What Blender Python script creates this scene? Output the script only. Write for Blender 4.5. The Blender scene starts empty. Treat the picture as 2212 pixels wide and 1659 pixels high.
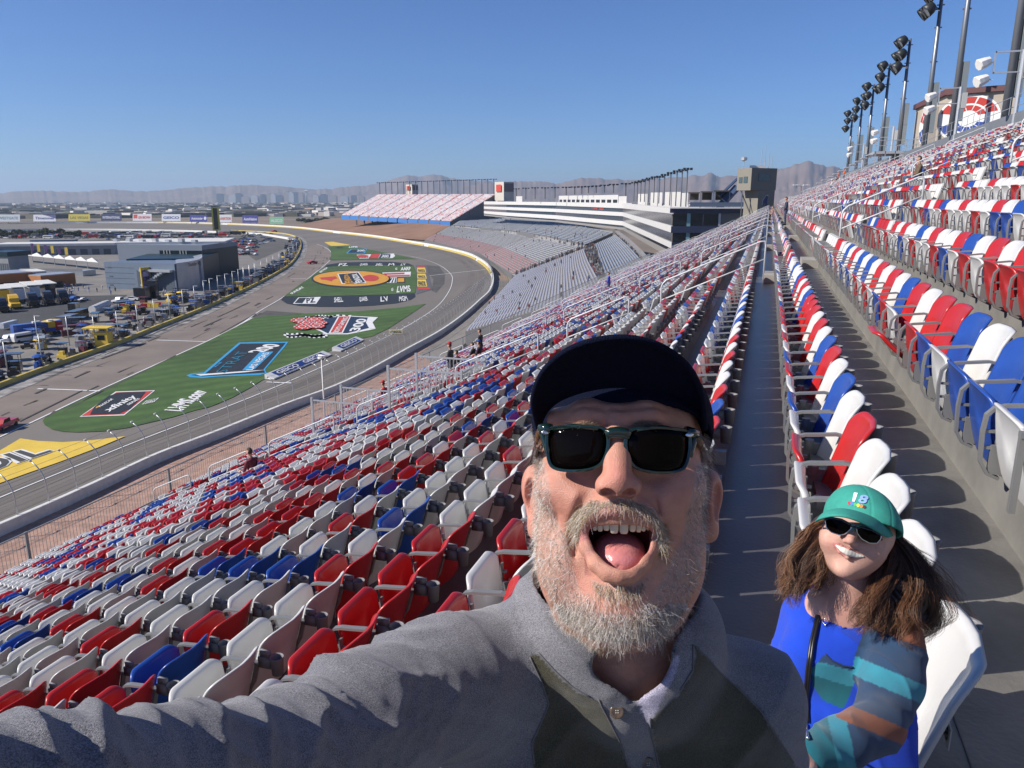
import bpy, bmesh, math, random, os
import numpy as np
from mathutils import Vector, Matrix
from math import radians, sin, cos, pi, sqrt

SC = bpy.context.scene
COL = SC.collection
random.seed(7); RNG = np.random.default_rng(7)

# ---------------------------------------------------------------- camera
PW, PH = 2212.0, 1659.0            # measuring grid used for the plan work
F, YH, VX = 1640.0, 431.0, 1663.0
PITCH = math.atan((PH/2-YH)/F)
YAW = math.atan((VX-PW/2)*cos(PITCH)/F)
FW = np.array([-sin(YAW)*cos(PITCH), cos(YAW)*cos(PITCH), -sin(PITCH)])
RT = np.array([cos(YAW), sin(YAW), 0.0]); UP = np.cross(RT, FW)
CAMW = Matrix(((RT[0], UP[0], -FW[0], 0), (RT[1], UP[1], -FW[1], 0), (RT[2], UP[2], -FW[2], 0), (0, 0, 0, 1)))
cam = bpy.data.cameras.new('camera'); camo = bpy.data.objects.new('camera', cam); COL.objects.link(camo)
cam.sensor_width = 36.0; cam.lens = 36.0*F/PW; cam.clip_start = 0.02; cam.clip_end = 60000
camo.matrix_world = CAMW; SC.camera = camo

# ---------------------------------------------------------------- sky and sun
SUN_AZ = radians(104)+YAW            # measured anticlockwise from +Y
SUN_EL = radians(36)
w = bpy.data.worlds.new('World'); SC.world = w; w.use_nodes = True
nt = w.node_tree; bg = nt.nodes['Background']
sky = nt.nodes.new('ShaderNodeTexSky'); sky.sky_type = 'NISHITA'; sky.sun_disc = False
sky.sun_elevation = SUN_EL; sky.sun_rotation = -SUN_AZ
sky.altitude = 600; sky.air_density = 1.0; sky.dust_density = 0.0; sky.ozone_density = 4.5
tint = nt.nodes.new('ShaderNodeMix'); tint.data_type = 'RGBA'; tint.blend_type = 'MULTIPLY'; tint.inputs[0].default_value = 1; tint.inputs[7].default_value = (.70, .97, 1.42, 1)
nt.links.new(sky.outputs[0], tint.inputs[6]); nt.links.new(tint.outputs[2], bg.inputs[0]); bg.inputs[1].default_value = 0.055
sl = bpy.data.lights.new('sun', 'SUN'); sl.energy = 4.6; sl.angle = radians(0.53); sl.color = (1, 0.93, 0.84)
so = bpy.data.objects.new('sun', sl); COL.objects.link(so)
sd = Vector((-sin(SUN_AZ)*cos(SUN_EL), cos(SUN_AZ)*cos(SUN_EL), sin(SUN_EL)))
so.rotation_euler = sd.to_track_quat('Z', 'Y').to_euler()
SC.view_settings.view_transform = 'Standard'; SC.view_settings.look = 'None'
SC.view_settings.exposure = 0.55; SC.view_settings.gamma = 1.0

# ---------------------------------------------------------------- plan helpers
def ray(x, y):
    return FW + RT*((x-PW/2)/F) - UP*((y-PH/2)/F)
def onz(x, y, z=-25.0):
    d = ray(x, y); return d*(z/d[2])
def onx(x, y, X):
    d = ray(x, y); return d*(X/d[0])
def Q(x, y, D):                     # point at a forward distance D
    return ray(x, y)*D
def z1(x, y): return .25*x, 403.2+.25*y
def z2(x, y): return 518.4+.2864*x, 345.6+.2864*y
def z3(x, y): return 1094.4+.27603*x, 316.8+.27603*y
def z4(x, y): return 1658.9+.25*x, .25*y
def z6(x, y): return .33852*x, 691.2+.33852*y
def z8(x, y): return 691.2+.3125*x, 720+.3125*y
def z7(x, y): return 1382.4+.3125*x, 288+.3125*y

# ---------------------------------------------------------------- materials
MATS = {}
def mat(name, col, rough=.6, metal=0.0, spec=.5, var=0.0, vscale=3.0, bump=0.0, bscale=30.0, coat=0.0, emit=None, vcol=False, sss=0.0, alpha=None, trans=0.0, stretch=None, det=6.0, col2=None):
    if name in MATS: return MATS[name]
    m = bpy.data.materials.new(name); m.use_nodes = True; t = m.node_tree; N = t.nodes; L = t.links
    b = N['Principled BSDF']; b.inputs['Roughness'].default_value = rough; b.inputs['Metallic'].default_value = metal
    b.inputs['Specular IOR Level'].default_value = spec; b.inputs['Coat Weight'].default_value = coat
    if sss: b.inputs['Subsurface Weight'].default_value = sss; b.inputs['Subsurface Radius'].default_value = (1, .35, .2); b.inputs['Subsurface Scale'].default_value = .008
    if trans: b.inputs['Transmission Weight'].default_value = trans
    src = None
    if vcol:
        a = N.new('ShaderNodeAttribute'); a.attribute_name = 'Col'; src = a.outputs['Color']
    else:
        b.inputs['Base Color'].default_value = (*col, 1)
    tc = N.new('ShaderNodeTexCoord'); mp = N.new('ShaderNodeMapping'); L.new(tc.outputs['Object'], mp.inputs[0])
    if stretch: mp.inputs['Scale'].default_value = stretch
    if var or col2:
        n = N.new('ShaderNodeTexNoise'); n.inputs['Scale'].default_value = vscale; n.inputs['Detail'].default_value = det; n.inputs['Roughness'].default_value = .62
        L.new(mp.outputs[0], n.inputs['Vector'])
        mx = N.new('ShaderNodeMix'); mx.data_type = 'RGBA'
        if col2:
            r = N.new('ShaderNodeMapRange'); r.inputs[1].default_value = .35; r.inputs[2].default_value = .65
            L.new(n.outputs[0], r.inputs[0]); L.new(r.outputs[0], mx.inputs[0])
            mx.inputs[6].default_value = (*col, 1); mx.inputs[7].default_value = (*col2, 1)
        else:
            mx.blend_type = 'MULTIPLY'; mx.inputs[0].default_value = 1.0
            r = N.new('ShaderNodeMapRange'); r.inputs[1].default_value = .3; r.inputs[2].default_value = .7; r.inputs[3].default_value = 1-var; r.inputs[4].default_value = 1+var*.6
            L.new(n.outputs[0], r.inputs[0]); L.new(r.outputs[0], mx.inputs[7])
            if src is not None: L.new(src, mx.inputs[6])
            else: mx.inputs[6].default_value = (*col, 1)
        src = mx.outputs[2]
    if src is not None: L.new(src, b.inputs['Base Color'])
    if bump:
        n2 = N.new('ShaderNodeTexNoise'); n2.inputs['Scale'].default_value = bscale; n2.inputs['Detail'].default_value = 4
        L.new(mp.outputs[0], n2.inputs['Vector'])
        bp = N.new('ShaderNodeBump'); bp.inputs['Strength'].default_value = bump; bp.inputs['Distance'].default_value = .01
        L.new(n2.outputs[0], bp.inputs['Height']); L.new(bp.outputs[0], b.inputs['Normal'])
    if emit: b.inputs['Emission Color'].default_value = (*emit, 1); b.inputs['Emission Strength'].default_value = 1
    MATS[name] = m; return m

# ---------------------------------------------------------------- objects
def tag(o, label=None, cat=None, group=None, kind=None):
    if label: o['label'] = label
    if cat: o['category'] = cat
    if group: o['group'] = group
    if kind: o['kind'] = kind
    return o
def empty(name, loc=(0, 0, 0), rz=0.0, label=None, cat=None, group=None, kind=None):
    o = bpy.data.objects.new(name, None); COL.objects.link(o); o.empty_display_size = .2
    o.location = loc; o.rotation_euler = (0, 0, rz); return tag(o, label, cat, group, kind)
class MB:
    def __init__(s): s.v = []; s.f = []; s.m = []
    def add(s, vs, fs, mi=0):
        b = len(s.v); s.v += [tuple(map(float, p)) for p in vs]; s.f += [tuple(b+i for i in f) for f in fs]; s.m += [mi]*len(fs)
    def box(s, x0, x1, y0, y1, z0, z1, mi=0):
        s.add([(x, y, z) for z in (z0, z1) for y in (y0, y1) for x in (x0, x1)], [(0, 2, 3, 1), (4, 5, 7, 6), (0, 1, 5, 4), (2, 6, 7, 3), (0, 4, 6, 2), (1, 3, 7, 5)], mi)
    def obox(s, c, ax, ay, az, mi=0):       # centre and three half-axes
        c, ax, ay, az = map(np.array, (c, ax, ay, az))
        s.add([c+i*ax+j*ay+k*az for k in (-1, 1) for j in (-1, 1) for i in (-1, 1)], [(0, 2, 3, 1), (4, 5, 7, 6), (0, 1, 5, 4), (2, 6, 7, 3), (0, 4, 6, 2), (1, 3, 7, 5)], mi)
    def prism(s, poly, z0, z1, mi=0):        # plan polygon extruded upward; z0,z1 numbers or per-vertex lists
        n = len(poly); a = z0 if hasattr(z0, '__len__') else [z0]*n; b = z1 if hasattr(z1, '__len__') else [z1]*n
        ar = sum(poly[i][0]*poly[(i+1) % n][1]-poly[(i+1) % n][0]*poly[i][1] for i in range(n))
        if ar < 0: poly = poly[::-1]; a = a[::-1]; b = b[::-1]
        vs = [(p[0], p[1], h) for p, h in zip(poly, a)]+[(p[0], p[1], h) for p, h in zip(poly, b)]
        s.add(vs, [tuple(range(n))[::-1], tuple(range(n, 2*n))]+[(i, (i+1) % n, n+(i+1) % n, n+i) for i in range(n)], mi)
    def tube(s, pts, r, n=6, mi=0, r2=None, cap=True):
        pts = [np.array(p, float) for p in pts]; k = len(pts); rr = [r]*k if r2 is None else [r+(r2-r)*i/(k-1) for i in range(k)]
        if hasattr(r, '__len__'): rr = list(r)
        vs = []; ref = None
        for i, p in enumerate(pts):
            t = pts[min(i+1, k-1)]-pts[max(i-1, 0)]; t = t/(np.linalg.norm(t)+1e-12)
            if ref is None:
                ref = np.array([0, 0, 1.]) if abs(t[2]) < .9 else np.array([1., 0, 0])
            a = np.cross(t, ref); a /= np.linalg.norm(a)+1e-12; b = np.cross(a, t); ref = b
            for j in range(n):
                q = 2*pi*j/n; vs.append(p+rr[i]*(cos(q)*a+sin(q)*b))
        fs = [(i*n+j, i*n+(j+1) % n, (i+1)*n+(j+1) % n, (i+1)*n+j) for i in range(k-1) for j in range(n)]
        if cap: fs += [tuple(range(n))[::-1], tuple(range((k-1)*n, k*n))]
        s.add(vs, fs, mi)
    def lathe(s, prof, c, n=12, mi=0, axis=None):
        c = np.array(c, float); vs = []
        for r, z in prof:
            for j in range(n): q = 2*pi*j/n; vs.append(c+np.array([r*cos(q), r*sin(q), z]))
        k = len(prof)
        s.add(vs, [(i*n+j, i*n+(j+1) % n, (i+1)*n+(j+1) % n, (i+1)*n+j) for i in range(k-1) for j in range(n)]+[tuple(range(n))[::-1], tuple(range((k-1)*n, k*n))], mi)
    def sheet(s, poly, z, mi=0):
        s.add([(p[0], p[1], z) for p in poly], [tuple(range(len(poly)))], mi)
    def mesh(s, name, mats, smooth=False):
        me = bpy.data.meshes.new(name); me.from_pydata(s.v, [], s.f)
        for m in mats: me.materials.append(m)
        if len(mats) > 1: me.polygons.foreach_set('material_index', s.m)
        if smooth: me.polygons.foreach_set('use_smooth', [True]*len(s.f))
        me.update(); return me
    def build(s, name, mats, parent=None, smooth=False, label=None, cat=None, group=None, kind=None, loc=None, rz=0.0):
        if not isinstance(mats, (list, tuple)): mats = [mats]
        o = bpy.data.objects.new(name, s.mesh(name, mats, smooth)); COL.objects.link(o)
        if parent is not None: o.parent = parent
        if loc is not None: o.location = loc; o.rotation_euler = (0, 0, rz)
        return tag(o, label, cat, group, kind)
def inst(name, me, parent=None, loc=None, **k):
    o = bpy.data.objects.new(name, me); COL.objects.link(o)
    if parent is not None: o.parent = parent
    if loc is not None: o.location = loc
    return tag(o, **k)
def np_mesh(name, V, Fq, mats, mi=None, smooth=True, col=None):
    me = bpy.data.meshes.new(name); V = np.asarray(V, np.float32); Fq = np.asarray(Fq, np.int32)
    nf, k = Fq.shape
    me.vertices.add(len(V)); me.vertices.foreach_set('co', V.ravel()); me.loops.add(nf*k); me.polygons.add(nf)
    me.loops.foreach_set('vertex_index', Fq.ravel()); me.polygons.foreach_set('loop_start', np.arange(nf, dtype=np.int32)*k)
    for m in mats: me.materials.append(m)
    if mi is not None: me.polygons.foreach_set('material_index', np.asarray(mi, np.int32))
    me.polygons.foreach_set('use_smooth', np.full(nf, smooth)); me.update(calc_edges=True)
    if col is not None:
        a = me.color_attributes.new('Col', 'FLOAT_COLOR', 'POINT')
        c4 = np.ones((len(V), 4), np.float32); c4[:, :3] = col; a.data.foreach_set('color', c4.ravel())
    return me
def copy_tree(o, parent=None):
    c = o.copy(); COL.objects.link(c)
    if parent is not None: c.parent = parent
    for ch in list(o.children): copy_tree(ch, c)
    return c
ORD = 'first second third fourth fifth sixth seventh eighth ninth tenth eleventh twelfth thirteenth fourteenth fifteenth sixteenth seventeenth eighteenth nineteenth twentieth'.split()
TENS = {2: 'twenty', 3: 'thirty', 4: 'forty', 5: 'fifty', 6: 'sixty', 7: 'seventy', 8: 'eighty', 9: 'ninety'}
def ordn(i):
    if i <= 20: return ORD[i-1]
    t, u = divmod(i, 10); return (TENS[t]+'-'+ORD[u-1]) if u else TENS[t][:-1]+'ieth'

# text laid over a quad of 3D points (reading direction a->b, up a->d)
TXT = {}
def text_mesh(s, bold=0.0, sp=1.0):
    key = (s, bold, sp)
    if key in TXT: return TXT[key]
    cu = bpy.data.curves.new('t', 'FONT'); cu.body = s; cu.offset = bold; cu.space_character = sp; cu.resolution_u = 3; cu.fill_mode = 'FRONT'
    o = bpy.data.objects.new('t', cu); COL.objects.link(o); dg = bpy.context.evaluated_depsgraph_get(); dg.update()
    me = bpy.data.meshes.new_from_object(o.evaluated_get(dg))
    V = [tuple(v.co[:2]) for v in me.vertices]; Fs = [tuple(p.vertices) for p in me.polygons]
    bpy.data.objects.remove(o); bpy.data.meshes.remove(me)
    xs = [v[0] for v in V]; ys = [v[1] for v in V]; x0, x1, y0, y1 = min(xs), max(xs), min(ys), max(ys)
    TXT[key] = ([((x-x0)/(x1-x0), (y-y0)/(y1-y0)) for x, y in V], Fs); return TXT[key]
def text_quad(mb, s, a, b, c, d, mi=0, lift=(0, 0, 0), bold=0.01, sp=1.0):
    V, Fs = text_mesh(s, bold, sp); a, b, c, d = [np.array(p, float) for p in (a, b, c, d)]; L = np.array(lift)
    mb.add([a*(1-u)*(1-v)+b*u*(1-v)+c*u*v+d*(1-u)*v+L for u, v in V], Fs, mi)
# ---------------------------------------------------------------- implicit modelling in camera-aligned metres (x right, y up, z = distance ahead)
def K(px, py, d): return np.array([(px-PW/2)/F*d, -(py-PH/2)/F*d, d])
class Fld:
    def __init__(s, lo, hi, h):
        s.lo = np.array(lo, float); s.h = h; s.n = np.ceil((np.array(hi)-s.lo)/h).astype(int)+1
        s.v = np.full(s.n, .05, np.float32); s.ax = [(s.lo[i]+h*np.arange(s.n[i])).astype(np.float32) for i in range(3)]
    def win(s, lo, hi):
        a = np.clip(np.floor((np.array(lo)-s.lo)/s.h).astype(int), 0, s.n); b = np.clip(np.ceil((np.array(hi)-s.lo)/s.h).astype(int)+1, 0, s.n)
        sl = tuple(slice(a[i], b[i]) for i in range(3))
        X, Y, Z = np.meshgrid(*[s.ax[i][sl[i]] for i in range(3)], indexing='ij', sparse=True); return sl, X, Y, Z
    def comb(s, sl, d, k, mode):
        a = s.v[sl]
        if d.size == 0: return
        if mode == 'u':
            if k > 0: hh = np.maximum(k-np.abs(a-d), 0)/k; s.v[sl] = np.minimum(a, d)-hh*hh*k*.25
            else: s.v[sl] = np.minimum(a, d)
        else:
            d = -d
            if k > 0: hh = np.maximum(k-np.abs(a-d), 0)/k; s.v[sl] = np.maximum(a, d)+hh*hh*k*.25
            else: s.v[sl] = np.maximum(a, d)
    def ell(s, c, r, k=.01, mode='u', R=None):
        c = np.array(c, float); r = np.array(r, float); m = (max(r) if R is not None else r)+k+.02
        sl, X, Y, Z = s.win(c-m, c+m); X = X-c[0]; Y = Y-c[1]; Z = Z-c[2]
        if R is not None: X, Y, Z = [R[0][i]*X+R[1][i]*Y+R[2][i]*Z for i in range(3)]
        k0 = np.sqrt((X/r[0])**2+(Y/r[1])**2+(Z/r[2])**2); k1 = np.sqrt((X/r[0]**2)**2+(Y/r[1]**2)**2+(Z/r[2]**2)**2)+1e-9
        s.comb(sl, (k0*(k0-1)/k1).astype(np.float32), k, mode)
    def cap(s, a, b, ra, rb=None, k=.01, mode='u'):
        a = np.array(a, float); b = np.array(b, float); rb = ra if rb is None else rb; m = max(ra, rb)+k+.02
        sl, X, Y, Z = s.win(np.minimum(a, b)-m, np.maximum(a, b)+m); ab = b-a; L = ab@ab
        t = np.clip(((X-a[0])*ab[0]+(Y-a[1])*ab[1]+(Z-a[2])*ab[2])/L, 0, 1)
        d = np.sqrt((X-a[0]-t*ab[0])**2+(Y-a[1]-t*ab[1])**2+(Z-a[2]-t*ab[2])**2)-(ra+(rb-ra)*t)
        s.comb(sl, d.astype(np.float32), k, mode)
    def chain(s, pts, rs, k=.01, mode='u'):
        for i in range(len(pts)-1): s.cap(pts[i], pts[i+1], rs[i], rs[i+1], k, mode)
    def bump(s, c, r, amp):           # push the surface out (amp>0) round a point
        c = np.array(c, float); r = np.array(r, float)*np.ones(3); sl, X, Y, Z = s.win(c-r*2.5, c+r*2.5)
        s.v[sl] -= (amp*np.exp(-(((X-c[0])/r[0])**2+((Y-c[1])/r[1])**2+((Z-c[2])/r[2])**2))).astype(np.float32)
    def groove(s, pts, r, amp):       # crease along a polyline (amp<0 cuts in)
        pts = [np.array(p, float) for p in pts]; lo = np.min(pts, 0)-r*2.5; hi = np.max(pts, 0)+r*2.5
        sl, X, Y, Z = s.win(lo, hi); best = None
        for a, b in zip(pts[:-1], pts[1:]):
            ab = b-a; t = np.clip(((X-a[0])*ab[0]+(Y-a[1])*ab[1]+(Z-a[2])*ab[2])/(ab@ab), 0, 1)
            q = (X-a[0]-t*ab[0])**2+(Y-a[1]-t*ab[1])**2+(Z-a[2]-t*ab[2])**2
            best = q if best is None else np.minimum(best, q)
        s.v[sl] -= (amp*np.exp(-best/(r*r))).astype(np.float32)
    def mesh(s):
        v = s.v; ins = v < 0; c = [slice(0, -1), slice(1, None)]
        corners = [(i, j, k) for i in (0, 1) for j in (0, 1) for k in (0, 1)]
        cnt = sum(ins[c[i], c[j], c[k]].astype(np.int8) for i, j, k in corners); act = (cnt > 0) & (cnt < 8)
        I = np.argwhere(act); idx = np.full(act.shape, -1, np.int32); idx[act] = np.arange(len(I))
        val = {q: v[I[:, 0]+q[0], I[:, 1]+q[1], I[:, 2]+q[2]] for q in corners}
        S = np.zeros((len(I), 3)); W = np.zeros(len(I))
        for q in corners:
            for ax in range(3):
                if q[ax] == 1: continue
                p = list(q); p[ax] = 1; p = tuple(p); a, b = val[q], val[p]; x = (a < 0) != (b < 0)
                t = np.where(x, a/np.where(x, a-b, 1), 0); e = np.array(q, float)[None].repeat(len(I), 0); e[:, ax] += t
                S += e*x[:, None]; W += x
        V = s.lo+s.h*(I+S/W[:, None]); Q4 = []
        for ax in range(3):
            o = [a for a in range(3) if a != ax]
            sA = [slice(None)]*3; sB = [slice(None)]*3; sA[ax] = slice(0, -1); sB[ax] = slice(1, None)
            x = ins[tuple(sA)] != ins[tuple(sB)]; P = np.argwhere(x); ok = (P[:, o[0]] > 0) & (P[:, o[1]] > 0) & (P[:, o[0]] < s.n[o[0]]-1) & (P[:, o[1]] < s.n[o[1]]-1); P = P[ok]
            fl = ins[tuple(P.T)]
            def at(d0, d1):
                Z_ = P.copy(); Z_[:, o[0]] += d0; Z_[:, o[1]] += d1; return idx[tuple(Z_.T)]
            q = np.stack([at(-1, -1), at(0, -1), at(0, 0), at(-1, 0)], 1)
            if ax == 1: q = q[:, ::-1]
            q = np.where(fl[:, None], q, q[:, ::-1]); Q4.append(q)
        Q4 = np.concatenate(Q4); c0 = V.mean(0)
        a, b, c_, d = [V[Q4[:, i]]-c0 for i in range(4)]
        if np.einsum('ij,ij->', np.cross(b-a, c_-a), a+c_) > 0: Q4 = Q4[:, ::-1].copy()
        return V, Q4
def normals(V, Fq):
    N = np.zeros_like(V); n = np.cross(V[Fq[:, 2]]-V[Fq[:, 0]], V[Fq[:, 3]]-V[Fq[:, 1]])
    for i in range(4): np.add.at(N, Fq[:, i], n)
    return -N/(np.linalg.norm(N, axis=1)[:, None]+1e-12)
def to_world(V): V = np.asarray(V, float); return V[:, 0:1]*RT+V[:, 1:2]*UP+V[:, 2:3]*FW
def pix(V): return PW/2+F*V[:, 0]/V[:, 2], PH/2-F*V[:, 1]/V[:, 2]
def inpoly(x, y, poly):
    r = np.zeros(len(x), bool); n = len(poly)
    for i in range(n):
        (ax, ay), (bx, by) = poly[i], poly[(i+1) % n]
        c = ((ay > y) != (by > y)) & (x < (bx-ax)*(y-ay)/((by-ay) if by != ay else 1e-9)+ax); r ^= c
    return r
def lerp(a, b, t): return a+(b-a)*t
def sm(x, a, b): t = np.clip((x-a)/(b-a), 0, 1); return t*t*(3-2*t)
def camobj(name, V, Fq, mats, parent, col=None, smooth=True, mi=None):     # mesh given in camera-aligned metres -> object in world metres
    me = np_mesh(name, to_world(V), Fq, mats, mi, smooth, col); o = bpy.data.objects.new(name, me); COL.objects.link(o)
    if parent is not None: o.parent = parent
    return o
def fnoise(V, s, seed=0):                       # cheap smooth noise from sines
    r = np.random.default_rng(seed); o = 0
    for i in range(6):
        k = r.normal(size=3)*s*(1+.5*i); o = o+np.sin(V@k+r.uniform(0, 6.3))/(1+.4*i)
    return o/3.0
# ================================================================ the grandstand we stand in
RUN, RISE, SP = .82, .37, .5
def XB(n): return .55+RUN*n          # seat back top
def ZF(n): return -1.93+RISE*n       # tread level
def XR(n): return XB(n-1)-.19        # riser between tread n-1 and tread n
N0, N1 = -26, 13
Y0, Y1 = -9.0, 152.0
conc = mat('stand_concrete', (.175, .168, .155), .42, var=.42, vscale=2.2, bump=.25, bscale=60, det=9, spec=.5)
conc_d = mat('stand_riser', (.20, .195, .18), .8, var=.25, vscale=2.0)
galv = mat('galvanised_steel', (.52, .53, .54), .42, metal=.55, var=.12, vscale=20)
white_rail = mat('white_rail_paint', (.55, .56, .57), .35, spec=.5)
grey_cast = mat('grey_cast_frame', (.21, .21, .207), .45, metal=.25)
cup_m = mat('grey_cup_plastic', (.19, .19, .20), .5)
plateM = mat('number_plate', (.38, .40, .42), .4, metal=.4); ink = mat('black_ink', (.02, .02, .02), .6)
seatM = {'W': mat('white_seat_plastic', (.56, .555, .535), .30, var=.05, vscale=5, spec=.5), 'R': mat('red_seat_plastic', (.42, .018, .018), .30, var=.14, vscale=4, spec=.5), 'B': mat('blue_seat_plastic', (.018, .065, .30), .30, var=.14, vscale=4, spec=.5)}

def build_stand():
    st = empty('grandstand', (0, 60, -25), 0, 'long concrete grandstand tier carrying the red, white and blue seats around the man', 'grandstand')
    mb = MB()
    for n in range(N0, N1+2):
        x0, x1 = XR(n), XR(n+1); z = ZF(n)-(0, 60, -25)[2]
        mb.add([(x0, Y0-60, z), (x1, Y0-60, z), (x1, Y1-60, z), (x0, Y1-60, z)], [(0, 1, 2, 3)], 2 if n <= 0 else 0)
        mb.add([(x1, Y0-60, z), (x1, Y1-60, z), (x1, Y1-60, z+RISE), (x1, Y0-60, z+RISE)], [(0, 1, 2, 3)], 1)
    # closed underside
    xa, za, xb, zb = XR(N0), ZF(N0)+25, XR(N1+2), ZF(N1+2)+25
    for y, fl in ((Y0-60, 0), (Y1-60, 1)):
        vs = [(xa, y, -3), (xb, y, -3), (xb, y, zb)]
        for n in range(N1+1, N0-1, -1): vs += [(XR(n+1), y, ZF(n)+25), (XR(n), y, ZF(n)+25)]
        mb.add(vs, [tuple(range(len(vs)))[::(1 if fl else -1)]], 1)
    mb.add([(xb, Y0-60, -3), (xb, Y1-60, -3), (xb, Y1-60, zb), (xb, Y0-60, zb)], [(0, 1, 2, 3)], 1)
    mb.build('terrace', [conc, conc_d, mat('coated_shaded_tread', (.085, .082, .088), .33, var=.3, vscale=1.3, bump=.15, bscale=40, det=9)], st)  # dark coat on the lower treads, walkway shade put into its colour too
    # joint lines across the treads
    mb = MB()
    for n in (-1, 0, 1):
        for x in (XR(n)+.30,):
            mb.box(x-.0018, x+.0018, Y0-60+.1, 60, ZF(n)+25.0005, ZF(n)+25.004)
    mb.build('tread_joint', mat('joint_seal', (.14, .135, .125), .9), st)
    # front barrier wall and the wall at the back
    mb = MB(); xw = XR(N0); zt = ZF(N0)+25; mb.box(xw-.25, xw, Y0-60, Y1-60, -1, zt+.12); mb.build('front_wall', conc, st)
    return st

# ---------------------------------------------------------------- the folding seat
def seat_shapes():
    """returns dict part -> (verts, faces) in seat space: sitter looks to -X, floor at z 0, back top at (0, z .82)"""
    out = {}
    def shell(rows, closed=True):
        pass
    # backrest: superellipse outline in (y,z), concave towards the sitter, rolled rim
    def pad(w, h, zc, n_=44, rings=(0, .45, .8, .90, .96, 1.0), px=.28):
        V = []; R_ = []; out_ = []; rt, rb = .085, .045
        for cx, cz, rr_, a0 in ((w-rt, h-rt, rt, 0), (-w+rt, h-rt, rt, pi/2), (-w+rb, -h+rb, rb, pi), (w-rb, -h+rb, rb, 1.5*pi)):
            for q in range(9): a = a0+q*pi/16; out_.append((cx+rr_*cos(a), cz+rr_*sin(a)))
            nx = {0: ((-w+rt)*.0, h), 1: (-w, 0), 2: (0, -h), 3: (w, 0)}[int(round(a0/(pi/2)))]
            out_ += [((out_[-1][0]+nx[0])/2, (out_[-1][1]+nx[1])/2) if True else nx, nx]
        n_ = len(out_)
        for side in (0, 1):
            for r in rings:
                for i in range(n_):
                    y, z = out_[i][0]*r, out_[i][1]*r; R_.append((side, r)); V.append((y, zc+z))
        return V, R_, n_, len(rings)
    W2, H2 = .232, .30; V, R_, n_, k = pad(W2, H2, .52)
    P = []
    for (y, z), (side, r) in zip(V, R_):
        t = (z-.22)/.60; x = -.165+.165*t**1.1                       # recline: top leans back
        x += .050*(y/W2)**2*-1+.040                                    # wraps forward at the sides
        rim = .020*max(0, r-.86)/.14 if r > .86 else 0
        th = .013
        if side == 0: x += -th/2-rim*.9 if r < 1 else -.010
        else: x += th/2-rim*.2 if r < 1 else .004
        if z > .72: x += .018*((z-.72)/.10)**2
        P.append((x, y, z))
    Fs = []
    for side in (0, 1):
        b = side*k*n_
        Fs.append(tuple(b+i for i in range(n_))[::(1 if side else -1)])
        for r in range(k-1):
            for i in range(n_):
                j = (i+1) % n_; q = (b+r*n_+i, b+r*n_+j, b+(r+1)*n_+j, b+(r+1)*n_+i); Fs.append(q if side == 0 else q[::-1])
    for i in range(n_): j = (i+1) % n_; a0 = (k-1)*n_; b0 = (2*k-1)*n_; Fs.append((a0+i, a0+j, b0+j, b0+i))
    out['backrest'] = (P, Fs)
    # folded seat pan, nearly upright, front lip rolled forward at the top
    V, R_, n_, k = pad(.222, .205, .475); P = []
    for (y, z), (side, r) in zip(V, R_):
        t = (z-.26)/.43; x = -.215-.085*t-.02*sin(pi*t)
        lip = max(0, t-.82)/.18; x -= .045*lip**2; z -= .012*lip
        th = .016; x += (-th if side == 0 else th)*(1 if r < 1 else .35)
        if side == 1 and r < .9: x -= .012*(1-(y/.2)**2)
        P.append((x, y, z))
    Fs = []
    for side in (0, 1):
        b = side*k*n_; Fs.append(tuple(b+i for i in range(n_))[::(1 if side else -1)])
        for r in range(k-1):
            for i in range(n_):
                j = (i+1) % n_; q = (b+r*n_+i, b+r*n_+j, b+(r+1)*n_+j, b+(r+1)*n_+i); Fs.append(q if side == 0 else q[::-1])
    for i in range(n_): j = (i+1) % n_; a0 = (k-1)*n_; b0 = (2*k-1)*n_; Fs.append((a0+i, a0+j, b0+j, b0+i))
    out['seat_pan'] = (P, Fs)
    # opened pan (someone left it down)
    out['open_pan'] = ([(-.19+(x+.215)*.80-(z-.28)*.60, y, .30+(x+.215)*.60+(z-.28)*.80) for x, y, z in P], Fs)
    return out
SH = seat_shapes()
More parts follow.
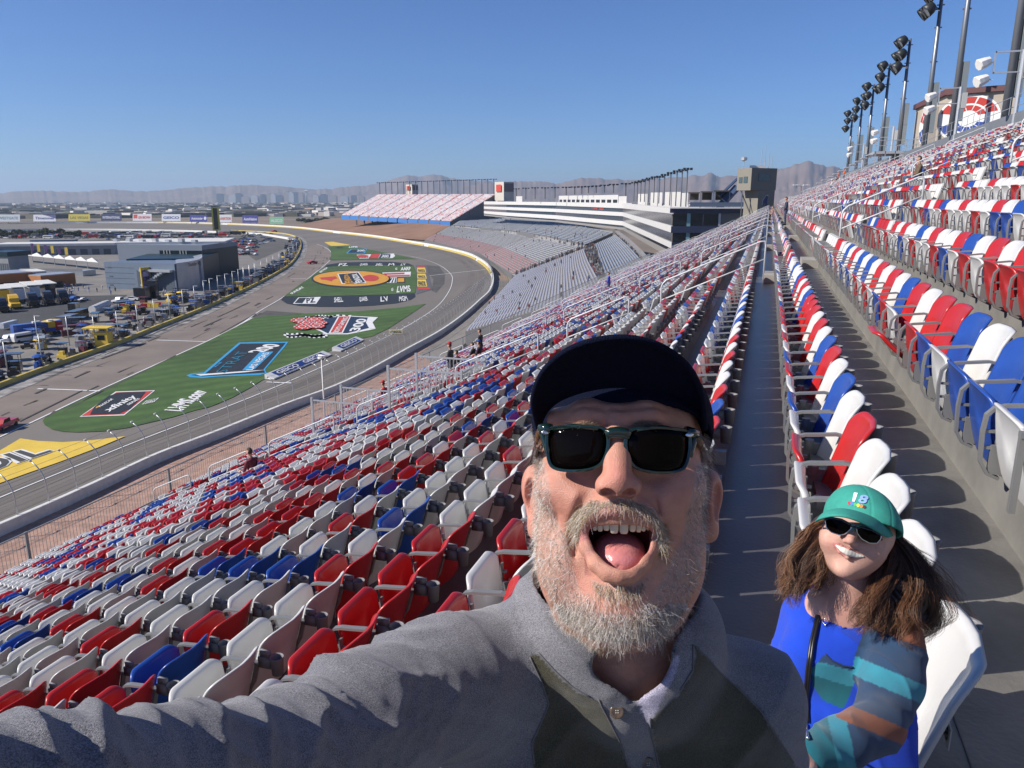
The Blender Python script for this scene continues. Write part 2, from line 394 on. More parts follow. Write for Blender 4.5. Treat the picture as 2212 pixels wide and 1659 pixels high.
def seat_meshes():
    M = {}
    for c in 'WRB':
        for part in ('backrest', 'seat_pan', 'open_pan'):
            mb = MB(); mb.add(*SH[part]); M[part, c] = mb.mesh(part, [seatM[c]], True)
    mb = MB(); y = .25                                      # arm frame on the far side (+Y), shared with the next seat
    def strip(pts, w, t, mi=0):
        pts = [np.array(p, float) for p in pts]; L = []; 
        for i, p in enumerate(pts):
            d = pts[min(i+1, len(pts)-1)]-pts[max(i-1, 0)]; d /= np.linalg.norm(d); nrm = np.array([-d[1], d[0]])
            L.append((p, nrm))
        vs = []
        for p, nr in L:
            for s_, e in ((-1, -1), (1, -1), (1, 1), (-1, 1)): q = p+nr*t*.5*e; vs.append((q[0], y+s_*w/2, q[1]))
        n_ = len(L); fs = [(i*4+j, i*4+(j+1) % 4, i*4+4+(j+1) % 4, i*4+4+j) for i in range(n_-1) for j in range(4)]+[(3, 2, 1, 0), tuple((n_-1)*4+j for j in range(4))]
        mb.add(vs, fs, mi)
    strip([(-.035, .640), (-.10, .652), (-.20, .640), (-.26, .634), (-.305, .620), (-.335, .585), (-.342, .50), (-.335, .36), (-.30, .30), (-.25, .28)], .034, .015)
    strip([(-.27, .56), (-.275, .45), (-.262, .38), (-.24, .30)], .030, .012)
    for z in (.50, .42): mb.box(-.33, -.24, y-.008, y+.008, z, z+.014)
    strip([(-.05, .64), (-.09, .50), (-.15, .40), (-.17, .30), (-.17, .25)], .036, .016)
    mb.box(-.30, -.12, y-.012, y+.012, .30, .44)
    mb.lathe([(.001, -.03), (.028, -.03), (.03, 0), (.028, .03), (.001, .03)], (-.20, y, .43), 10)
    M['arm'] = mb.mesh('armrest', [grey_cast], False)
    mb = MB(); n_ = 16; cx, cy = .085, .25
    prof = [(.0, .60), (.034, .60), (.041, .71), (.044, .715), (.042, .718), (.037, .71), (.031, .612), (.0001, .612)]; cx = .095
    mb.lathe(prof[1:], (cx, cy, 0), n_); mb.box(-.03, .055, cy-.018, cy+.018, .63, .70); mb.box(-.02, .05, cy-.010, cy+.010, .70, .745)
    M['cup'] = mb.mesh('cup_holder', [cup_m], True)
    mb = MB(); 
    for i in range(1): mb.obox((.0025, -.13, .748), (.0016, 0, 0), (0, .026, 0), (0, 0, .018))
    M['plate'] = mb.mesh('number_plate', [plateM])
    return M
AISLE = [(19.0, 20.4), (31.5, 32.8), (44, 45.3), (56.5, 57.8), (69, 70.3), (81.5, 82.8), (94, 95.3), (106.5, 107.8), (119, 120.3), (131.5, 132.8), (144, 145.3)]
PH0 = .43
ROWC = {0: 'WWWRWBWRBWRWRRRBWRWRBW', 1: 'WWBBWBRRWRBWRWRWBWBWRWB', 2: 'RRWRWBRWWRWBWWRWRW', 3: 'WRWBBWRWWWRWWBRWRW', -1: 'WWWRBRWWRWRWWBWBWBWBWW'}
def seat_col(n, k):
    s = ROWC.get(n); j = k-ROWK.get(n, 0)
    if s and 0 <= j < len(s): return s[j]
    h = random.Random((n+60)*4099+k+200).random()
    return 'W' if h < .56 else ('R' if h < .84 else 'B')
ROWK = {0: 4, 1: 5, 2: 13, 3: 17, -1: 6}
def slots():
    L = []
    for n in range(N0+1, N1+1):
        for k in range(int((Y0+.5)/SP), int(Y1/SP)-1):
            y = (k+.5)*SP+PH0
            if any(a-.1 < y < b+.1 for a, b in AISLE) or (n >= 0 and y < 1.9): continue
            L.append((n, k, y))
    return L
MANPOLY = [(760, 1659), (860, 1530), (1040, 1420), (1190, 1300), (1200, 1050), (1210, 860), (1270, 800), (1400, 800), (1460, 870), (1480, 1100), (1440, 1340), (1640, 1530), (1680, 1659)]
WOMPOLY = [(1740, 1659), (1740, 1400), (1750, 1270), (1830, 1190), (1880, 1200), (1930, 1400), (1900, 1659)]
ARMPOLY = [(0, 1700), (0, 1640), (300, 1620), (600, 1610), (700, 1700)]
def seat_name_label(c, n, r, opened=False):
    cn = {'W': 'white', 'R': 'red', 'B': 'blue'}[c]; st_ = 'unfolded' if opened else 'folded'
    row = 'in the woman\'s own row' if n == 0 else ('in the %s row %s the woman' % (ordn(abs(n)), 'above' if n > 0 else 'below'))
    return '%s %s seat, %s from the near end %s' % (cn, st_, ordn(r), row)
def build_seats():
    M = seat_meshes(); S = slots(); P = np.array([(XB(n)-.15, y, ZF(n)+.6) for n, k, y in S])
    z = P@FW; px = PW/2+F*(P@RT)/np.maximum(z, .01); py = PH/2-F*(P@UP)/np.maximum(z, .01)
    vis = (z > .45) & (px > -70) & (px < PW+70) & (py > -60) & (py < PH+70)
    hid = inpoly(px, py, MANPOLY) | inpoly(px, py, ARMPOLY)
    woman_k = 3                                              # the woman's own seat
    sc = np.where(vis & ~hid, 1/np.maximum(z, .1), 0)
    top = set(np.argsort(-sc)[:300].tolist())
    for i, (n, k, y) in enumerate(S):
        if n == 0 and k == woman_k: top.add(i)
    if len(top) > 300: top.discard(sorted(top, key=lambda i: sc[i])[1])
    rank = {}
    big = []; rest = []
    for i, s in enumerate(S): (big if i in top else rest).append(s)
    for n, k, y in sorted(big, key=lambda s: (s[0], s[1])): rank[n, k] = 1+sum(1 for m in big if m[0] == n and m[1] < k)
    up = sorted([s for s in big if s[0] == 1], key=lambda s: s[1])
    for n, k, y in big:
        c = seat_col(n, k); op = (n == 1 and k == ROWK[1]+7); own = (n == 0 and k == woman_k)
        if own: y -= .10
        lab = seat_name_label(c, n, rank[n, k], op)
        if own: lab = 'white seat numbered 28 with the woman in the green cap sitting in it'; c = 'W'
        o = empty('stadium_seat', (XB(n), y, ZF(n)), 0, lab, 'seat', 'folding seats of the grandstand')
        b = inst('backrest', M['backrest', c], o)
        inst('seat_pan', M['open_pan' if (op or own) else 'seat_pan', c], o)
        inst('armrest', M['arm'], o)
        if z_dist(n, y) < 14: inst('cup_holder', M['cup'], o)
        if n >= 0 and y < 9:
            p = inst('number_plate', M['plate'], b)
            mb = MB(); num = str(28-(k-woman_k)) if n == 0 else str(30-(k-woman_k)) if 30-(k-woman_k) > 0 else '1'
            X_ = -.0012-.0045 if False else .0000
            text_quad(mb, num, (X_, -.113, .737), (X_, -.147, .737), (X_, -.147, .759), (X_, -.113, .759), bold=.02)
            t = mb.build('number', ink, p)
            if own: p.scale = (1, 1.7, 1.7); p.location = (-.019, .10, -.67)
    # all the other seats: one mass
    V = []; Fs = []; mi = []; off = 0
    def lod(level):
        v = []; f = []; m = []
        def bx(pts8, mat_): b = len(v); v.extend(pts8); f.extend([[b+i for i in q] for q in ((0, 2, 3, 1), (4, 5, 7, 6), (0, 1, 5, 4), (2, 6, 7, 3), (0, 4, 6, 2), (1, 3, 7, 5))]); m.extend([mat_]*6)
        if level == 0:
            def slab(xs, zs, ys, th, mat_):
                b = len(v); nz, ny = len(zs), len(ys)
                for e in (-1, 1):
                    for j in range(nz):
                        for i in range(ny): v.append((xs(zs[j], ys[i])+e*th*.5, ys[i]*(1 if j < nz-2 else (.94 if j == nz-2 else .78)), zs[j]))
                g = lambda e, j, i: b+(e*nz+j)*ny+i
                for e in (0, 1):
                    for j in range(nz-1):
                        for i in range(ny-1): q = [g(e, j, i), g(e, j, i+1), g(e, j+1, i+1), g(e, j+1, i)]; f.append(q if e else q[::-1]); m.append(mat_)
                for i in range(ny-1): f.append([g(0, nz-1, i), g(0, nz-1, i+1), g(1, nz-1, i+1), g(1, nz-1, i)]); m.append(mat_)
                for j in range(nz-1):
                    for i, fl in ((0, 0), (ny-1, 1)): q = [g(0, j, i), g(0, j+1, i), g(1, j+1, i), g(1, j, i)]; f.append(q[::-1] if fl else q); m.append(mat_)
            slab(lambda zz, y: -.125+.165*((zz-.22)/.6)-.062*(y/.23)**2, [.24, .5, .75, .80, .82], [-.23, -.18, -.09, 0, .09, .18, .23], .03, 0)
            slab(lambda zz, y: -.19-.12*(zz-.26)/.43-(.04 if zz > .67 else 0), [.27, .60, .66, .685], [-.218, -.1, .1, .218], .032, 0)
            bx([(x, y, zz) for zz in (.625, .648) for y in (.23, .27) for x in (-.34, -.05)], 3)
            bx([(x, y, zz) for zz in (.3, .625) for y in (.235, .265) for x in (-.34, -.315)], 3)
            bx([(x, y, zz) for zz in (.61, .70) for y in (.22, .28) for x in (.05, .12)], 4)
        else:
            bx([(x+xo, y, zz) for zz, xo in ((.24, -.15), (.82, 0)) for y in (-.225, .225) for x in (-.02, .02)], 0)
            bx([(x+xo, y, zz) for zz, xo in ((.28, -.19), (.69, -.31)) for y in (-.21, .21) for x in (-.03, .03)], 0)
            bx([(x, y, zz) for zz in (.62, .65) for y in (.23, .27) for x in (-.34, -.05)], 3)
        return np.array(v, np.float32), np.array(f), np.array(m)
    for level, sel in ((0, [s for s in rest if z_dist(s[0], s[2]) < 40]), (1, [s for s in rest if z_dist(s[0], s[2]) >= 40])):
        v, f, m = lod(level); n_ = len(sel)
        T = np.array([(XB(n), y, ZF(n)) for n, k, y in sel], np.float32); ci = np.array(['WRB'.index(seat_col(n, k)) for n, k, y in sel])
        V.append((v[None]+T[:, None]).reshape(-1, 3)); Fs.append((f[None]+(np.arange(n_)*len(v))[:, None, None]+off).reshape(-1, 4)); off += n_*len(v)
        mm = np.tile(m, (n_, 1)); mm = np.where(mm == 0, ci[:, None], mm); mi.append(mm.reshape(-1))
    me = np_mesh('stadium_seats', np.concatenate(V), np.concatenate(Fs), [seatM['W'], seatM['R'], seatM['B'], grey_cast, cup_m], np.concatenate(mi), False)
    inst('stadium_seats', me, label='thousands of smaller red, white and blue seats filling the rest of the grandstand', cat='seats', group='folding seats of the grandstand', kind='stuff')
def z_dist(n, y): return sqrt(XB(n)**2+y*y+ZF(n)**2)
# ---------------------------------------------------------------- aisles, rails, fence, poles
def zp(x): return -1.93+RISE*(x-XR(0))/RUN-.0     # slope through the tread noses
def in_frame(p, m=60):
    p = np.array(p, float); z = p@FW
    if z < .3: return False
    x = PW/2+F*(p@RT)/z; y = PH/2-F*(p@UP)/z; return -m < x < PW+m and -m < y < PH+m
def build_aisles():
    # one rail run: posts and two bars following the slope, rounded ends
    c = 0; proto = {}
    def rail_mesh(L):
        if L in proto: return proto[L]
        mb = MB(); s = RISE/RUN; r = .023
        mb.tube([(0, 0, 0), (0, 0, .86), (.03, 0, .95), (.12, 0, .99+s*.12), (L-.12, 0, .99+s*(L-.12)), (L-.03, 0, .95+s*L), (L, 0, .86+s*L), (L, 0, s*L-.02)], r, 6)
        me1 = mb.mesh('rail_frame', [white_rail], True); mb = MB(); mb.tube([(0, 0, .52), (L, 0, .52+s*L)], .019, 6); proto[L] = (me1, mb.mesh('lower_bar', [white_rail], True)); return proto[L]
    mbst = MB(); stepm = mat('aisle_step', (.33, .31, .28), .8, var=.15, vscale=3)
    for ai, (a, b) in enumerate(AISLE):
        yc = (a+b)/2
        runs = [(-24, -22), (-21, -19), (-18, -15), (-14, -11), (-10, -7), (-6, -4), (-3, 0), (2, 4), (6, 8), (10, 12)]
        for ri, (n0, n1) in enumerate(runs):
            x0 = XR(n0)+.45; L = round(RUN*(n1-n0), 2); z0 = ZF(n0)
            me1, me2 = rail_mesh(L); c += 1
            pos = 'nearest' if ai == 0 else ordn(ai+1)
            o = empty('aisle_rail', (x0, yc, z0), 0, 'white tube handrail in the %s aisle, %s run counted up from the front' % (pos, ordn(ri+1)), 'handrail', 'handrails along the aisle steps')
            inst('rail_frame', me1, o); inst('lower_bar', me2, o)
        for n in range(N0+1, N1+1):
            z = ZF(n); x = XR(n); mbst.box(x-.02, x+.30, a+.12, b-.12, z-.1, z+.008) if False else None
            mbst.box(XR(n+1)-.36, XR(n+1)-.002, a+.12, b-.12, z+.002, z+RISE*.5)
    mbst.build('aisle_steps', stepm, None, label='concrete half steps running down every aisle between the seat blocks', cat='steps', group='aisle steps', kind='structure')
def build_fences():
    # pedestrian fence at the foot of the stand, in panels
    x = XR(N0)-.08; z0 = ZF(N0)+.12; panel = 6.25; i = 0; y = 4.0
    fm = mat('fence_grey', (.30, .31, .32), .5, metal=.3)
    mb = MB(); H = 1.05
    for k in range(int(panel/.13)): mb.box(-.006, .006, k*.13, k*.13+.011, .06, H)
    bars = mb.mesh('pickets', [fm]); mb = MB()
    for z in (.06, H): mb.box(-.02, .02, 0, panel, z-.02, z+.02)
    for yy in (0, panel-.05): mb.box(-.025, .025, yy, yy+.05, -.1, H+.03)
    fr = mb.mesh('fence_frame', [fm])
    while y < 150:
        i += 1; o = empty('picket_fence', (x, y, z0), 0, '%s grey picket fence panel from the left along the foot of the seats' % ordn(i), 'fence', 'picket fence panels at the foot of the stand')
        inst('pickets', bars, o); inst('fence_frame', fr, o); y += panel
    # guard rails round the stairway openings
    for q, (px_, py_, L) in enumerate(((842, 905, 2.6), (668, 945, 2.2))):
        n = -13 if q == 0 else -19; yy = 18.2 if q == 0 else 21.0
        yy = (19.4, 21.6)[q]; n = (-13, -18)[q]
        mb = MB(); x0 = XB(n)-.1; x1 = x0+2.3; z = ZF(n)
        for (xa, ya, xb, yb) in ((x0, yy, x1, yy), (x0, yy+1.9, x1, yy+1.9), (x1, yy, x1, yy+1.9)):
            m_ = int(max(abs(xb-xa), abs(yb-ya))/.11)
            for k in range(m_+1):
                t = k/m_; X_ = xa+(xb-xa)*t; Y_ = ya+(yb-ya)*t; zb = z+(X_-x0)*RISE/RUN
                mb.box(X_-.008, X_+.008, Y_-.008, Y_+.008, zb, z+1.95)
            mb.box(min(xa, xb)-.02, max(xa, xb)+.02, min(ya, yb)-.02, max(ya, yb)+.02, z+1.93, z+1.98)
        for X_, Y_ in ((x0, yy), (x1, yy), (x0, yy+1.9), (x1, yy+1.9)): mb.box(X_-.035, X_+.035, Y_-.035, Y_+.035, z-.4, z+2.05)
        o = mb.build('stairway_guard', galv, None, label=('tall grey barred guard around the stairway opening in the seats, upper one', 'tall grey barred guard around the stairway opening nearer the front fence')[q], cat='guard rail', group='stairway guards')
def build_poles():
    XP = XR(N1+2)+.9; zt = ZF(N1)+.3
    # concourse wall behind the last row
    mb = MB(); mb.box(XR(N1+2)-.05, XR(N1+2)+.25, Y0, Y1, ZF(N1)-.2, ZF(N1)+1.5); mb.box(XR(N1+2)+.2, XR(N1+2)+6, Y0, Y1, ZF(N1)+.9, ZF(N1)+1.2)
    w_ = mb.build('back_wall', mat('grey_panel_wall', (.16, .175, .19), .6, var=.1, vscale=1), None, label='dark grey wall and walkway behind the top row of seats', cat='wall')
    mb = MB()
    for k in range(90):
        y = 8+k*1.6; mb.tube([(XR(N1+2)+.1, y, ZF(N1)+1.4), (XR(N1+2)+.1, y, ZF(N1)+2.45)], .018, 5)
    for z in (1.9, 2.45): mb.tube([(XR(N1+2)+.1, 8, ZF(N1)+z), (XR(N1+2)+.1, 8+89*1.6, ZF(N1)+z)], .02, 5)
    mb.build('top_railing', galv, w_)
    steel = mat('pole_steel', (.20, .215, .235), .42, metal=.55); dk = mat('lamp_housing', (.035, .04, .04), .45, metal=.3); pl = mat('ballast_box', (.20, .23, .24), .6); glass = mat('lamp_glass', (.25, .27, .28), .08, spec=.8)
    ys = [53.6, 68.2, 79.2, 94.6, 109, 124, 137.6, 152.5]; XPb = XP
    nm = ['nearest of the tall poles, cut off by the right edge of the picture', 'second tall pole from the right, passing in front of the logo building', 'third tall pole from the right with the lowest lamps cut by the top edge', 'fourth tall pole from the right, its dark lamps just under the top edge', 'fifth tall floodlight pole from the right, above the top row of seats', 'sixth tall floodlight pole from the right, above the top row of seats', 'seventh tall floodlight pole from the right, second from the far end', 'farthest and shortest looking floodlight pole of the row above the seats']
    for i, y in enumerate(ys):
        o = empty('floodlight_pole', (XPb, y, zt), 0, nm[i], 'floodlight', 'tall floodlight poles above the grandstand')
        H = (20, 19, 15.5, 13.2, 13.0, 12.6, 12.2, 11.8)[i]
        mb = MB(); mb.tube([(0, 0, 0), (0, 0, H)], .26, 10, r2=.13); mb.lathe([(.36, 0), (.36, 1.2), (.30, 1.25), (.30, 1.4)], (0, 0, 0), 10)
        mb.build('pole', steel, o, True)
        mb = MB(); mb.box(.24, .62, -.22, .22, 2.6, 6.8); mb.box(.24, .64, -.24, .24, 4.6, 4.64); mb.build('ballast_cabinet', pl, o)
        mb = MB()
        for z in (H-.6, H-2.4, H-4.2, H*.55): mb.box(-.3, .3, -.06, .06, z-.05, z+.05)
        mb.build('bracket', steel, o)
        rg = random.Random(i); LS_ = 1.45
        for j in range(9):
            a = (j % 3)-1; b = j//3; zz = H-.3-b*1.25; xx = -.75-.25*rg.random()-(b == 2)*.1; yy = a*.75+.2*rg.random()
            mb = MB(); ax = np.array([-.75, .1*a, -.62]); ax /= np.linalg.norm(ax); s = np.cross(ax, [0, 0, 1]); s /= np.linalg.norm(s); t = np.cross(s, ax)
            vs = []; prof = [(.10, -.36), (.26, -.30), (.36, -.05), (.40, .22), (.37, .24)]
            for r, h in prof:
                for q in range(10): A = 2*pi*q/10; vs.append(np.array([xx, yy, zz])+ax*h*LS_+r*LS_*(cos(A)*s+sin(A)*t))
            mb.add(vs, [(u*10+q, u*10+(q+1) % 10, (u+1)*10+(q+1) % 10, (u+1)*10+q) for u in range(4) for q in range(10)]+[tuple(range(10))[::-1]])
            mb.tube([(0, 0, zz+.1), (xx*.6, yy, zz+.15), (xx, yy, zz)], .04, 5)
            l = mb.build('lamp', dk, o, True); mb = MB(); mb.add([np.array([xx, yy, zz])+ax*.2*LS_+.37*LS_*(cos(2*pi*q/10)*s+sin(2*pi*q/10)*t) for q in range(10)], [tuple(range(10))]); mb.build('lamp_glass', glass, l)
    # white speaker stands beside some poles
    wb = mat('white_speaker_shell', (.72, .71, .68), .45)
    for i, (y, lab) in enumerate(((48.0, 'white loudspeaker pair on a short post beside the nearest floodlight pole'), (62.0, 'white loudspeaker pair on a short post in front of the logo building'), (92.5, 'white loudspeaker pair on a short post beside the fourth tall pole'), (119.5, 'farthest white loudspeaker pair on a short post by the far tall poles'))):
        o = empty('speaker_post', (XP-.9, y, zt), 0, lab, 'loudspeaker', 'loudspeakers on short posts')
        mb = MB(); mb.tube([(0, 0, 0), (0, 0, 4.3)], .11, 8); mb.box(-1.3, 0, -.04, .04, 4.2, 4.28); mb.box(-1.3, 0, -.04, .04, 3.2, 3.26); mb.box(-1.32, -1.24, -.04, .04, 3.2, 4.28); mb.build('post', galv, o)
        mb = MB(); mb.box(.12, .42, -.2, .2, 2.9, 3.9); mb.build('control_box', mat('cabinet_grey', (.42, .43, .42), .5), o)
        for z in (3.75, 2.9):
            mb = MB(); c = np.array([-1.75, 0, z]); ax = np.array([-.8, -.3, -.35]); ax /= np.linalg.norm(ax); s = np.cross(ax, [0, 0, 1]); s /= np.linalg.norm(s); t = np.cross(s, ax)
            vs = []
            for r, h in ((.12, -.32), (.22, -.28), (.28, 0), (.31, .28), (.28, .32)):
                for q in range(8): A = 2*pi*(q+.5)/8; vs.append(c+ax*h+r*(cos(A)*s+sin(A)*t)*1.0)
            mb.add(vs, [(u*8+q, u*8+(q+1) % 8, (u+1)*8+(q+1) % 8, (u+1)*8+q) for u in range(4) for q in range(8)]+[tuple(range(8))[::-1], tuple(range(32, 40))])
            mb.tube([(-1.28, 0, z), (-1.6, 0, z)], .03, 5); mb.build('horn', wb, o)
def flat_disc_logo(mb, P, r0, r1, a0, a1, mi, seg=24):   # ring sector on a plane given by P(u,v)->xyz
    vs = []; n = seg
    for i in range(n+1):
        a = a0+(a1-a0)*i/n; vs += [P(r0*cos(a), r0*sin(a)), P(r1*cos(a), r1*sin(a))]
    mb.add(vs, [(2*i, 2*i+1, 2*i+3, 2*i+2) for i in range(n)], mi)
def build_logo_building():
    # tan building with the red and blue oval emblem above the top concourse
    tan = mat('tan_stucco', (.42, .37, .30), .85, var=.12, vscale=.5, bump=.2, bscale=8); dkroof = mat('maroon_roof', (.12, .05, .05), .6)
    def at(px_, py_, Y): d = ray(px_, py_); return d*(Y/d[1])
    Y = 84.0
    a = at(2042, 240, Y); b = at(2158, 207, Y-1.5); z0 = 3.0; zt = at(2100, 204, Y)[2]; x0, x1 = a[0], b[0]+1.2
    xl = at(1988, 250, Y+9)[0]
    o = empty('logo_building', (x0, Y, z0), 0, 'tan building with a red, white and blue oval emblem above the top rows', 'building')
    mb = MB(); mb.prism([(0, 0), (x1-x0, -2.0), (x1-x0+2, 12), (xl-x0, 12)], 0, zt-z0-.0); mb.build('wall', tan, o)
    mb = MB(); mb.prism([(-.3, -.35), (x1-x0+.3, -2.35), (x1-x0+2.4, 12.3), (xl-x0-.3, 12.3)], zt-z0+.003, zt-z0+.5); mb.build('roof_edge', dkroof, o)
    red = mat('emblem_red', (.45, .03, .02), .5); wh = mat('emblem_white', (.75, .75, .72), .5); bl = mat('emblem_blue', (.02, .06, .28), .5)
    for face in (0, 1):
        if face == 0: A = np.array([0, 0, 0.]); U = np.array([x1-x0, -2.0, 0]); cu, cz, ru, rz_ = .36, at(2095, 258, Y)[2]-z0, 2.6, 2.1
        else: A = np.array([xl-x0, 12, 0.]); U = np.array([x0-xl, -12, 0]); cu, cz, ru, rz_ = .42, at(2000, 268, Y+5)[2]-z0, 2.4, 1.9
        Ul = np.linalg.norm(U); U = U/Ul; Nn = np.array([U[1], -U[0], 0]); 
        def P(u, v, k=0): return A+U*(cu*Ul+u*ru)+np.array([0, 0, cz+v*rz_])+Nn*(.06+k)
        mb = MB(); n_ = 40
        mb.add([P(cos(2*pi*i/n_), sin(2*pi*i/n_), 0) for i in range(n_)]+[P(cos(2*pi*i/n_), sin(2*pi*i/n_), -.059) for i in range(n_)], [tuple(range(n_))]+[(i, n_+i, n_+(i+1) % n_, (i+1) % n_) for i in range(n_)], 0)
        for s_, mi in ((1, 1), (-1, 2)):
            for i in range(5):
                a0 = s_*(radians(14)+i*radians(152)/5+.035); a1 = s_*(radians(14)+(i+1)*radians(152)/5-.035)
                for r0, r1 in ((.30, .56), (.61, .92)):
                    vs = []
                    for q in range(9):
                        t = a0+(a1-a0)*q/8; vs += [P(r0*cos(t), r0*sin(t)*.95+s_*.06, .012), P(r1*cos(t), r1*sin(t)*.95+s_*.03, .012)]
                    mb.add(vs, [(2*q, 2*q+1, 2*q+3, 2*q+2) for q in range(8)], mi)
        mb.build('emblem', [wh, red, bl], o)
    mb = MB(); mb.box(-1.5, -.6, -.3, .6, 0, zt-z0-1.0); mb.build('column', tan, o)
    # stair and deck beside the building
    mb = MB(); mb.box(-5.5, -.8, 2, 7, 1.4, 1.65)
    for k in range(10): mb.box(-6.0-k*.5, -5.5-k*.5, 2.5, 4.5, 1.3-k*.30, 1.4-k*.30)
    for k in range(6): mb.box(-5.4+k*.9, -5.34+k*.9, 2, 2.06, -1, 2.7)
    mb.box(-5.5, -.8, 2, 2.05, 2.65, 2.7); mb.box(-5.5, -.8, 2, 2.05, 2.15, 2.2); mb.build('stair_deck', galv, o)
# ---------------------------------------------------------------- small seated / standing people in the stand and on the ground
def small_person(loc, rz, top, legs, skin_c=(.45, .26, .18), hair=(.05, .035, .025), pose='sit', hat=None, label='', group=None, pattern=None, s=1.0):
    o = empty('person', loc, rz, label, 'person', group)
    h = .022*s if pose == 'sit' else .024*s
    f = Fld((-.35, -.35, -.05), (.35, .75, 1.85), h)     # local x right, y forward, z up (float box)
    S = pose == 'sit'; hz = .48 if S else .90
    f.ell((0, 0, hz), (.17, .13, .12), 0); f.ell((0, .01, hz+.26), (.17, .115, .22), .06); f.ell((0, .0, hz+.44), (.19, .10, .09), .05)
    f.cap((0, .0, hz+.48), (0, .03, hz+.60), .055, .05, .03); f.ell((0, .04, hz+.72), (.078, .095, .118), .02); f.ell((0, .135, hz+.70), (.014, .018, .02), .01)
    for q in (-1, 1):
        f.ell((q*.082, .03, hz+.71), (.012, .02, .03), .006)
        if S: f.chain([(q*.10, .02, hz), (q*.12, .42, hz+.04), (q*.12, .44, .05), (q*.12, .56, .04)], [.09, .065, .05, .04], .03)
        else: f.chain([(q*.09, 0, hz), (q*.11, .02, .47), (q*.12, -.02, .06), (q*.12, .12, .035)], [.09, .065, .05, .04], .03)
        if S: f.chain([(q*.21, 0, hz+.44), (q*.26, .08, hz+.18), (q*.12, .30, hz+.12), (q*.10, .36, hz+.12)], [.055, .045, .036, .034], .02)
        else: f.chain([(q*.21, 0, hz+.44), (q*.27, .03, hz+.16), (q*.16, .24, hz+.16), (q*.12, .30, hz+.18)], [.055, .045, .036, .034], .02)
    V, Q_ = f.mesh()
    # the field helper orients for the camera-aligned frame: flip for plain space
    Q_ = Q_[:, ::-1].copy()
    z = V[:, 2]; C = np.tile(np.array(top), (len(V), 1)); leg = (z < hz-.02) | ((V[:, 1] > .14) & (z < hz+.10) & (np.abs(V[:, 0]) < .22) & S)
    if pattern is not None:
        k = ((np.floor(V[:, 0]/.06)+np.floor(z/.06)+np.floor(V[:, 1]/.06)) % 2 == 0); C[k] = pattern
    C[leg] = legs; C[(z < .11)] = (.05, .05, .05)
    head = z > hz+.545; C[head] = skin_c; hr = head & ((z > hz+.76) | ((V[:, 1] < .02) & (z > hz+.66))); C[hr] = hair
    hand = (V[:, 1] > .27) & (z > hz+.05) & (z < hz+.25) & (np.abs(V[:, 0]) < .17) & ~leg; C[hand] = skin_c
    me = np_mesh('body', V*s, Q_, [mat('person_cloth_skin', (1, 1, 1), .8, vcol=True)], None, True, C); inst('body', me, o)
    if hat:
        mb = MB(); n = 12; prof = [(.094, .0), (.098, .03), (.085, .075), (.05, .10), (.005, .105)]; mb.lathe(prof, (0, .04, hz+.765), n)
        mb.prism([(-.07, .12), (.07, .12), (.06, .20), (0, .225), (-.06, .20)], hz+.765, hz+.775); mb.build('cap', mat('hat_%d' % int(sum(hat)*9999), hat, .8), o, True).scale = (s, s, s)
    return o
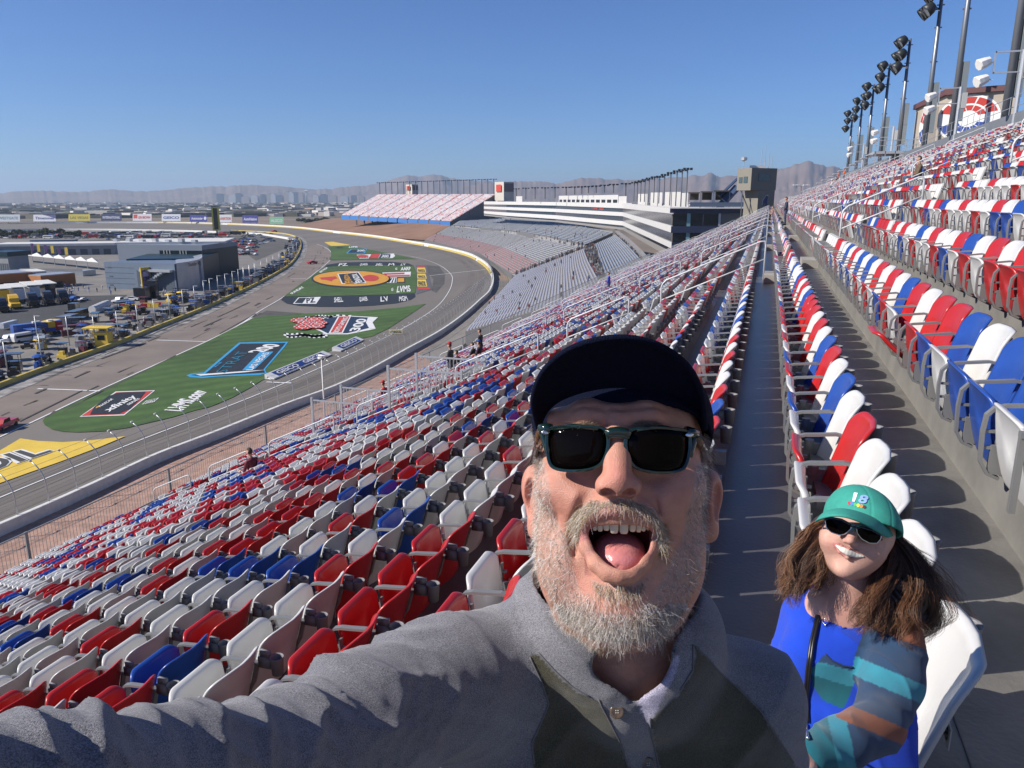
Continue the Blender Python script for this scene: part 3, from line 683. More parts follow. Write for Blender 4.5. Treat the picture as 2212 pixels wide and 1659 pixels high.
def build_spectators():
    def seat_at(px_, py_, n, dz=.0):
        d = ray(px_, py_); z = ZF(n)+.48+dz; 
        x = XB(n)-.22; t = x/d[0]; return (x, d[1]*t, ZF(n))
    L = [
     (1668, 468, 0, 'sitb', (.42, .30, .28), (.02, .02, .022), None, (.10, .03, .03), 'person in a red and white checked shirt seated far along the row on the right'),
     (1706, 425, 1, 'stand', (.03, .04, .07), (.03, .04, .08), None, None, 'person in a dark jacket standing beside the far end of the rows'),
     (1985, 372, 6, 'sit', (.12, .085, .05), (.05, .09, .16), None, None, 'person in a brown coat and jeans slumped among the seats on the right'),
     (1807, 388, 10, 'sit', (.03, .03, .035), (.03, .03, .04), None, None, 'person in black sitting high up near the far light poles'),
     (1797, 402, 8, 'sit', (.5, .5, .52), (.05, .06, .1), (.7, .7, .7), None, 'person in white with a pale hat high up near the far light poles'),
     (980, 745, -15, 'stand', (.03, .03, .035), (.04, .045, .07), (.35, .02, .03), None, 'person in a red cap and dark jacket standing in the lower rows'),
     (988, 782, -16, 'sit', (.015, .015, .018), (.03, .05, .1), None, None, 'person in black sitting in front of the small group in the lower rows'),
     (1022, 738, -16, 'sit', (.02, .02, .025), (.03, .03, .04), None, None, 'person in a black top at the upper left of the small group lower down'),
     (1036, 752, -15, 'sit', (.02, .02, .03), (.03, .04, .08), (.02, .06, .25), None, 'person in a blue cap and dark clothes in the middle of the small group'),
     (1044, 733, -16, 'stand', (.03, .03, .03), (.05, .05, .07), None, None, 'person standing in dark clothes at the back of the small group in the lower rows'),
     (829, 832, -20, 'sit', (.40, .03, .03), (.03, .04, .08), (.4, .03, .03), None, 'person in a bright red jacket and cap down by the front fence'),
     (543, 995, -17, 'sit', (.11, .012, .025), (.03, .06, .14), None, None, 'person in a maroon jacket and jeans sitting by the handrail on the left'),
     (1320, 604, -13, 'stand', (.03, .06, .40), (.05, .05, .08), None, None, 'person in a bright blue shirt standing far away at the foot of the stand'),
    ]
    for px_, py_, n, pose, top, legs, hat, pat, lab in L:
        x, y, z = seat_at(px_, py_, n)
        rz = pi/2
        if pose == 'sitb': rz = pi*.95; pose = 'sit'
        if pose == 'stand': x -= .15
        small_person((x, y, z), rz, top, legs, pose=pose, hat=hat, label=lab, pattern=pat, group='spectators in the stand')
    for i, (dx, lab) in enumerate(((0, 'left one of two people in bright orange tops standing by the far light poles'), (1.0, 'right one of two people in bright orange tops standing by the far light poles'))):
        d = ray(1812+14*i, 367); t = (XR(12)+.3)/d[0]; small_person((XR(12)+.3, d[1]*t+dx, ZF(12)), pi/2, (.75, .13, .03), (.03, .03, .04), pose='stand', hat=(.75, .13, .03), label=lab, group='people in orange')
# ================================================================ speedway: ground, track, infield
GZ = -36.0
def G(x, y, dz=0.0): return onz(x, y, GZ+dz)
def gp(pts, zf=None, dz=0.0):
    out = []
    for p in pts: q = zf(*p) if zf else p; out.append(G(q[0], q[1], dz))
    return out
def height(px, yb, yt):            # height of a thing whose foot is at (px,yb) and top at (px,yt)
    b = G(px, yb); d = ray(px, yt); k = np.hypot(b[0], b[1])/np.hypot(d[0], d[1]); return d[2]*k-GZ
def spline(P, n=8):
    P = [np.array(p, float) for p in P]; o = []
    for i in range(len(P)-1):
        p0, p1, p2, p3 = P[max(i-1, 0)], P[i], P[i+1], P[min(i+2, len(P)-1)]
        for k in range(n):
            u = k/n; o.append(.5*(2*p1+(p2-p0)*u+(2*p0-5*p1+4*p2-p3)*u*u+(3*p1-p0-3*p2+p3)*u**3))
    o.append(P[-1]); return o
WALLP = [(0, 1151.6), (203, 1060), (338.5, 996), (474, 943), (609, 887.5), (749, 833), (879, 762), (950, 722), (999.6, 686), (1034, 655), (1056.8, 632), (1064, 606), (1056.8, 583.3), (1034, 564.7), (1005, 551.2), (948, 537), (890.7, 526.6), (804.8, 512.6), (718.9, 502.5), (633, 492.8), (518.4, 486.5), (375, 482.5), (200, 482), (0, 483.5), (-300, 487), (-700, 495)]
WALL = [np.array([-78.6, -40, GZ]), np.array([-78.6, 20, GZ])]+[G(*p) for p in WALLP]
WALLS = spline(WALL, 5)
def loftpt_(P, t):
    L = [0.0]
    for a, b in zip(P[:-1], P[1:]): L.append(L[-1]+np.linalg.norm(np.array(b)-np.array(a)))
    s = t*L[-1]; i = max(0, min(len(L)-2, int(np.searchsorted(L, s))-1)); u = (s-L[i])/(L[i+1]-L[i]); return np.array(P[i])*(1-u)+np.array(P[i+1])*u
def side(a, b): t = b-a; n = np.array([t[1], -t[0], 0]); return n/np.linalg.norm(n[:2])   # to the right when walking a->b
def ribbon(mb, P, off0, off1, z0, z1=None, mi=0):
    vs = []
    for i, p in enumerate(P):
        n = side(P[max(i-1, 0)], P[min(i+1, len(P)-1)]); a = p+n*off0; b = p+n*off1; vs += [(a[0], a[1], z0), (b[0], b[1], z0 if z1 is None else z1)]
    mb.add(vs, [(2*i, 2*i+1, 2*i+3, 2*i+2) for i in range(len(P)-1)], mi)
def wall_strip(mb, P, off, th, z0, z1, mi=0):
    vs = []
    for i, p in enumerate(P):
        n = side(P[max(i-1, 0)], P[min(i+1, len(P)-1)]); a = p+n*off; b = p+n*(off+th)
        vs += [(a[0], a[1], z0), (b[0], b[1], z0), (b[0], b[1], z1), (a[0], a[1], z1)]
    fs = [(4*i+j, 4*i+(j+1) % 4, 4*i+4+(j+1) % 4, 4*i+4+j) for i in range(len(P)-1) for j in range(4)]+[(3, 2, 1, 0), tuple(4*(len(P)-1)+j for j in range(4))]
    mb.add(vs, fs, mi)
asph = mat('track_asphalt', (.165, .148, .128), .85, var=.16, vscale=.05, stretch=(1, .15, 1))
asph_d = mat('lot_asphalt', (.055, .055, .055), .9, var=.25, vscale=.06)
concm = mat('pit_concrete', (.20, .185, .165), .85, var=.22, vscale=.08)
pitc = mat('pit_lane_concrete', (.38, .365, .34), .8, vscale=.22, col2=(.07, .066, .062))
pitr = mat('pit_road_asphalt', (.20, .165, .14), .88, var=.2, vscale=.09)
gravel = mat('pink_gravel', (.40, .25, .19), .95, vscale=.9, var=.35, bump=.4, bscale=4)
grassm = mat('painted_grass', (.040, .088, .018), .95, vscale=.35, col2=(.056, .112, .024))
def _stripes():
    t = grassm.node_tree; N, L = t.nodes, t.links; b = N['Principled BSDF']; src = b.inputs['Base Color'].links[0].from_socket; w_ = N.new('ShaderNodeTexWave'); w_.inputs['Scale'].default_value = .06; w_.inputs['Distortion'].default_value = .6; w_.inputs['Detail'].default_value = 1
    tc = N.new('ShaderNodeTexCoord'); mp = N.new('ShaderNodeMapping'); mp.inputs['Rotation'].default_value = (0, 0, .55); L.new(tc.outputs['Object'], mp.inputs[0]); L.new(mp.outputs[0], w_.inputs['Vector']); r = N.new('ShaderNodeMapRange'); r.inputs[3].default_value = .86; r.inputs[4].default_value = 1.12; L.new(w_.outputs[1], r.inputs[0])
    n3 = N.new('ShaderNodeTexNoise'); n3.inputs['Scale'].default_value = .045; n3.inputs['Detail'].default_value = 8; L.new(tc.outputs['Object'], n3.inputs['Vector']); r3 = N.new('ShaderNodeMapRange'); r3.inputs[1].default_value = .3; r3.inputs[2].default_value = .7; r3.inputs[3].default_value = .75; r3.inputs[4].default_value = 1.25; L.new(n3.outputs[0], r3.inputs[0]); m2 = N.new('ShaderNodeMath'); m2.operation = 'MULTIPLY'; L.new(r.outputs[0], m2.inputs[0]); L.new(r3.outputs[0], m2.inputs[1])
    m = N.new('ShaderNodeMix'); m.data_type = 'RGBA'; m.blend_type = 'MULTIPLY'; m.inputs[0].default_value = 1; L.new(src, m.inputs[6]); L.new(m2.outputs[0], m.inputs[7]); L.new(m.outputs[2], b.inputs['Base Color'])
_stripes()
whp = mat('white_paint', (.72, .72, .70), .6, var=.1, vscale=1); yep = mat('yellow_paint', (.72, .50, .06), .55, var=.12, vscale=.4)
blk = mat('black_paint', (.022, .024, .024), .6, var=.3, vscale=.5); redp = mat('red_paint', (.50, .05, .03), .6, var=.15, vscale=.5); blup = mat('blue_paint', (.03, .10, .40), .6); cyp = mat('cyan_paint', (.04, .30, .55), .6); navyp = mat('navy_paint', (.015, .03, .06), .6); orp = mat('amber_paint', (.62, .30, .02), .6, var=.15, vscale=.4); purp = mat('purple_paint', (.09, .03, .14), .6)
PITW = [(-420, 1010), (-200, 915), (0, 836.8), (113, 794), (250, 745.7), (330, 713), (392.7, 688), (450, 664), (500, 641), (553, 615.7), (600, 590), (627, 572), (643, 551.8), (650, 533), (648, 520), (636, 511), (610, 505), (560, 501), (500, 498.5)]
def build_ground():
    mb = MB(); n = 64; R_ = 26000
    mb.add([(0, 0, GZ-.9)]+[(R_*cos(2*pi*i/n), R_*sin(2*pi*i/n), GZ-.9) for i in range(n)], [(0, 1+i, 1+(i+1) % n) for i in range(n)])
    des = mat('desert_floor', (.27, .205, .15), 1.0, vscale=.0022, col2=(.085, .078, .062), det=12)
    mb.build('desert_ground', des, kind='structure')
    mb = MB(); out = WALLS+[G(-1500, 520), G(-2600, 1000), G(-2600, 2200), np.array([-300, -60, GZ])]
    mb.sheet([(p[0], p[1]) for p in out], GZ-.10); mb.build('track', asph, kind='structure')
    mb = MB(); ribbon(mb, WALLS[:60], 0, 26, GZ-.14); mb.build('gravel_strip', gravel, kind='structure')
    # infield paving
    mb = MB(); P = gp(PITW); mb.sheet([(p[0], p[1]) for p in P]+[tuple(G(-100, 497.5)[:2]), tuple(G(-900, 505)[:2]), tuple(G(-1300, 1100)[:2])], GZ-.06); mb.build('pit_apron', concm, kind='structure')
    mb = MB(); P = gp([(-600, 1400), (-60, 1120), (0, 1062), (650, 945), (1100, 935), (1000, 1010), (500, 1130), (200, 1310), (-100, 1480)], z1); mb.sheet([(p[0], p[1]) for p in P], GZ-.02); mb.build('paved_lot', asph_d, kind='structure')
    mb = MB(); P = gp([(-600, 640), (0, 560), (600, 470), (1000, 450), (1500, 430), (2300, 420), (2560, 470), (2500, 520), (2212, 640), (1990, 480), (1000, 480), (0, 640)], z1); mb.sheet([(p[0], p[1]) for p in P], GZ-.015); mb.build('parking_ground', mat('infield_parking', (.10, .095, .085), .95, var=.3, vscale=.05), kind='structure')
    PW_ = spline([G(*p) for p in PITW], 4); mb = MB(); ribbon(mb, PW_, -.1, -8.5, GZ-.03); ribbon(mb, PW_, .3, 5, GZ-.025); mb.build('pit_lane', pitc, kind='structure')
    # inner (grass side) line of pit road and the darker pit road
    LN = [(-400, 1110), (0, 943), (211.6, 843.5), (443, 738.6), (518, 700.7), (560, 672), (613, 640.6), (660, 606), (713, 562), (716, 550), (712, 541), (700, 533), (684, 527)]
    LS = spline([G(*p) for p in LN], 5)
    mb = MB(); nL_, nP_ = len(LS), len(PW_)-22; LL_ = [loftpt_(LS, i/60) for i in range(61)]; PP_ = [loftpt_(PW_[:nP_], i/60) for i in range(61)]; mb.add([(p[0], p[1], GZ-.08) for pr in zip(LL_, PP_) for p in pr], [(2*i, 2*i+1, 2*i+3, 2*i+2) for i in range(60)]); mb.build('pit_road', pitr, kind='structure')
    mb = MB(); ribbon(mb, LS, -.18, .18, GZ-.02)
    for a, b in (((240, 438), (640, 452)), ((1000, 128), (1320, 138)), ((1700, 395), (1860, 402))): A, B = gp([a, b], z6); t = B-A; t /= np.linalg.norm(t); nn = np.array([-t[1], t[0], 0])*.3; mb.add([A+nn+(0, 0, .0), B+nn, B-nn, A-nn], [(0, 1, 2, 3)])
    for a, b in (((1430, 872), (1850, 826)), ((0, 1240), (95, 1190)), ((380, 895), (500, 895))): A, B = gp([a, b], z2); t = B-A; t /= np.linalg.norm(t); nn = np.array([-t[1], t[0], 0])*.35; mb.add([A+nn, B+nn, B-nn, A-nn], [(0, 1, 2, 3)])
    # white line at the bottom of the banking
    IN = [(-300, 1200), (0, 1073.7), (135, 1018), (287, 956), (430, 901), (560, 850), (700, 790), (800, 744), (876, 706), (942, 663.5), (968, 632), (976.6, 609), (973.8, 592), (948, 572), (905, 557), (850, 547)]
    ribbon(mb, spline([G(*p) for p in IN], 5), -.14, .14, GZ-.03)
    mb.build('painted_lines', whp, kind='structure')
    mb = MB()
    for off in (-3.6, -7.4, -11.2):
        ribbon(mb, WALLS, off, off-.10, GZ-.085)
    for off in (-5, -9.5): ribbon(mb, WALLS[8:90], off-1.2, off+1.2, GZ-.092, mi=1)
    mb.build('lane_seams', [mat('seam_dark', (.10, .09, .08), .9), mat('worn_groove', (.135, .12, .105), .85, var=.25, vscale=.1, stretch=(1, .08, 1))], kind='structure')
    # dark rubbered groove and shading patches of different asphalt
    mb = MB(); P = gp([(1370, 790), (1500, 800), (1545, 860), (1540, 930), (1480, 1000), (1445, 985), (1460, 900)], z2); mb.sheet([(p[0], p[1]) for p in P], GZ-.05)
    P = gp([(95, 1190), (200, 1135), (420, 1150), (520, 1160)], z2); mb.sheet([(p[0], p[1]) for p in P], GZ-.05); mb.build('dark_asphalt_patch', mat('patched_asphalt', (.085, .08, .075), .9, var=.3, vscale=.2), kind='structure')
    mb = MB(); rg = random.Random(3)
    mk = mat('tyre_marks', (.075, .066, .058), .9, var=.3, vscale=1)
    for i in range(70):                      # tyre marks on pit road and lane
        j = rg.randrange(4, len(PW_)-22); p = PW_[j]; q = PW_[j+1]; t = (q-p)/np.linalg.norm(q-p); nn = -np.array([-t[1], t[0], 0]); o = rg.uniform(2, 24); L = rg.choice([3, 5, 9, 18, 30])*rg.uniform(.7, 1.3); w_ = rg.uniform(.08, .3); s = p+(q-p)*rg.random()+nn*o
        mb.add([s-nn*w_, s+t*L-nn*w_*.6+nn*rg.uniform(-.8, .8), s+t*L+nn*w_, s+nn*w_*.7], [(0, 1, 2, 3)])
    o = mb.build('tyre_marks', mk, kind='structure'); o.location.z = .015
    # grass plots
    def plot(name, pts, zf, m=grassm, dz=.0):
        mb = MB(); P = gp(pts, zf); mb.sheet([(p[0], p[1]) for p in P], GZ+dz); return mb.build(name, m, kind='structure')
    A = [(-6, 925)] and [z6(*p) for p in ((272, 640), (285, 670), (330, 697), (400, 712), (500, 716), (650, 710), (800, 690), (950, 655), (1100, 620), (1230, 580), (1350, 550), (1480, 495), (1600, 430), (1670, 385), (1720, 362), (2060, 215), (2150, 178))]+[z2(*p) for p in ((640, 1440), (760, 1380), (1000, 1328), (1120, 1270), (1260, 1180), (1402, 1084), (1200, 1112), (900, 1140), (500, 1158), (200, 1176), (95, 1192), (0, 1243))]+[z6(*p) for p in ((1310, 143), (640, 450), (360, 585), (290, 620))]
    plot('grass', A, None)
    plot('grass', [(330, 1030), (410, 968), (640, 806), (800, 797), (1100, 794), (1310, 797), (1330, 850), (1335, 920), (1322, 1003), (1100, 1015), (700, 1026)], z2)
    plot('grass', [(662, 652), (700, 648), (830, 646), (960, 672), (1150, 708), (1345, 748), (1000, 752), (680, 757), (687, 715), (684, 690)], z2)
    plot('painted_pad', [(310, 1055), (325, 1032), (700, 1028), (1100, 1017), (1318, 1006), (1322, 1030), (1290, 1052), (1180, 1080), (1000, 1098), (800, 1107), (600, 1107), (450, 1100), (350, 1082)], z2, blk)
    plot('painted_pad', [(638, 805), (655, 790), (760, 773), (950, 768), (1150, 768), (1270, 780), (1308, 796), (1100, 793), (800, 796)], z2, blk)
    plot('painted_pad', [(1328, 790), (1408, 795), (1450, 975), (1330, 1012), (1340, 900)], z2, mat('grey_pad', (.10, .10, .11), .8), -.01)
    plot('yellow_panel', [(635, 620), (700, 616), (840, 642), (780, 645), (690, 650)], z2, yep)
    plot('yellow_panel', [(-400, 1180), (-150, 900), (0, 832), (130, 755), (240, 771), (400, 779), (600, 765), (800, 741), (640, 808), (380, 905), (180, 975), (0, 1040)], z6, yep)
LIFT = .05
def build_paint():
    """graphics painted on the grass and pads: one thing each"""
    def quad(mb, pts, zf, mi, dz=LIFT): P = gp(pts, zf); mb.add([(p[0], p[1], GZ+dz) for p in P], [tuple(range(len(P)))], mi)
    def ell(mb, c, rx, ry, zf, mi, dz=LIFT, n=32, sh=0.0): quad(mb, [(c[0]+rx*cos(2*pi*i/n)+sh*ry*sin(2*pi*i/n), c[1]+ry*sin(2*pi*i/n)) for i in range(n)], zf, mi, dz)
    def txt(mb, s, q, zf, mi, dz=LIFT+.06, bold=.02): P = gp(q, zf, dz); text_quad(mb, s, *P, mi=mi, bold=bold)
    # race emblem with the shield, chips and flags
    mb = MB(); M = [whp, navyp, redp, blk]
    quad(mb, [(560, 1215), (690, 1182), (830, 1176), (1042, 1187), (1000, 1227), (1024, 1274), (812, 1316), (650, 1316), (600, 1290), (520, 1260)], z2, 0)
    quad(mb, [(575, 1218), (700, 1187), (832, 1182), (1005, 1192), (965, 1228), (985, 1266), (808, 1308), (660, 1309), (610, 1284), (540, 1258)], z2, 1, LIFT+.04)
    quad(mb, [(740, 1182), (838, 1180), (775, 1308), (668, 1310)], z2, 0, LIFT+.08); quad(mb, [(750, 1185), (826, 1184), (765, 1304), (682, 1305)], z2, 2, LIFT+.12)
    txt(mb, 'BOYD GAMING', [(742, 1300), (818, 1188), (780, 1188), (700, 1301)], z2, 0, LIFT+.16)
    txt(mb, '300', [(900, 1290), (962, 1200), (885, 1196), (820, 1292)], z2, 0, LIFT+.10, .03)
    quad(mb, [(965, 1192), (1042, 1187), (1000, 1227), (1024, 1274), (975, 1272), (950, 1228)], z2, 0, LIFT+.06)
    for c, rx, ry in (((445, 1218), 66, 17), ((560, 1210), 66, 17), ((500, 1236), 70, 18), ((600, 1236), 62, 17), ((470, 1268), 70, 20), ((575, 1262), 66, 18)):
        ell(mb, c, rx, ry, z2, 2, LIFT+.14+.0004*c[0]); ell(mb, c, rx*.45, ry*.45, z2, 0, LIFT+.40); ell(mb, c, rx*.32, ry*.32, z2, 2, LIFT+.44)
        for i in range(8): a = i*pi/4; ell(mb, (c[0]+rx*.82*cos(a), c[1]+ry*.82*sin(a)), rx*.11, ry*.13, z2, 0, LIFT+.42, 6)
    for (xa, ya), (xb, yb), w_ in (((330, 1308), (660, 1330), 12), ((350, 1325), (640, 1318), 10), ((430, 1196), (840, 1172), 11), ((480, 1183), (700, 1176), 9)):
        n_ = 18
        for i in range(n_):
            for r in range(2):
                x0 = xa+(xb-xa)*i/n_; x1 = xa+(xb-xa)*(i+1)/n_; wv = lambda x: 5*sin((x-xa)/28); y0 = ya+(yb-ya)*i/n_+wv(x0)+r*w_; y1 = ya+(yb-ya)*(i+1)/n_+wv(x1)+r*w_
                quad(mb, [(x0, y0-w_/2), (x1, y1-w_/2), (x1, y1+w_/2), (x0, y0+w_/2)], z2, 0 if (i+r) % 2 else 3, LIFT+.03)
    mb.build('painted_emblem', M, label='race emblem reading 300 with red poker chips and checkered flags painted on the grass', cat='ground graphic')
    # hotel race panel
    mb = MB(); M = [cyp, blk, whp, mat('teal_line_paint', (.02, .16, .24), .6)]
    quad(mb, [(1190, 355), (1215, 345), (1300, 336), (1525, 145), (1840, 140), (1815, 175), (1690, 318), (1703, 340), (1660, 352), (1400, 362), (1290, 372), (1215, 366)], z6, 0)
    quad(mb, [(1215, 353), (1310, 344), (1535, 153), (1822, 148), (1680, 316), (1690, 338), (1400, 355), (1290, 362)], z6, 1, LIFT+.04)
    quad(mb, [(1545, 325), (1660, 205), (1745, 205), (1625, 318)], z6, 0, LIFT+.08)
    txt(mb, 'STRAT', [(1440, 338), (1590, 200), (1520, 200), (1372, 335)], z6, 3, LIFT+.12, 0.0); txt(mb, 'THE', [(1375, 305), (1420, 268), (1405, 268), (1362, 303)], z6, 0, LIFT+.12)
    txt(mb, '200', [(1680, 205), (1800, 160), (1700, 150), (1570, 208)], z6, 2, LIFT+.12, .04); txt(mb, 'LAS VEGAS', [(1612, 318), (1722, 208), (1680, 208), (1568, 320)], z6, 2, LIFT+.14)
    quad(mb, [(1250, 352), (1560, 330), (1700, 322), (1560, 338), (1280, 360)], z6, 2, LIFT+.10)
    mb.build('ground_sign', M, label='black slanted panel with blue edge reading STRAT 200 LAS VEGAS painted on the grass', cat='ground graphic')
    mb = MB(); M = [whp, redp, blk, orp]
    quad(mb, [(508, 619), (738, 458), (990, 450), (793, 610)], z6, 0); quad(mb, [(520, 615), (742, 464), (975, 455), (788, 604)], z6, 1, LIFT+.04)
    quad(mb, [(575, 608), (600, 560), (690, 490), (760, 466), (930, 462), (900, 500), (830, 570), (760, 602)], z6, 2, LIFT+.08)
    txt(mb, 'NASCAR', [(640, 556), (725, 505), (712, 498), (628, 548)], z6, 0, LIFT+.14); txt(mb, 'xfinity', [(705, 592), (890, 490), (835, 478), (655, 572)], z6, 0, LIFT+.14, .03); txt(mb, 'SERIES', [(820, 545), (895, 503), (880, 498), (806, 538)], z6, 0, LIFT+.14)
    quad(mb, [(612, 570), (640, 558), (640, 548), (612, 560)], z6, 3, LIFT+.12)
    mb.build('ground_sign', M, label='black panel in a red and white frame reading xfinity painted on the grass', cat='ground graphic')
    mb = MB(); txt(mb, 'LVMS.com', [(1160, 583), (1320, 462), (1240, 440), (1045, 575)], z6, 0, LIFT, .04); mb.build('ground_lettering', whp, label='white letters LVMS.com painted on the grass near the tip', cat='ground graphic')
    mb = MB(); quad(mb, [(905, 540), (935, 515), (1015, 497), (985, 525)], z6, 0); quad(mb, [(915, 536), (940, 517), (1003, 502), (978, 523)], z6, 1, LIFT+.04); txt(mb, 'EERO', [(925, 536), (985, 520), (995, 505), (940, 518)], z6, 0, LIFT+.08)
    mb.build('painted_box', [whp, grassm], label='small white outlined box with short lettering beside the black xfinity panel', cat='ground graphic')
    # oil company panel, start of the lettering on yellow
    mb = MB(); q = [(-150, 1070), (215, 870), (170, 795), (-330, 905)]
    def slab(s, q, w): txt(mb, s, q, z6, w, LIFT+(.05 if w else 0), .03 if w else .09)
    txt(mb, 'OIL', [(-175, 1010), (352, 836), (222, 800), (-260, 922)], z6, 1, LIFT+.03, .085); txt(mb, 'OIL', [(-160, 1001), (340, 835), (216, 807), (-245, 925)], z6, 0, LIFT+.07, .02)
    mb.build('ground_lettering', [mat('charcoal_paint', (.06, .06, .055), .7), whp], label='charcoal slanted letters with white edge on the yellow panel', cat='ground graphic')
    mb = MB(); M = [blk, orp, redp, whp, blk]
    ell(mb, (838, 898), 300, 66, z2, 0, LIFT, 48); ell(mb, (838, 896), 285, 58, z2, 1, LIFT+.08, 48)
    quad(mb, [(600, 890), (720, 880), (735, 895), (700, 905), (690, 918), (640, 905), (615, 905)], z2, 2, LIFT+.14); ell(mb, (985, 893), 62, 24, z2, 2, LIFT+.14)
    quad(mb, [(735, 862), (895, 848), (955, 930), (768, 938)], z2, 3, LIFT+.16); quad(mb, [(744, 865), (890, 853), (944, 926), (774, 933)], z2, 0, LIFT+.22)
    txt(mb, 'PENNZOIL', [(860, 930), (810, 860), (785, 862), (790, 932)], z2, 1, LIFT+.30, .03); txt(mb, 'PENNZOIL', [(930, 925), (880, 857), (840, 860), (875, 930)], z2, 3, LIFT+.30, .03)
    mb.build('painted_oval', M, label='large amber oval with a black centre panel painted on the middle grass plot', cat='ground graphic')
    mb = MB(); M = [whp, redp, blk, orp]
    quad(mb, [(1075, 850), (1290, 843), (1285, 878), (1072, 884)], z2, 0); quad(mb, [(1082, 856), (1240, 850), (1240, 862), (1082, 868)], z2, 1, LIFT+.05); quad(mb, [(1100, 872), (1280, 866), (1280, 876), (1090, 882)], z2, 1, LIFT+.05)
    quad(mb, [(1085, 928), (1130, 888), (1185, 886), (1180, 926)], z2, 0)
    for k in range(4): quad(mb, [(1092+k*24, 926), (1130+k*14, 890), (1136+k*14, 890), (1102+k*24, 926)], z2, 2, LIFT+.05)
    quad(mb, [(1182, 888), (1245, 886), (1246, 926), (1180, 928)], z2, 2); quad(mb, [(1190, 893), (1238, 891), (1238, 921), (1188, 922)], z2, 3, LIFT+.05)
    mb.build('painted_emblem', M, label='small red and white race emblem at the right end of the amber oval', cat='ground graphic')
    mb = MB()
    for q, s in (([(610, 850), (665, 815), (650, 808), (595, 845)], 'BETMGM'), ([(392, 1012), (490, 960), (465, 952), (375, 1006)], 'SUNDAY'), ([(1210, 835), (1290, 830), (1285, 805), (1215, 808)], 'AARP'), ([(1180, 1000), (1290, 992), (1280, 945), (1190, 950)], 'LVMS'), ([(1170, 828), (1186, 828), (1186, 812), (1172, 812)], 'G'), ([(1140, 988), (1156, 986), (1156, 964), (1142, 966)], 'G')): txt(mb, s, q, z2, 0, LIFT, .03)
    mb.build('ground_lettering', whp, label='white sponsor words painted round the corners of the middle grass plot', cat='ground graphic')
    mb = MB()
    quad(mb, [(400, 1085), (440, 1038), (610, 1033), (575, 1085)], z2, 0); quad(mb, [(412, 1080), (446, 1042), (500, 1040), (470, 1082)], z2, 1, LIFT+.05)
    for k, x in enumerate((480, 690, 880, 1040, 1180)):
        txt(mb, ('PZ', 'SHELL', 'QUAKER', 'LV', 'MGM')[k], [(x+20, 1078-k*3), (x+90, 1072-k*3), (x+80-k*2, 1036-k*3), (x+20, 1040-k*3)], z2, 1 if k == 0 else 0, LIFT+.10, .02)
    for k, x in enumerate((740, 900, 1020, 1115, 1210)): txt(mb, ('PZ', 'QUAKER', 'SHELL', 'M', 'LV')[k], [(x, 800-k), (x+75-k*8, 798-k), (x+70-k*8, 778), (x+10, 780)], z2, 0, LIFT+.10, .02)
    mb.build('ground_lettering', [whp, blk], label='white sponsor marks on the black bands above and below the middle grass plot', cat='ground graphic')
    mb = MB()
    for y0, y1 in ((812, 850), (858, 895), (902, 955)): o = (y0-812)*.06; quad(mb, [(1336+o*.3, y0), (1396+o, y0), (1405+o*1.5, y1), (1338, y1)], z2, 0); txt(mb, 'PENNZOIL', [(1345, y1-6), (1398+o, y1-6), (1392+o, y0+12), (1343, y0+12)], z2, 1, LIFT+.06)
    quad(mb, [(1338, 800), (1392, 800), (1392, 808), (1338, 808)], z2, 2); quad(mb, [(1342, 962), (1430, 962), (1435, 976), (1345, 980)], z2, 2)
    mb.build('ground_sign', [yep, blk, redp], label='three stacked yellow panels painted at the right end of the middle plot', cat='ground graphic')
    mb = MB(); M = [blk, cyp, whp, redp, navyp]
    quad(mb, [(800, 705), (835, 672), (960, 670), (940, 704)], z2, 1); quad(mb, [(812, 702), (842, 676), (950, 674), (930, 700)], z2, 0, LIFT+.1); txt(mb, '200', [(880, 690), (940, 690), (940, 676), (885, 677)], z2, 2, LIFT+.2, .03)
    mb.build('ground_sign', M, label='small dark panel with blue edge painted on the far triangular grass plot', cat='ground graphic')
    mb = MB(); quad(mb, [(880, 715), (1160, 706), (1170, 725), (1150, 740), (900, 744)], z2, 2); quad(mb, [(990, 712), (1060, 708), (1040, 742), (970, 744)], z2, 3, LIFT+.1); quad(mb, [(1065, 710), (1135, 712), (1130, 738), (1045, 742)], z2, 4, LIFT+.1); ell(mb, (925, 726), 45, 10, z2, 3, LIFT+.1)
    for k in range(9): quad(mb, [(885+k*12, 741), (891+k*12, 741), (893+k*12, 735), (887+k*12, 735)], z2, 0, LIFT+.12)
    txt(mb, '300', [(1062, 736), (1120, 735), (1122, 716), (1075, 715)], z2, 2, LIFT+.2, .03); mb.build('painted_emblem', M, label='small race emblem reading 300 painted on the far triangular grass plot', cat='ground graphic')
    mb = MB(); txt(mb, 'xfinity', [(720, 668), (780, 666), (780, 654), (725, 655)], z2, 0, LIFT, .05); txt(mb, 'LVMS', [(820, 662), (890, 660), (885, 650), (825, 651)], z2, 1, LIFT, .05); mb.build('ground_lettering', [blk, whp], label='tiny dark and white words at the top of the far grass plot', cat='ground graphic')

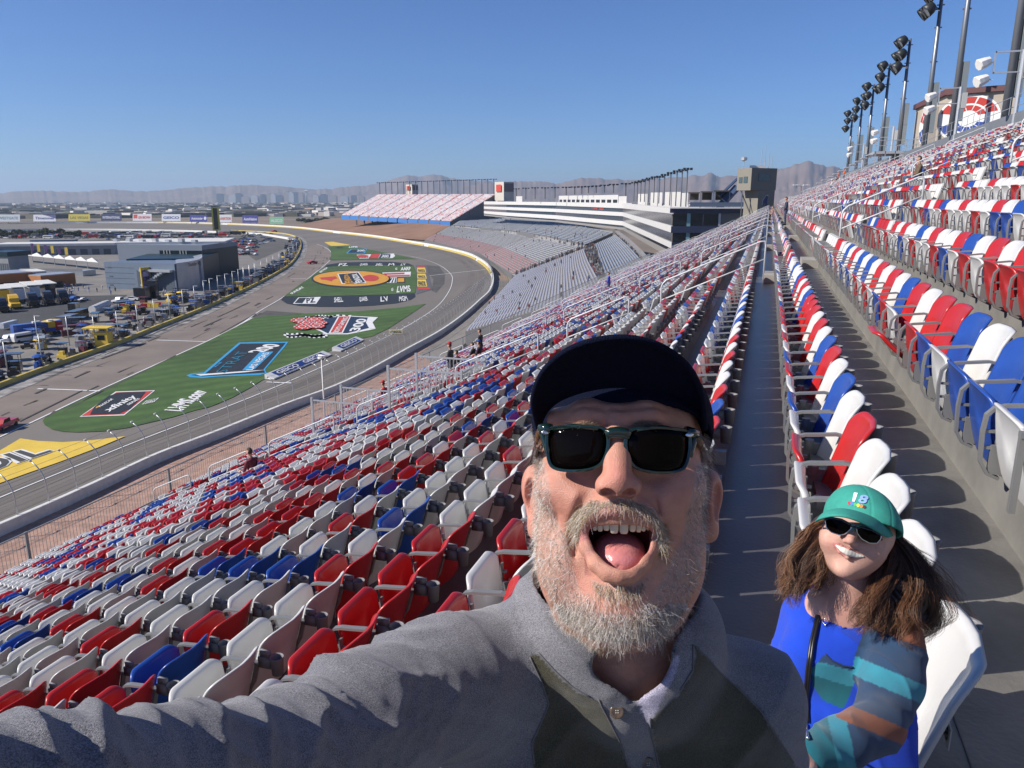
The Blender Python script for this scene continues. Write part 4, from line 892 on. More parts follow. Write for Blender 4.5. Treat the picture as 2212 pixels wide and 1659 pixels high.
def build_walls():
    wc = mat('barrier_white', (.66, .66, .63), .6, var=.15, vscale=1.5); sy = mat('barrier_yellow', (.52, .40, .10), .6, var=.1, vscale=.5); gc = mat('fence_wire', (.30, .31, .32), .5, metal=.5)
    mb = MB(); wall_strip(mb, WALLS, 0, .6, GZ-.3, GZ+1.25, 0); n0 = 68
    wall_strip(mb, WALLS, -.55, .5, GZ-.3, GZ+.35, 0)
    for q_ in range(n0, len(WALLS)-22, 4): wall_strip(mb, WALLS[q_:q_+4+(q_ % 3 > 0)], -.9, .8, GZ-.3, GZ+1.0, 1)
    wall_strip(mb, WALLS[n0:-12], .02, .5, GZ+1.25, GZ+2.3, 0)
    mb.build('outer_wall', [wc, sy], label='white concrete outer wall of the track with a yellow face round the far turn', cat='wall')
    # catch fence: curved posts and wires
    Ls = [0.0]
    for a, b in zip(WALLS[:-1], WALLS[1:]): Ls.append(Ls[-1]+np.linalg.norm(b-a))
    def along(s):
        i = max(0, min(len(Ls)-2, int(np.searchsorted(Ls, s))-1)); t = (s-Ls[i])/(Ls[i+1]-Ls[i]); p = WALLS[i]*(1-t)+WALLS[i+1]*t; return p, -side(WALLS[i], WALLS[i+1])
    prof = [(0, 1.2), (0, 3.2), (.12, 4.1), (.5, 4.9), (1.15, 5.6), (1.9, 6.1)]
    mbp = MB(); mbp.tube([(x, 0, z) for x, z in prof], .075, 5); me = mbp.mesh('post', [galv], True)
    hd_ = MB(); hd_.box(1.85, 2.0, -.18, .18, 6.02, 6.20); hm = hd_.mesh('post_head', [whp])
    s = 82.0; i = 0; mw = MB()
    lines = [[] for _ in prof[1:]]
    while s < 620:
        p, n_ = along(s); i += 1
        if s < 330:
            o = empty('catch_fence_post', (p[0], p[1], GZ), math.atan2(n_[1], n_[0]), '%s curved steel post of the catch fence counted from the left' % ordn(i), 'fence post', 'curved posts of the catch fence'); inst('post', me, o); inst('post_head', hm, o)
        else:
            rz = math.atan2(n_[1], n_[0]); c_, s_ = cos(rz), sin(rz); mw.tube([(p[0]+c_*x, p[1]+s_*x, GZ+z) for x, z in prof], .07, 4)
        for k, (x, z) in enumerate(prof[1:]): lines[k].append((p[0]+n_[0]*x, p[1]+n_[1]*x, GZ+z))
        s += 4.15 if s < 330 else 8
    for L in lines: mw.tube(L, .022, 3, cap=False)
    for a in range(3): mw.tube([(q[0], q[1], GZ+1.7+a*.5) for q in lines[0]], .02, 3, cap=False)
    mw.build('catch_fence_wires', gc, None, label='steel cables and far posts of the catch fence along the outer wall', cat='fence')
    # pit wall, yellow with dark panels
    PW_ = spline([G(*p) for p in PITW], 6); mb = MB(); wall_strip(mb, PW_, -.35, .7, GZ-.1, GZ+.95, 0)
    for i in range(8, len(PW_)-24, 3):
        a, b = PW_[i], PW_[i]*.55+PW_[i+1]*.45; n_ = side(a, b)*-.37; mb.add([a+n_+(0, 0, .15), b+n_+(0, 0, .15), b+n_+(0, 0, .85), a+n_+(0, 0, .85)], [(0, 1, 2, 3)], 1)
    mb.build('pit_wall', [sy, mat('maroon_panel', (.22, .04, .08), .6)], label='low yellow pit wall with small maroon panels', cat='wall')
    # inner white barrier round the infield at the far turn
    mb = MB(); P = [G(*z1(x, y)) for x, y in ((-600, 400), (0, 382), (400, 376), (800, 376), (1200, 381), (1600, 389), (1900, 400), (2212, 414), (2400, 440), (2560, 470))]; wall_strip(mb, spline(P, 6), 0, .6, GZ-.2, GZ+1.9); mb.build('infield_barrier', wc, label='white barrier curving round the far end of the infield parking', cat='wall')
    # lettered board wall on the grass edge
    for q, (a, b, s, lab) in enumerate((((1690, 376), (2062, 222), 'GEICO   GEICO', 'long low white board with blue letters GEICO along the near grass edge'), ((2120, 200), (2212+60, 128), 'GEICO', 'second low white board with blue letters at the grass edge, farther off'))):
        A, B = gp([a, b], z6); t = (B-A)/np.linalg.norm(B-A); n_ = np.array([t[1], -t[0], 0]); mb = MB(); L = np.linalg.norm(B-A)
        mb.add([A, B, B+n_*2.2+(0, 0, .0), A+n_*2.2, A+(0, 0, 1.0), B+(0, 0, 1.0), B+n_*2.2+(0, 0, .25), A+n_*2.2+(0, 0, .25)], [(0, 1, 2, 3), (4, 7, 6, 5), (0, 4, 5, 1), (1, 5, 6, 2), (2, 6, 7, 3), (3, 7, 4, 0)], 0)
        a_, b_, c_, d_ = A+n_*2.0+t*2+(0, 0, .33), B+n_*2.0-t*2+(0, 0, .33), B+n_*.35-t*2+(0, 0, .90), A+n_*.35+t*2+(0, 0, .90)
        e = np.array([0, 0, .04]); mb.add([a_+e, b_+e, c_+e, d_+e], [(0, 1, 2, 3)], 1); text_quad(mb, s, a_+t+e*2+(c_-b_)*.15, b_-t+e*2+(c_-b_)*.15, c_-t+e*2-(c_-b_)*.15, d_+t+e*2-(c_-b_)*.15, mi=2, bold=.03)
        mb.build('sponsor_board', [whp, mat('board_blue', (.02, .05, .22), .5), whp], label=lab, cat='sign', group='sponsor boards')
    A, B = gp([(1125, 1312), (1228, 1312)], z2); H = height(z2(1180, 1312)[0], z2(0, 1312)[1], z2(0, 1280)[1]); mb = MB(); t = (B-A)/np.linalg.norm(B-A); n_ = np.array([t[1], -t[0], 0])*.15
    mb.add([A-n_, B-n_, B+n_, A+n_]+[p+np.array([0, 0, H]) for p in (A-n_, B-n_, B+n_, A+n_)], [(0, 3, 2, 1), (4, 5, 6, 7), (0, 1, 5, 4), (1, 2, 6, 5), (2, 3, 7, 6), (3, 0, 4, 7)], 0)
    for sg in (1, -1):
        if sg == 1: e = n_*1.1; text_quad(mb, 'PENNZOIL', A+t*.3+e+(0, 0, H*.2), B-t*.3+e+(0, 0, H*.2), B-t*.3+e+(0, 0, H*.8), A+t*.3+e+(0, 0, H*.8), mi=1, bold=.03)
    mb.build('sponsor_board', [mat('cream_board', (.62, .55, .30), .6), blk], label='cream board reading PENNZOIL standing at the inner edge of the track', cat='sign')
    # tall thin pole between stand and track
    b = G(703, 918); mb = MB(); h_ = height(703, 918, 768); mb.tube([(0, 0, 0), (0, 0, h_)], .16, 8, r2=.09); mb.box(-.5, 1.1, -.12, .12, h_-.1, h_+.15); mb.box(-.6, .1, -.15, .15, h_-.55, h_-.3); mb.build('camera_pole', whp, None, True, loc=tuple(b), label='single white pole standing between the gravel strip and the seats', cat='pole')
# ================================================================ infield buildings and vehicles
glassd = mat('dark_glass', (.010, .016, .022), .15, spec=.4); tealg = mat('teal_glass', (.008, .030, .042), .35, spec=.3)
bluep = mat('blue_grey_panel', (.13, .17, .23), .55, var=.08, vscale=.3); silv = mat('silver_panel', (.42, .44, .46), .4, metal=.4, var=.1, vscale=.4)
whroof = mat('white_roof', (.62, .61, .58), .7, var=.08, vscale=.3); greyw = mat('grey_wall', (.24, .25, .26), .7, var=.1, vscale=.3); ochre = mat('orange_stucco', (.36, .14, .045), .8, var=.1, vscale=.4)
CL = {'black': mat('black_car_paint', (.015, .015, .018), .25, coat=.5), 'white': mat('white_car_paint', (.66, .66, .66), .3, coat=.4), 'silver': mat('silver_car_paint', (.40, .41, .42), .3, metal=.5), 'yellow': mat('yellow_car_paint', (.70, .42, .02), .35, coat=.3), 'red': mat('red_car_paint', (.42, .02, .02), .3, coat=.4), 'blue': mat('blue_car_paint', (.03, .09, .34), .3, coat=.4), 'grey': mat('grey_car_paint', (.13, .13, .14), .35, coat=.3)}
tyre = mat('tyre_rubber', (.02, .02, .02), .8); umbm = {'black': CL['black'], 'white': whroof}
def V3(a, z=0.0): return np.array([a[0], a[1], z])
def block(o, name, A, B, depth, z0, z1, m, back=None):     # A,B front foot points; extrudes away from us
    A = np.array(A, float); B = np.array(B, float); t = (B-A)[:2]; t /= np.linalg.norm(t); n = np.array([-t[1], t[0]])
    mid = (A[:2]+B[:2])/2
    if n@mid < 0: n = -n
    P = [A[:2], B[:2], B[:2]+n*depth, A[:2]+n*depth]; loc = np.array(o.location)
    mb = MB(); mb.prism([(p[0]-loc[0], p[1]-loc[1]) for p in P], z0-loc[2], z1-loc[2]); return mb.build(name, m, o), n
def face_rect(mb, A, B, u0, u1, z0, z1, proud, o, mi=0):       # thin box standing proud of the face A-B
    A = np.array(A[:2], float); B = np.array(B[:2], float); t = B-A; L = np.linalg.norm(t); t /= L; n = np.array([-t[1], t[0]]); n = -n if n@((A+B)/2) > 0 else n
    a = A+t*L*u0; b = A+t*L*u1; loc = np.array(o.location); P = [a-n*.02, b-n*.02, b+n*proud, a+n*proud]
    mb.prism([(p[0]-loc[0], p[1]-loc[1]) for p in P], z0-loc[2], z1-loc[2], mi)
def build_infield():
    zb = GZ-.1
    # media building
    A, B, C = G(*z1(925, 880)), G(*z1(1165, 882)), G(*z1(1530, 903)); h = height(*z1(925, 880), z1(0, 650)[1])
    o = empty('media_building', tuple(V3((A+C)/2, GZ)), 0, 'blue grey two storey media building with dark glass corner in the infield', 'building')
    block(o, 'wall', A, C, 16, zb, GZ+h, bluep)
    mb = MB()
    for k in range(1, 5): face_rect(mb, A, C, .0, .42, GZ+h*k/5, GZ+h*k/5+.12, .06, o)
    for u, z_ in ((.05, .78), (.06, .45), (.05, .12)): face_rect(mb, A, C, u, u+.05, GZ+h*z_, GZ+h*z_+.5, .08, o)
    face_rect(mb, A, C, .46, .98, zb, GZ+h*.72, .05, o); mb.build('recess', mat('recess_blue', (.06, .08, .11), .7), o)
    mb = MB()                                           # outside stair
    for k in range(10):
        u = .55+k*.035; face_rect(mb, A, C, u, u+.035, GZ+h*(.15+.06*k), GZ+h*(.15+.06*k)+.9, 2.2, o)
    face_rect(mb, A, C, .55, .98, GZ+h*.70, GZ+h*.78, 2.3, o); mb.build('stair', silv, o)
    A2, B2 = G(*z1(1545, 903)), G(*z1(1770, 845)); h2 = height(*z1(1770, 845), z1(0, 610)[1])
    P = [];
    for i in range(9):
        t = i/8; p = A2*(1-t)+B2*t; q = np.array([A2[1]-B2[1], B2[0]-A2[0]]); q = q/np.linalg.norm(q); q = -q if q@p[:2] > 0 else q; P.append(p[:2]+q*3.0*sin(pi*t))
    loc = np.array(o.location); bk = [p*1.06 for p in (B2[:2], A2[:2])]
    mb = MB(); hh = [h*1.02+(h2-h)*i/8 for i in range(9)]+[h2, h*1.02]; mb.prism([(p[0]-loc[0], p[1]-loc[1]) for p in P+bk], zb-loc[2], [x for x in hh] if True else 0); mb.build('curved_wall', silv, o)
    mb = MB()
    for u0, u1, z_ in ((.62, .85, .78), (.55, .80, .28)): face_rect(mb, P[5], P[8], u0-.5, u1-.2, GZ+h*z_, GZ+h*z_+.7, .2, o)
    mb.build('slot_window', glassd, o)
    mb = MB(); d_ = P[6]-P[1]; d_ /= np.linalg.norm(d_); nn = np.array([d_[1], -d_[0]]); nn = -nn if nn@P[3] > 0 else nn; a = P[1]*.4+P[2]*.6+nn*.9; b = P[5]+nn*.5
    text_quad(mb, 'Thunder Hill', *(np.array([q[0]-loc[0], q[1]-loc[1], z]) for q, z in ((a, h*.86), (b, h*.86), (b, h*1.0), (a, h*1.0)))); mb.build('lettering', CL['black'], o)
    # glass corner and upper block
    GA, GB = G(*z1(1760, 850)), G(*z1(1962, 745)); hg = height(*z1(1960, 745), z1(0, 530)[1])
    block(o, 'glass_corner', GA, GB, 30, zb, GZ+hg*.93, tealg)
    UA, UB = G(*z1(1045, 790)), G(*z1(1770, 800)); hu = height(*z1(1860, 790), z1(0, 500)[1])
    block(o, 'upper_block', UA, UB, 34, zb, GZ+hu, mat('pale_blue_panel', (.20, .23, .27), .5))
    block(o, 'roof', G(*z1(1040, 788)), G(*z1(1965, 770)), 36, GZ+hu, GZ+hu+.9, whroof)
    mb = MB(); tt = (UB-UA)[:2]; tt /= np.linalg.norm(tt); n9 = np.array([-tt[1], tt[0]]); n9 = -n9 if n9@UB[:2] < 0 else n9; S1 = UB[:2]+n9*34
    face_rect(mb, UB[:2], S1, .01, .99, GZ+.5, GZ+hu*.86, .25, o); mb.build('side_glass', tealg, o)
    mb = MB(); face_rect(mb, UA, UB, .50, .995, GZ+hu*.58, GZ+hu*.84, .15, o); mb.build('window_band', glassd, o)
    mb = MB()
    for u in (.55, .585, .62, .74, .775, .81): face_rect(mb, UA, UB, u, u+.006, GZ+hu*.62, GZ+hu*.84, .3, o)
    mb.build('mullion', whroof, o)
    for k in range(7):
        p = UA*(1-k/6.5)+UB*(k/6.5); q = p*1.03; mb = MB(); mb.box(q[0]-loc[0]-1.2, q[0]-loc[0]+1.2, q[1]-loc[1]-1, q[1]-loc[1]+1, hu+.9, hu+1.9+.5*(k % 2)); mb.build('roof_unit', silv, o)
    # tall framed banner
    a, b = G(*z1(1235, 905)), G(*z1(1315, 895)); hb = height(*z1(1235, 905), z1(0, 700)[1]); o2 = empty('framed_banner', tuple(V3(a, GZ)), 0, 'tall yellow framed banner with purple picture in front of the blue building', 'banner')
    block(o2, 'frame', a, b, .4, GZ+.5, GZ+hb, yep); mb = MB(); face_rect(mb, a, b, .12, .88, GZ+1.2, GZ+hb*.88, .08, o2); mb.build('picture', mat('mauve_print', (.22, .13, .30), .6, vscale=.8, col2=(.05, .04, .07)), o2)
    mb = MB(); face_rect(mb, a, b, .2, .8, GZ+hb*.62, GZ+hb*.82, .12, o2); mb.build('pale_print', mat('pale_print', (.5, .42, .6), .6), o2)
    # garages and canopies
    for (xa, ya, xb, yb, yt, d, lab, m) in ((-60, 600, 1000, 585, 497, 24, 'long white roofed garage behind the canopies in the infield', whroof), (-100, 760, 90, 765, 560, 12, 'dark blue glass block at the left edge of the infield', tealg), (260, 492, 640, 488, 462, 10, 'low blue shed roof in front of the parked motorhomes', bluep)):
        a, b = G(*z1(xa, ya)), G(*z1(xb, yb)); hh_ = height(*z1(xa+10, ya), z1(0, yt)[1]); o = empty('garage', tuple(V3((a+b)/2, GZ)), 0, lab, 'garage'); block(o, 'wall', a, b, d, zb, GZ+hh_*.8, greyw); block(o, 'roof', a*.998, b*.998, d+2, GZ+hh_*.8, GZ+hh_, m)
        mb = MB()
        for k in range(10): face_rect(mb, a, b, .03+k*.097, .09+k*.097, zb, GZ+hh_*.5, .1, o)
        mb.build('garage_door', mat('door_dark', (.07, .08, .10), .6), o)
    for i in range(7):
        xa = 190+i*95; a, b = G(*z1(xa, 655+i*11)), G(*z1(xa+98, 664+i*11)); hh_ = height(*z1(xa, 655+i*11), z1(0, 572+i*9)[1]); o = empty('canopy', tuple(V3(a, GZ)), 0, '%s peaked white canopy from the left in the infield row' % ordn(i+1), 'canopy', 'white canopies in the infield')
        t = b-a; dd = a/np.linalg.norm(a[:2])*14; mb = MB(); t2 = t[:2]; mb.add([(0, 0, hh_*.78), (t[0], t[1], hh_*.78), (t[0]+dd[0], t[1]+dd[1], hh_*.78), (dd[0], dd[1], hh_*.78), ((t[0]+dd[0])/2, (t[1]+dd[1])/2, hh_*1.1)], [(0, 1, 4), (1, 2, 4), (2, 3, 4), (3, 0, 4), (3, 2, 1, 0)]); mb.build('cloth', whroof, o)
        mb = MB(); [mb.tube([(x, y, 0), (x, y, hh_*.78)], .12, 5) for x, y in ((0, 0), (t[0], t[1]), (dd[0], dd[1]))]; mb.build('pole', silv, o)
    a, b = G(*z1(150, 690)), G(*z1(700, 700)); o = empty('terrace_deck', tuple(V3(a, GZ)), 0, 'raised grey terrace with railings in front of the white canopies', 'terrace'); block(o, 'deck', G(*z1(180, 770)), G(*z1(720, 775)), 10, zb, GZ+2.5, silv)
    mb = MB(); face_rect(mb, G(*z1(180, 770)), G(*z1(720, 775)), 0, 1, GZ+2.5, GZ+3.6, .05, o); mb.build('railing', greyw, o)
    for (xa, ya, xb, yb, yt, d, lab, m) in ((365, 880, 660, 850, 775, 10, 'orange walled building with people on its roof terrace', ochre), (-120, 900, 300, 865, 770, 16, 'low orange and white building at the left edge with a balcony', ochre)):
        a, b = G(*z1(xa, ya)), G(*z1(xb, yb)); hh_ = height(*z1(max(xa, 0), ya), z1(0, yt)[1]); o = empty('orange_building', tuple(V3((a+b)/2, GZ)), 0, lab, 'building'); block(o, 'wall', a, b, d, zb, GZ+hh_, m); block(o, 'parapet', a*1.002, b*1.002, d, GZ+hh_, GZ+hh_+.3, silv)
        mb = MB(); face_rect(mb, a, b, .3, .6, zb, GZ+hh_*.45, .1, o); face_rect(mb, a, b, .05, .2, GZ+hh_*.2, GZ+hh_*.45, .1, o); mb.build('opening', glassd, o)
    a, b = G(*z1(-60, 830)), G(*z1(410, 800)); o = empty('flat_roof_hall', tuple(V3(a, GZ)), 0, 'flat white roof over the hall at the left edge behind the orange building', 'building'); hh_ = height(*z1(200, 815), z1(0, 740)[1]); block(o, 'wall', a, b, 14, zb, GZ+hh_*.85, greyw); block(o, 'roof', a, b, 16, GZ+hh_*.85, GZ+hh_, whroof)
    for i, (x, m) in enumerate(((278, purp), (330, yep), (392, purp), (448, yep), (508, purp), (568, yep))):
        a = G(*z1(x, 600+i*6)); hh_ = height(*z1(x, 600+i*6), z1(0, 490+i*7)[1]); o = empty('flag', tuple(V3(a, GZ)), 0, '%s tall feather flag from the left, %s cloth, above the canopies' % (ordn(i+1), 'purple' if i % 2 == 0 else 'yellow'), 'flag', 'feather flags above the canopies')
        mb = MB(); mb.tube([(0, 0, 0), (0, 0, hh_)], .08, 5); mb.build('pole', silv, o); mb = MB(); mb.box(.1, 1.9, -.03, .03, hh_*.4, hh_); mb.build('cloth', m, o); o.rotation_euler.z = YAW
    # scoring pylon
    a = G(*z1(1878, 425)); hh_ = height(*z1(1878, 425), z1(0, 168)[1]); o = empty('scoring_pylon', tuple(V3(a, GZ)), YAW+.25, 'tall yellow scoring pylon with a dark number panel at the far end of the pits', 'pylon')
    mb = MB(); mb.prism([(-3.6, -1.5), (3.6, -1.5), (3.6, 1.5), (-3.6, 1.5)], hh_*.18, hh_*.97); mb.build('panel', mat('pylon_yellow', (.62, .55, .05), .6), o); mb = MB(); mb.box(-2.0, 2.0, -1.65, -1.5, hh_*.22, hh_*.93); mb.build('screen', mat('pylon_dark', (.07, .03, .025), .5, vscale=.9, col2=(.02, .02, .02)), o)
    mb = MB(); mb.box(-3.6, 3.6, -1.6, 1.6, hh_*.97, hh_*1.0); mb.box(-.7, .7, -.6, .6, 0, hh_*.2); mb.build('cap', CL['grey'], o)
    # billboards beyond the far turn
    BB = [((-30, 172), (240, 302), (.50, .54, .56), (.12, .2, .25), 'WESTGATE', 'pale grey billboard reading WESTGATE at the left edge'), ((288, 482), (242, 300), (.66, .66, .70), (.05, .06, .2), 'Timezones', 'white billboard with a navy corner and small lettering'), ((592, 778), (238, 296), (.55, .45, .05), (.18, .15, .03), 'LAS VEGAS', 'yellow billboard with faint dark lettering'), ((873, 1052), (236, 294), (.02, .03, .10), (.6, .62, .7), 'INTERNATIONAL', 'navy billboard with small white lettering'), ((1147, 1310), (235, 295), (.72, .70, .70), (.6, .08, .06), 'LEN BROWN', 'white billboard with a red square and red lettering'), ((1397, 1560), (237, 297), (.72, .72, .72), (.03, .06, .3), 'GEICO', 'white billboard reading GEICO in blue'), ((1640, 1790), (245, 302), (.06, .06, .28), (.75, .75, .8), 'Autotrader', 'dark blue billboard reading Autotrader with a pale disc'), ((1893, 2002), (242, 308), (.72, .72, .72), (.6, .1, .06), 'AVIATION', 'white billboard with red lettering right of the pylon'), ((2095, 2230), (246, 312), (.72, .72, .72), (.12, .12, .12), 'AutoNation', 'white billboard reading AutoNation in dark letters'), ((2330, 2450), (262, 325), (.25, .50, .30), (.7, .75, .7), 'ALSCO', 'green billboard reading ALSCO, last on the right')]
    for (xa, xb), (yt, yb), c1, c2, s, lab in BB:
        D = 36*F/(z1(0, yb+18)[1]-YH)*1.02; A = Q(*z1(xa, yb), D); B = Q(*z1(xb, yb), D); C = Q(*z1(xb, yt), D); Dd = Q(*z1(xa, yt), D); o = empty('billboard', tuple(A), 0, lab, 'billboard', 'billboards beyond the far turn'); r = A
        n_ = -A/np.linalg.norm(A)*.6; mb = MB(); f = [A-r, B-r, C-r, Dd-r]; bk = [p-n_ for p in f]; mb.add(f+bk, [(0, 1, 2, 3), (7, 6, 5, 4), (0, 4, 5, 1), (1, 5, 6, 2), (2, 6, 7, 3), (3, 7, 4, 0)]); mb.build('board', mat('bb_%s' % s[:4], c1, .6), o)
        mb = MB(); e = n_*.15
        q = lambda u, v: f[0]*(1-u)*(1-v)+f[1]*u*(1-v)+f[2]*u*v+f[3]*(1-u)*v+e
        text_quad(mb, s, q(.3 if s == 'LEN BROWN' else .08, .3), q(.75 if s == 'Autotrader' else .92, .3), q(.75 if s == 'Autotrader' else .92, .68), q(.3 if s == 'LEN BROWN' else .08, .68), mi=0, bold=.03)
        if s == 'LEN BROWN': mb.add([q(.04, .35), q(.24, .35), q(.24, .9), q(.04, .9)], [(0, 1, 2, 3)])
        if s == 'Timezones': mb.add([q(.4, 1.0), q(1, 1), q(1, .4), q(.7, .75)], [(0, 1, 2, 3)])
        if s == 'Autotrader': mb.add([q(.88+.08*cos(i*pi/6), .5+.25*sin(i*pi/6)) for i in range(12)], [tuple(range(12))])
        mb.build('lettering', mat('bt_%s' % s[:4], c2, .6), o)
        mb = MB()
        for u in (.1, .5, .9): p = f[0]*(1-u)+f[1]*u-n_; mb.box(p[0]-.25, p[0]+.25, p[1]-.25, p[1]+.25, GZ-r[2]-.8, p[2]+1); 
        mb.build('leg', CL['grey'], o)
    # pit road lamps
    PL = [(335, 1382, 1290), (602, 1382, 1210), (832, 1382, 1152), (1030, 1330, 1095), (1200, 1262, 1045), (1345, 1205, 990), (1472, 1142, 955), (1590, 1100, 900), (1690, 1060, 875), (1770, 1003, 845), (1822, 980, 820), (1890, 950, 795), (1955, 930, 770), (2017, 903, 745), (2067, 880, 725), (2114, 855, 722), (2162, 833, 700), (2205, 812, 682)]
    PL = [(z1(a, b), z1(0, c)[1]) for a, b, c in PL]+[(z6(55, 372), z6(0, 165)[1]), (z6(275, 315), z6(0, 100)[1]), (z6(-120, 440), z6(0, 240)[1])]+[(z2(x, yb), z2(0, yt)[1]) for x, yb, yt in ((30, 945, 800), (75, 925, 790), (120, 905, 770), (165, 885, 750), (210, 862, 735), (255, 838, 712), (300, 812, 695), (340, 790, 680), (375, 765, 660), (405, 742, 640), (430, 715, 620))]
    mb = MB(); h0 = 7.6; mb.tube([(0, 0, 0), (0, 0, h0)], .13, 6, r2=.10); pm = mb.mesh('pole', [galv], True); mb = MB(); mb.box(-.2, 1.5, -.12, .12, h0-.05, h0+.12); am = mb.mesh('lamp_arm', [galv])
    PL.sort(key=lambda p: p[0][0])
    for i, ((x, yb), yt) in enumerate(PL):
        a = G(x, yb-2); t_ = G(x+5, yb-5)-a; o = empty('pit_lamp', tuple(V3(a, GZ)), YAW*.5, '%s lamp post from the left along the yellow pit wall' % ordn(i+1), 'lamp post', 'lamp posts along the pit wall'); inst('pole', pm, o); inst('lamp_arm', am, o)
    build_vehicles()
def wheel_mb(mb, x, y, r=.36, w=.24):
    n = 12; vs = []
    for s in (-w/2, w/2):
        for j in range(n): a = 2*pi*j/n; vs.append((x+r*cos(a), y+s, r+r*sin(a)))
    mb.add(vs, [tuple(range(n)), tuple(range(2*n-1, n-1, -1))]+[(j, n+j, n+(j+1) % n, (j+1) % n) for j in range(n)])
def car_proto(kind, col):
    """meshes for a vehicle of length along x"""
    if kind == 'car': prof = [(-2.3, .45), (-2.35, .8), (-1.9, .95), (-1.2, 1.0), (-.7, 1.42), (.6, 1.45), (1.4, 1.05), (2.2, .95), (2.35, .7), (2.3, .4)]; W = .9; gl = [(-1.05, 1.03), (-.68, 1.36), (.55, 1.39), (1.2, 1.08)]; wx = (-1.45, 1.5)
    elif kind == 'pickup': prof = [(-2.8, .5), (-2.8, .95), (-1.9, 1.1), (-1.2, 1.15), (-.8, 1.75), (.6, 1.8), (.8, 1.15), (2.7, 1.12), (2.75, .5)]; W = .98; gl = [(-1.1, 1.18), (-.75, 1.68), (.5, 1.72), (.65, 1.2)]; wx = (-1.8, 1.8)
    elif kind == 'rv': prof = [(-4.8, .5), (-4.85, 2.2), (-4.5, 3.2), (4.8, 3.3), (4.9, .5)]; W = 1.25; gl = [(-4.2, 1.7), (-4.1, 2.5), (3.8, 2.5), (3.8, 1.7)]; wx = (-3.4, 2.8)
    elif kind == 'trailer': prof = [(-6.5, 1.0), (-6.5, 4.0), (6.5, 4.05), (6.5, 1.0)]; W = 1.3; gl = None; wx = (4.2, 5.3)
    else: prof = [(-3.4, .6), (-3.4, 1.5), (-2.3, 1.75), (-2.0, 2.7), (-.9, 3.3), (.9, 3.5), (1.0, 1.0), (2.6, .9), (2.6, .6)]; W = 1.15; gl = [(-2.1, 1.85), (-1.9, 2.55), (-1.1, 2.65), (-1.1, 1.85)]; wx = (-2.4, 1.2, 2.2)
    n = len(prof); out = {}
    mb = MB(); vs = [(x, -W*(1 if z < 1.0 or kind in ('rv', 'trailer') else .86), z) for x, z in prof]+[(x, W*(1 if z < 1.0 or kind in ('rv', 'trailer') else .86), z) for x, z in prof]
    mb.add(vs, [tuple(range(n)), tuple(range(2*n-1, n-1, -1))]+[(i, n+i, n+(i+1) % n, (i+1) % n) for i in range(n)]); out['body'] = mb.mesh('body', [CL[col]])
    if gl:
        mb = MB(); w = W*.9 if kind in ('car', 'pickup', 'tractor') else W+.015; vs = [(x, -w-.01, z) for x, z in gl]+[(x, w+.01, z) for x, z in gl]; k = len(gl)
        mb.add(vs, [tuple(range(k)), tuple(range(2*k-1, k-1, -1))]+[(i, k+i, k+(i+1) % k, (i+1) % k) for i in range(k)]); out['window'] = mb.mesh('window', [glassd])
    mb = MB(); [wheel_mb(mb, x, s*(W-.1), .36 if kind in ('car', 'pickup') else .5) for x in wx for s in (-1, 1)]; out['running_gear'] = mb.mesh('running_gear', [tyre])
    return out
CARP = {}
def vehicle(kind, col, loc, rz, label, group=None, cat=None, s=1.0):
    k = (kind, col)
    if k not in CARP: CARP[k] = car_proto(kind, col)
    nm = {'car': 'parked_car', 'pickup': 'pickup_truck', 'rv': 'motorhome', 'trailer': 'race_trailer', 'tractor': 'truck_tractor'}[kind]
    o = empty(nm, tuple(loc), rz, label, cat or {'car': 'car', 'pickup': 'pickup', 'rv': 'motorhome', 'trailer': 'trailer', 'tractor': 'truck'}[kind], group); o.scale = (s, s, s)
    for n_, me in CARP[k].items(): inst(n_, me, o)
    return o
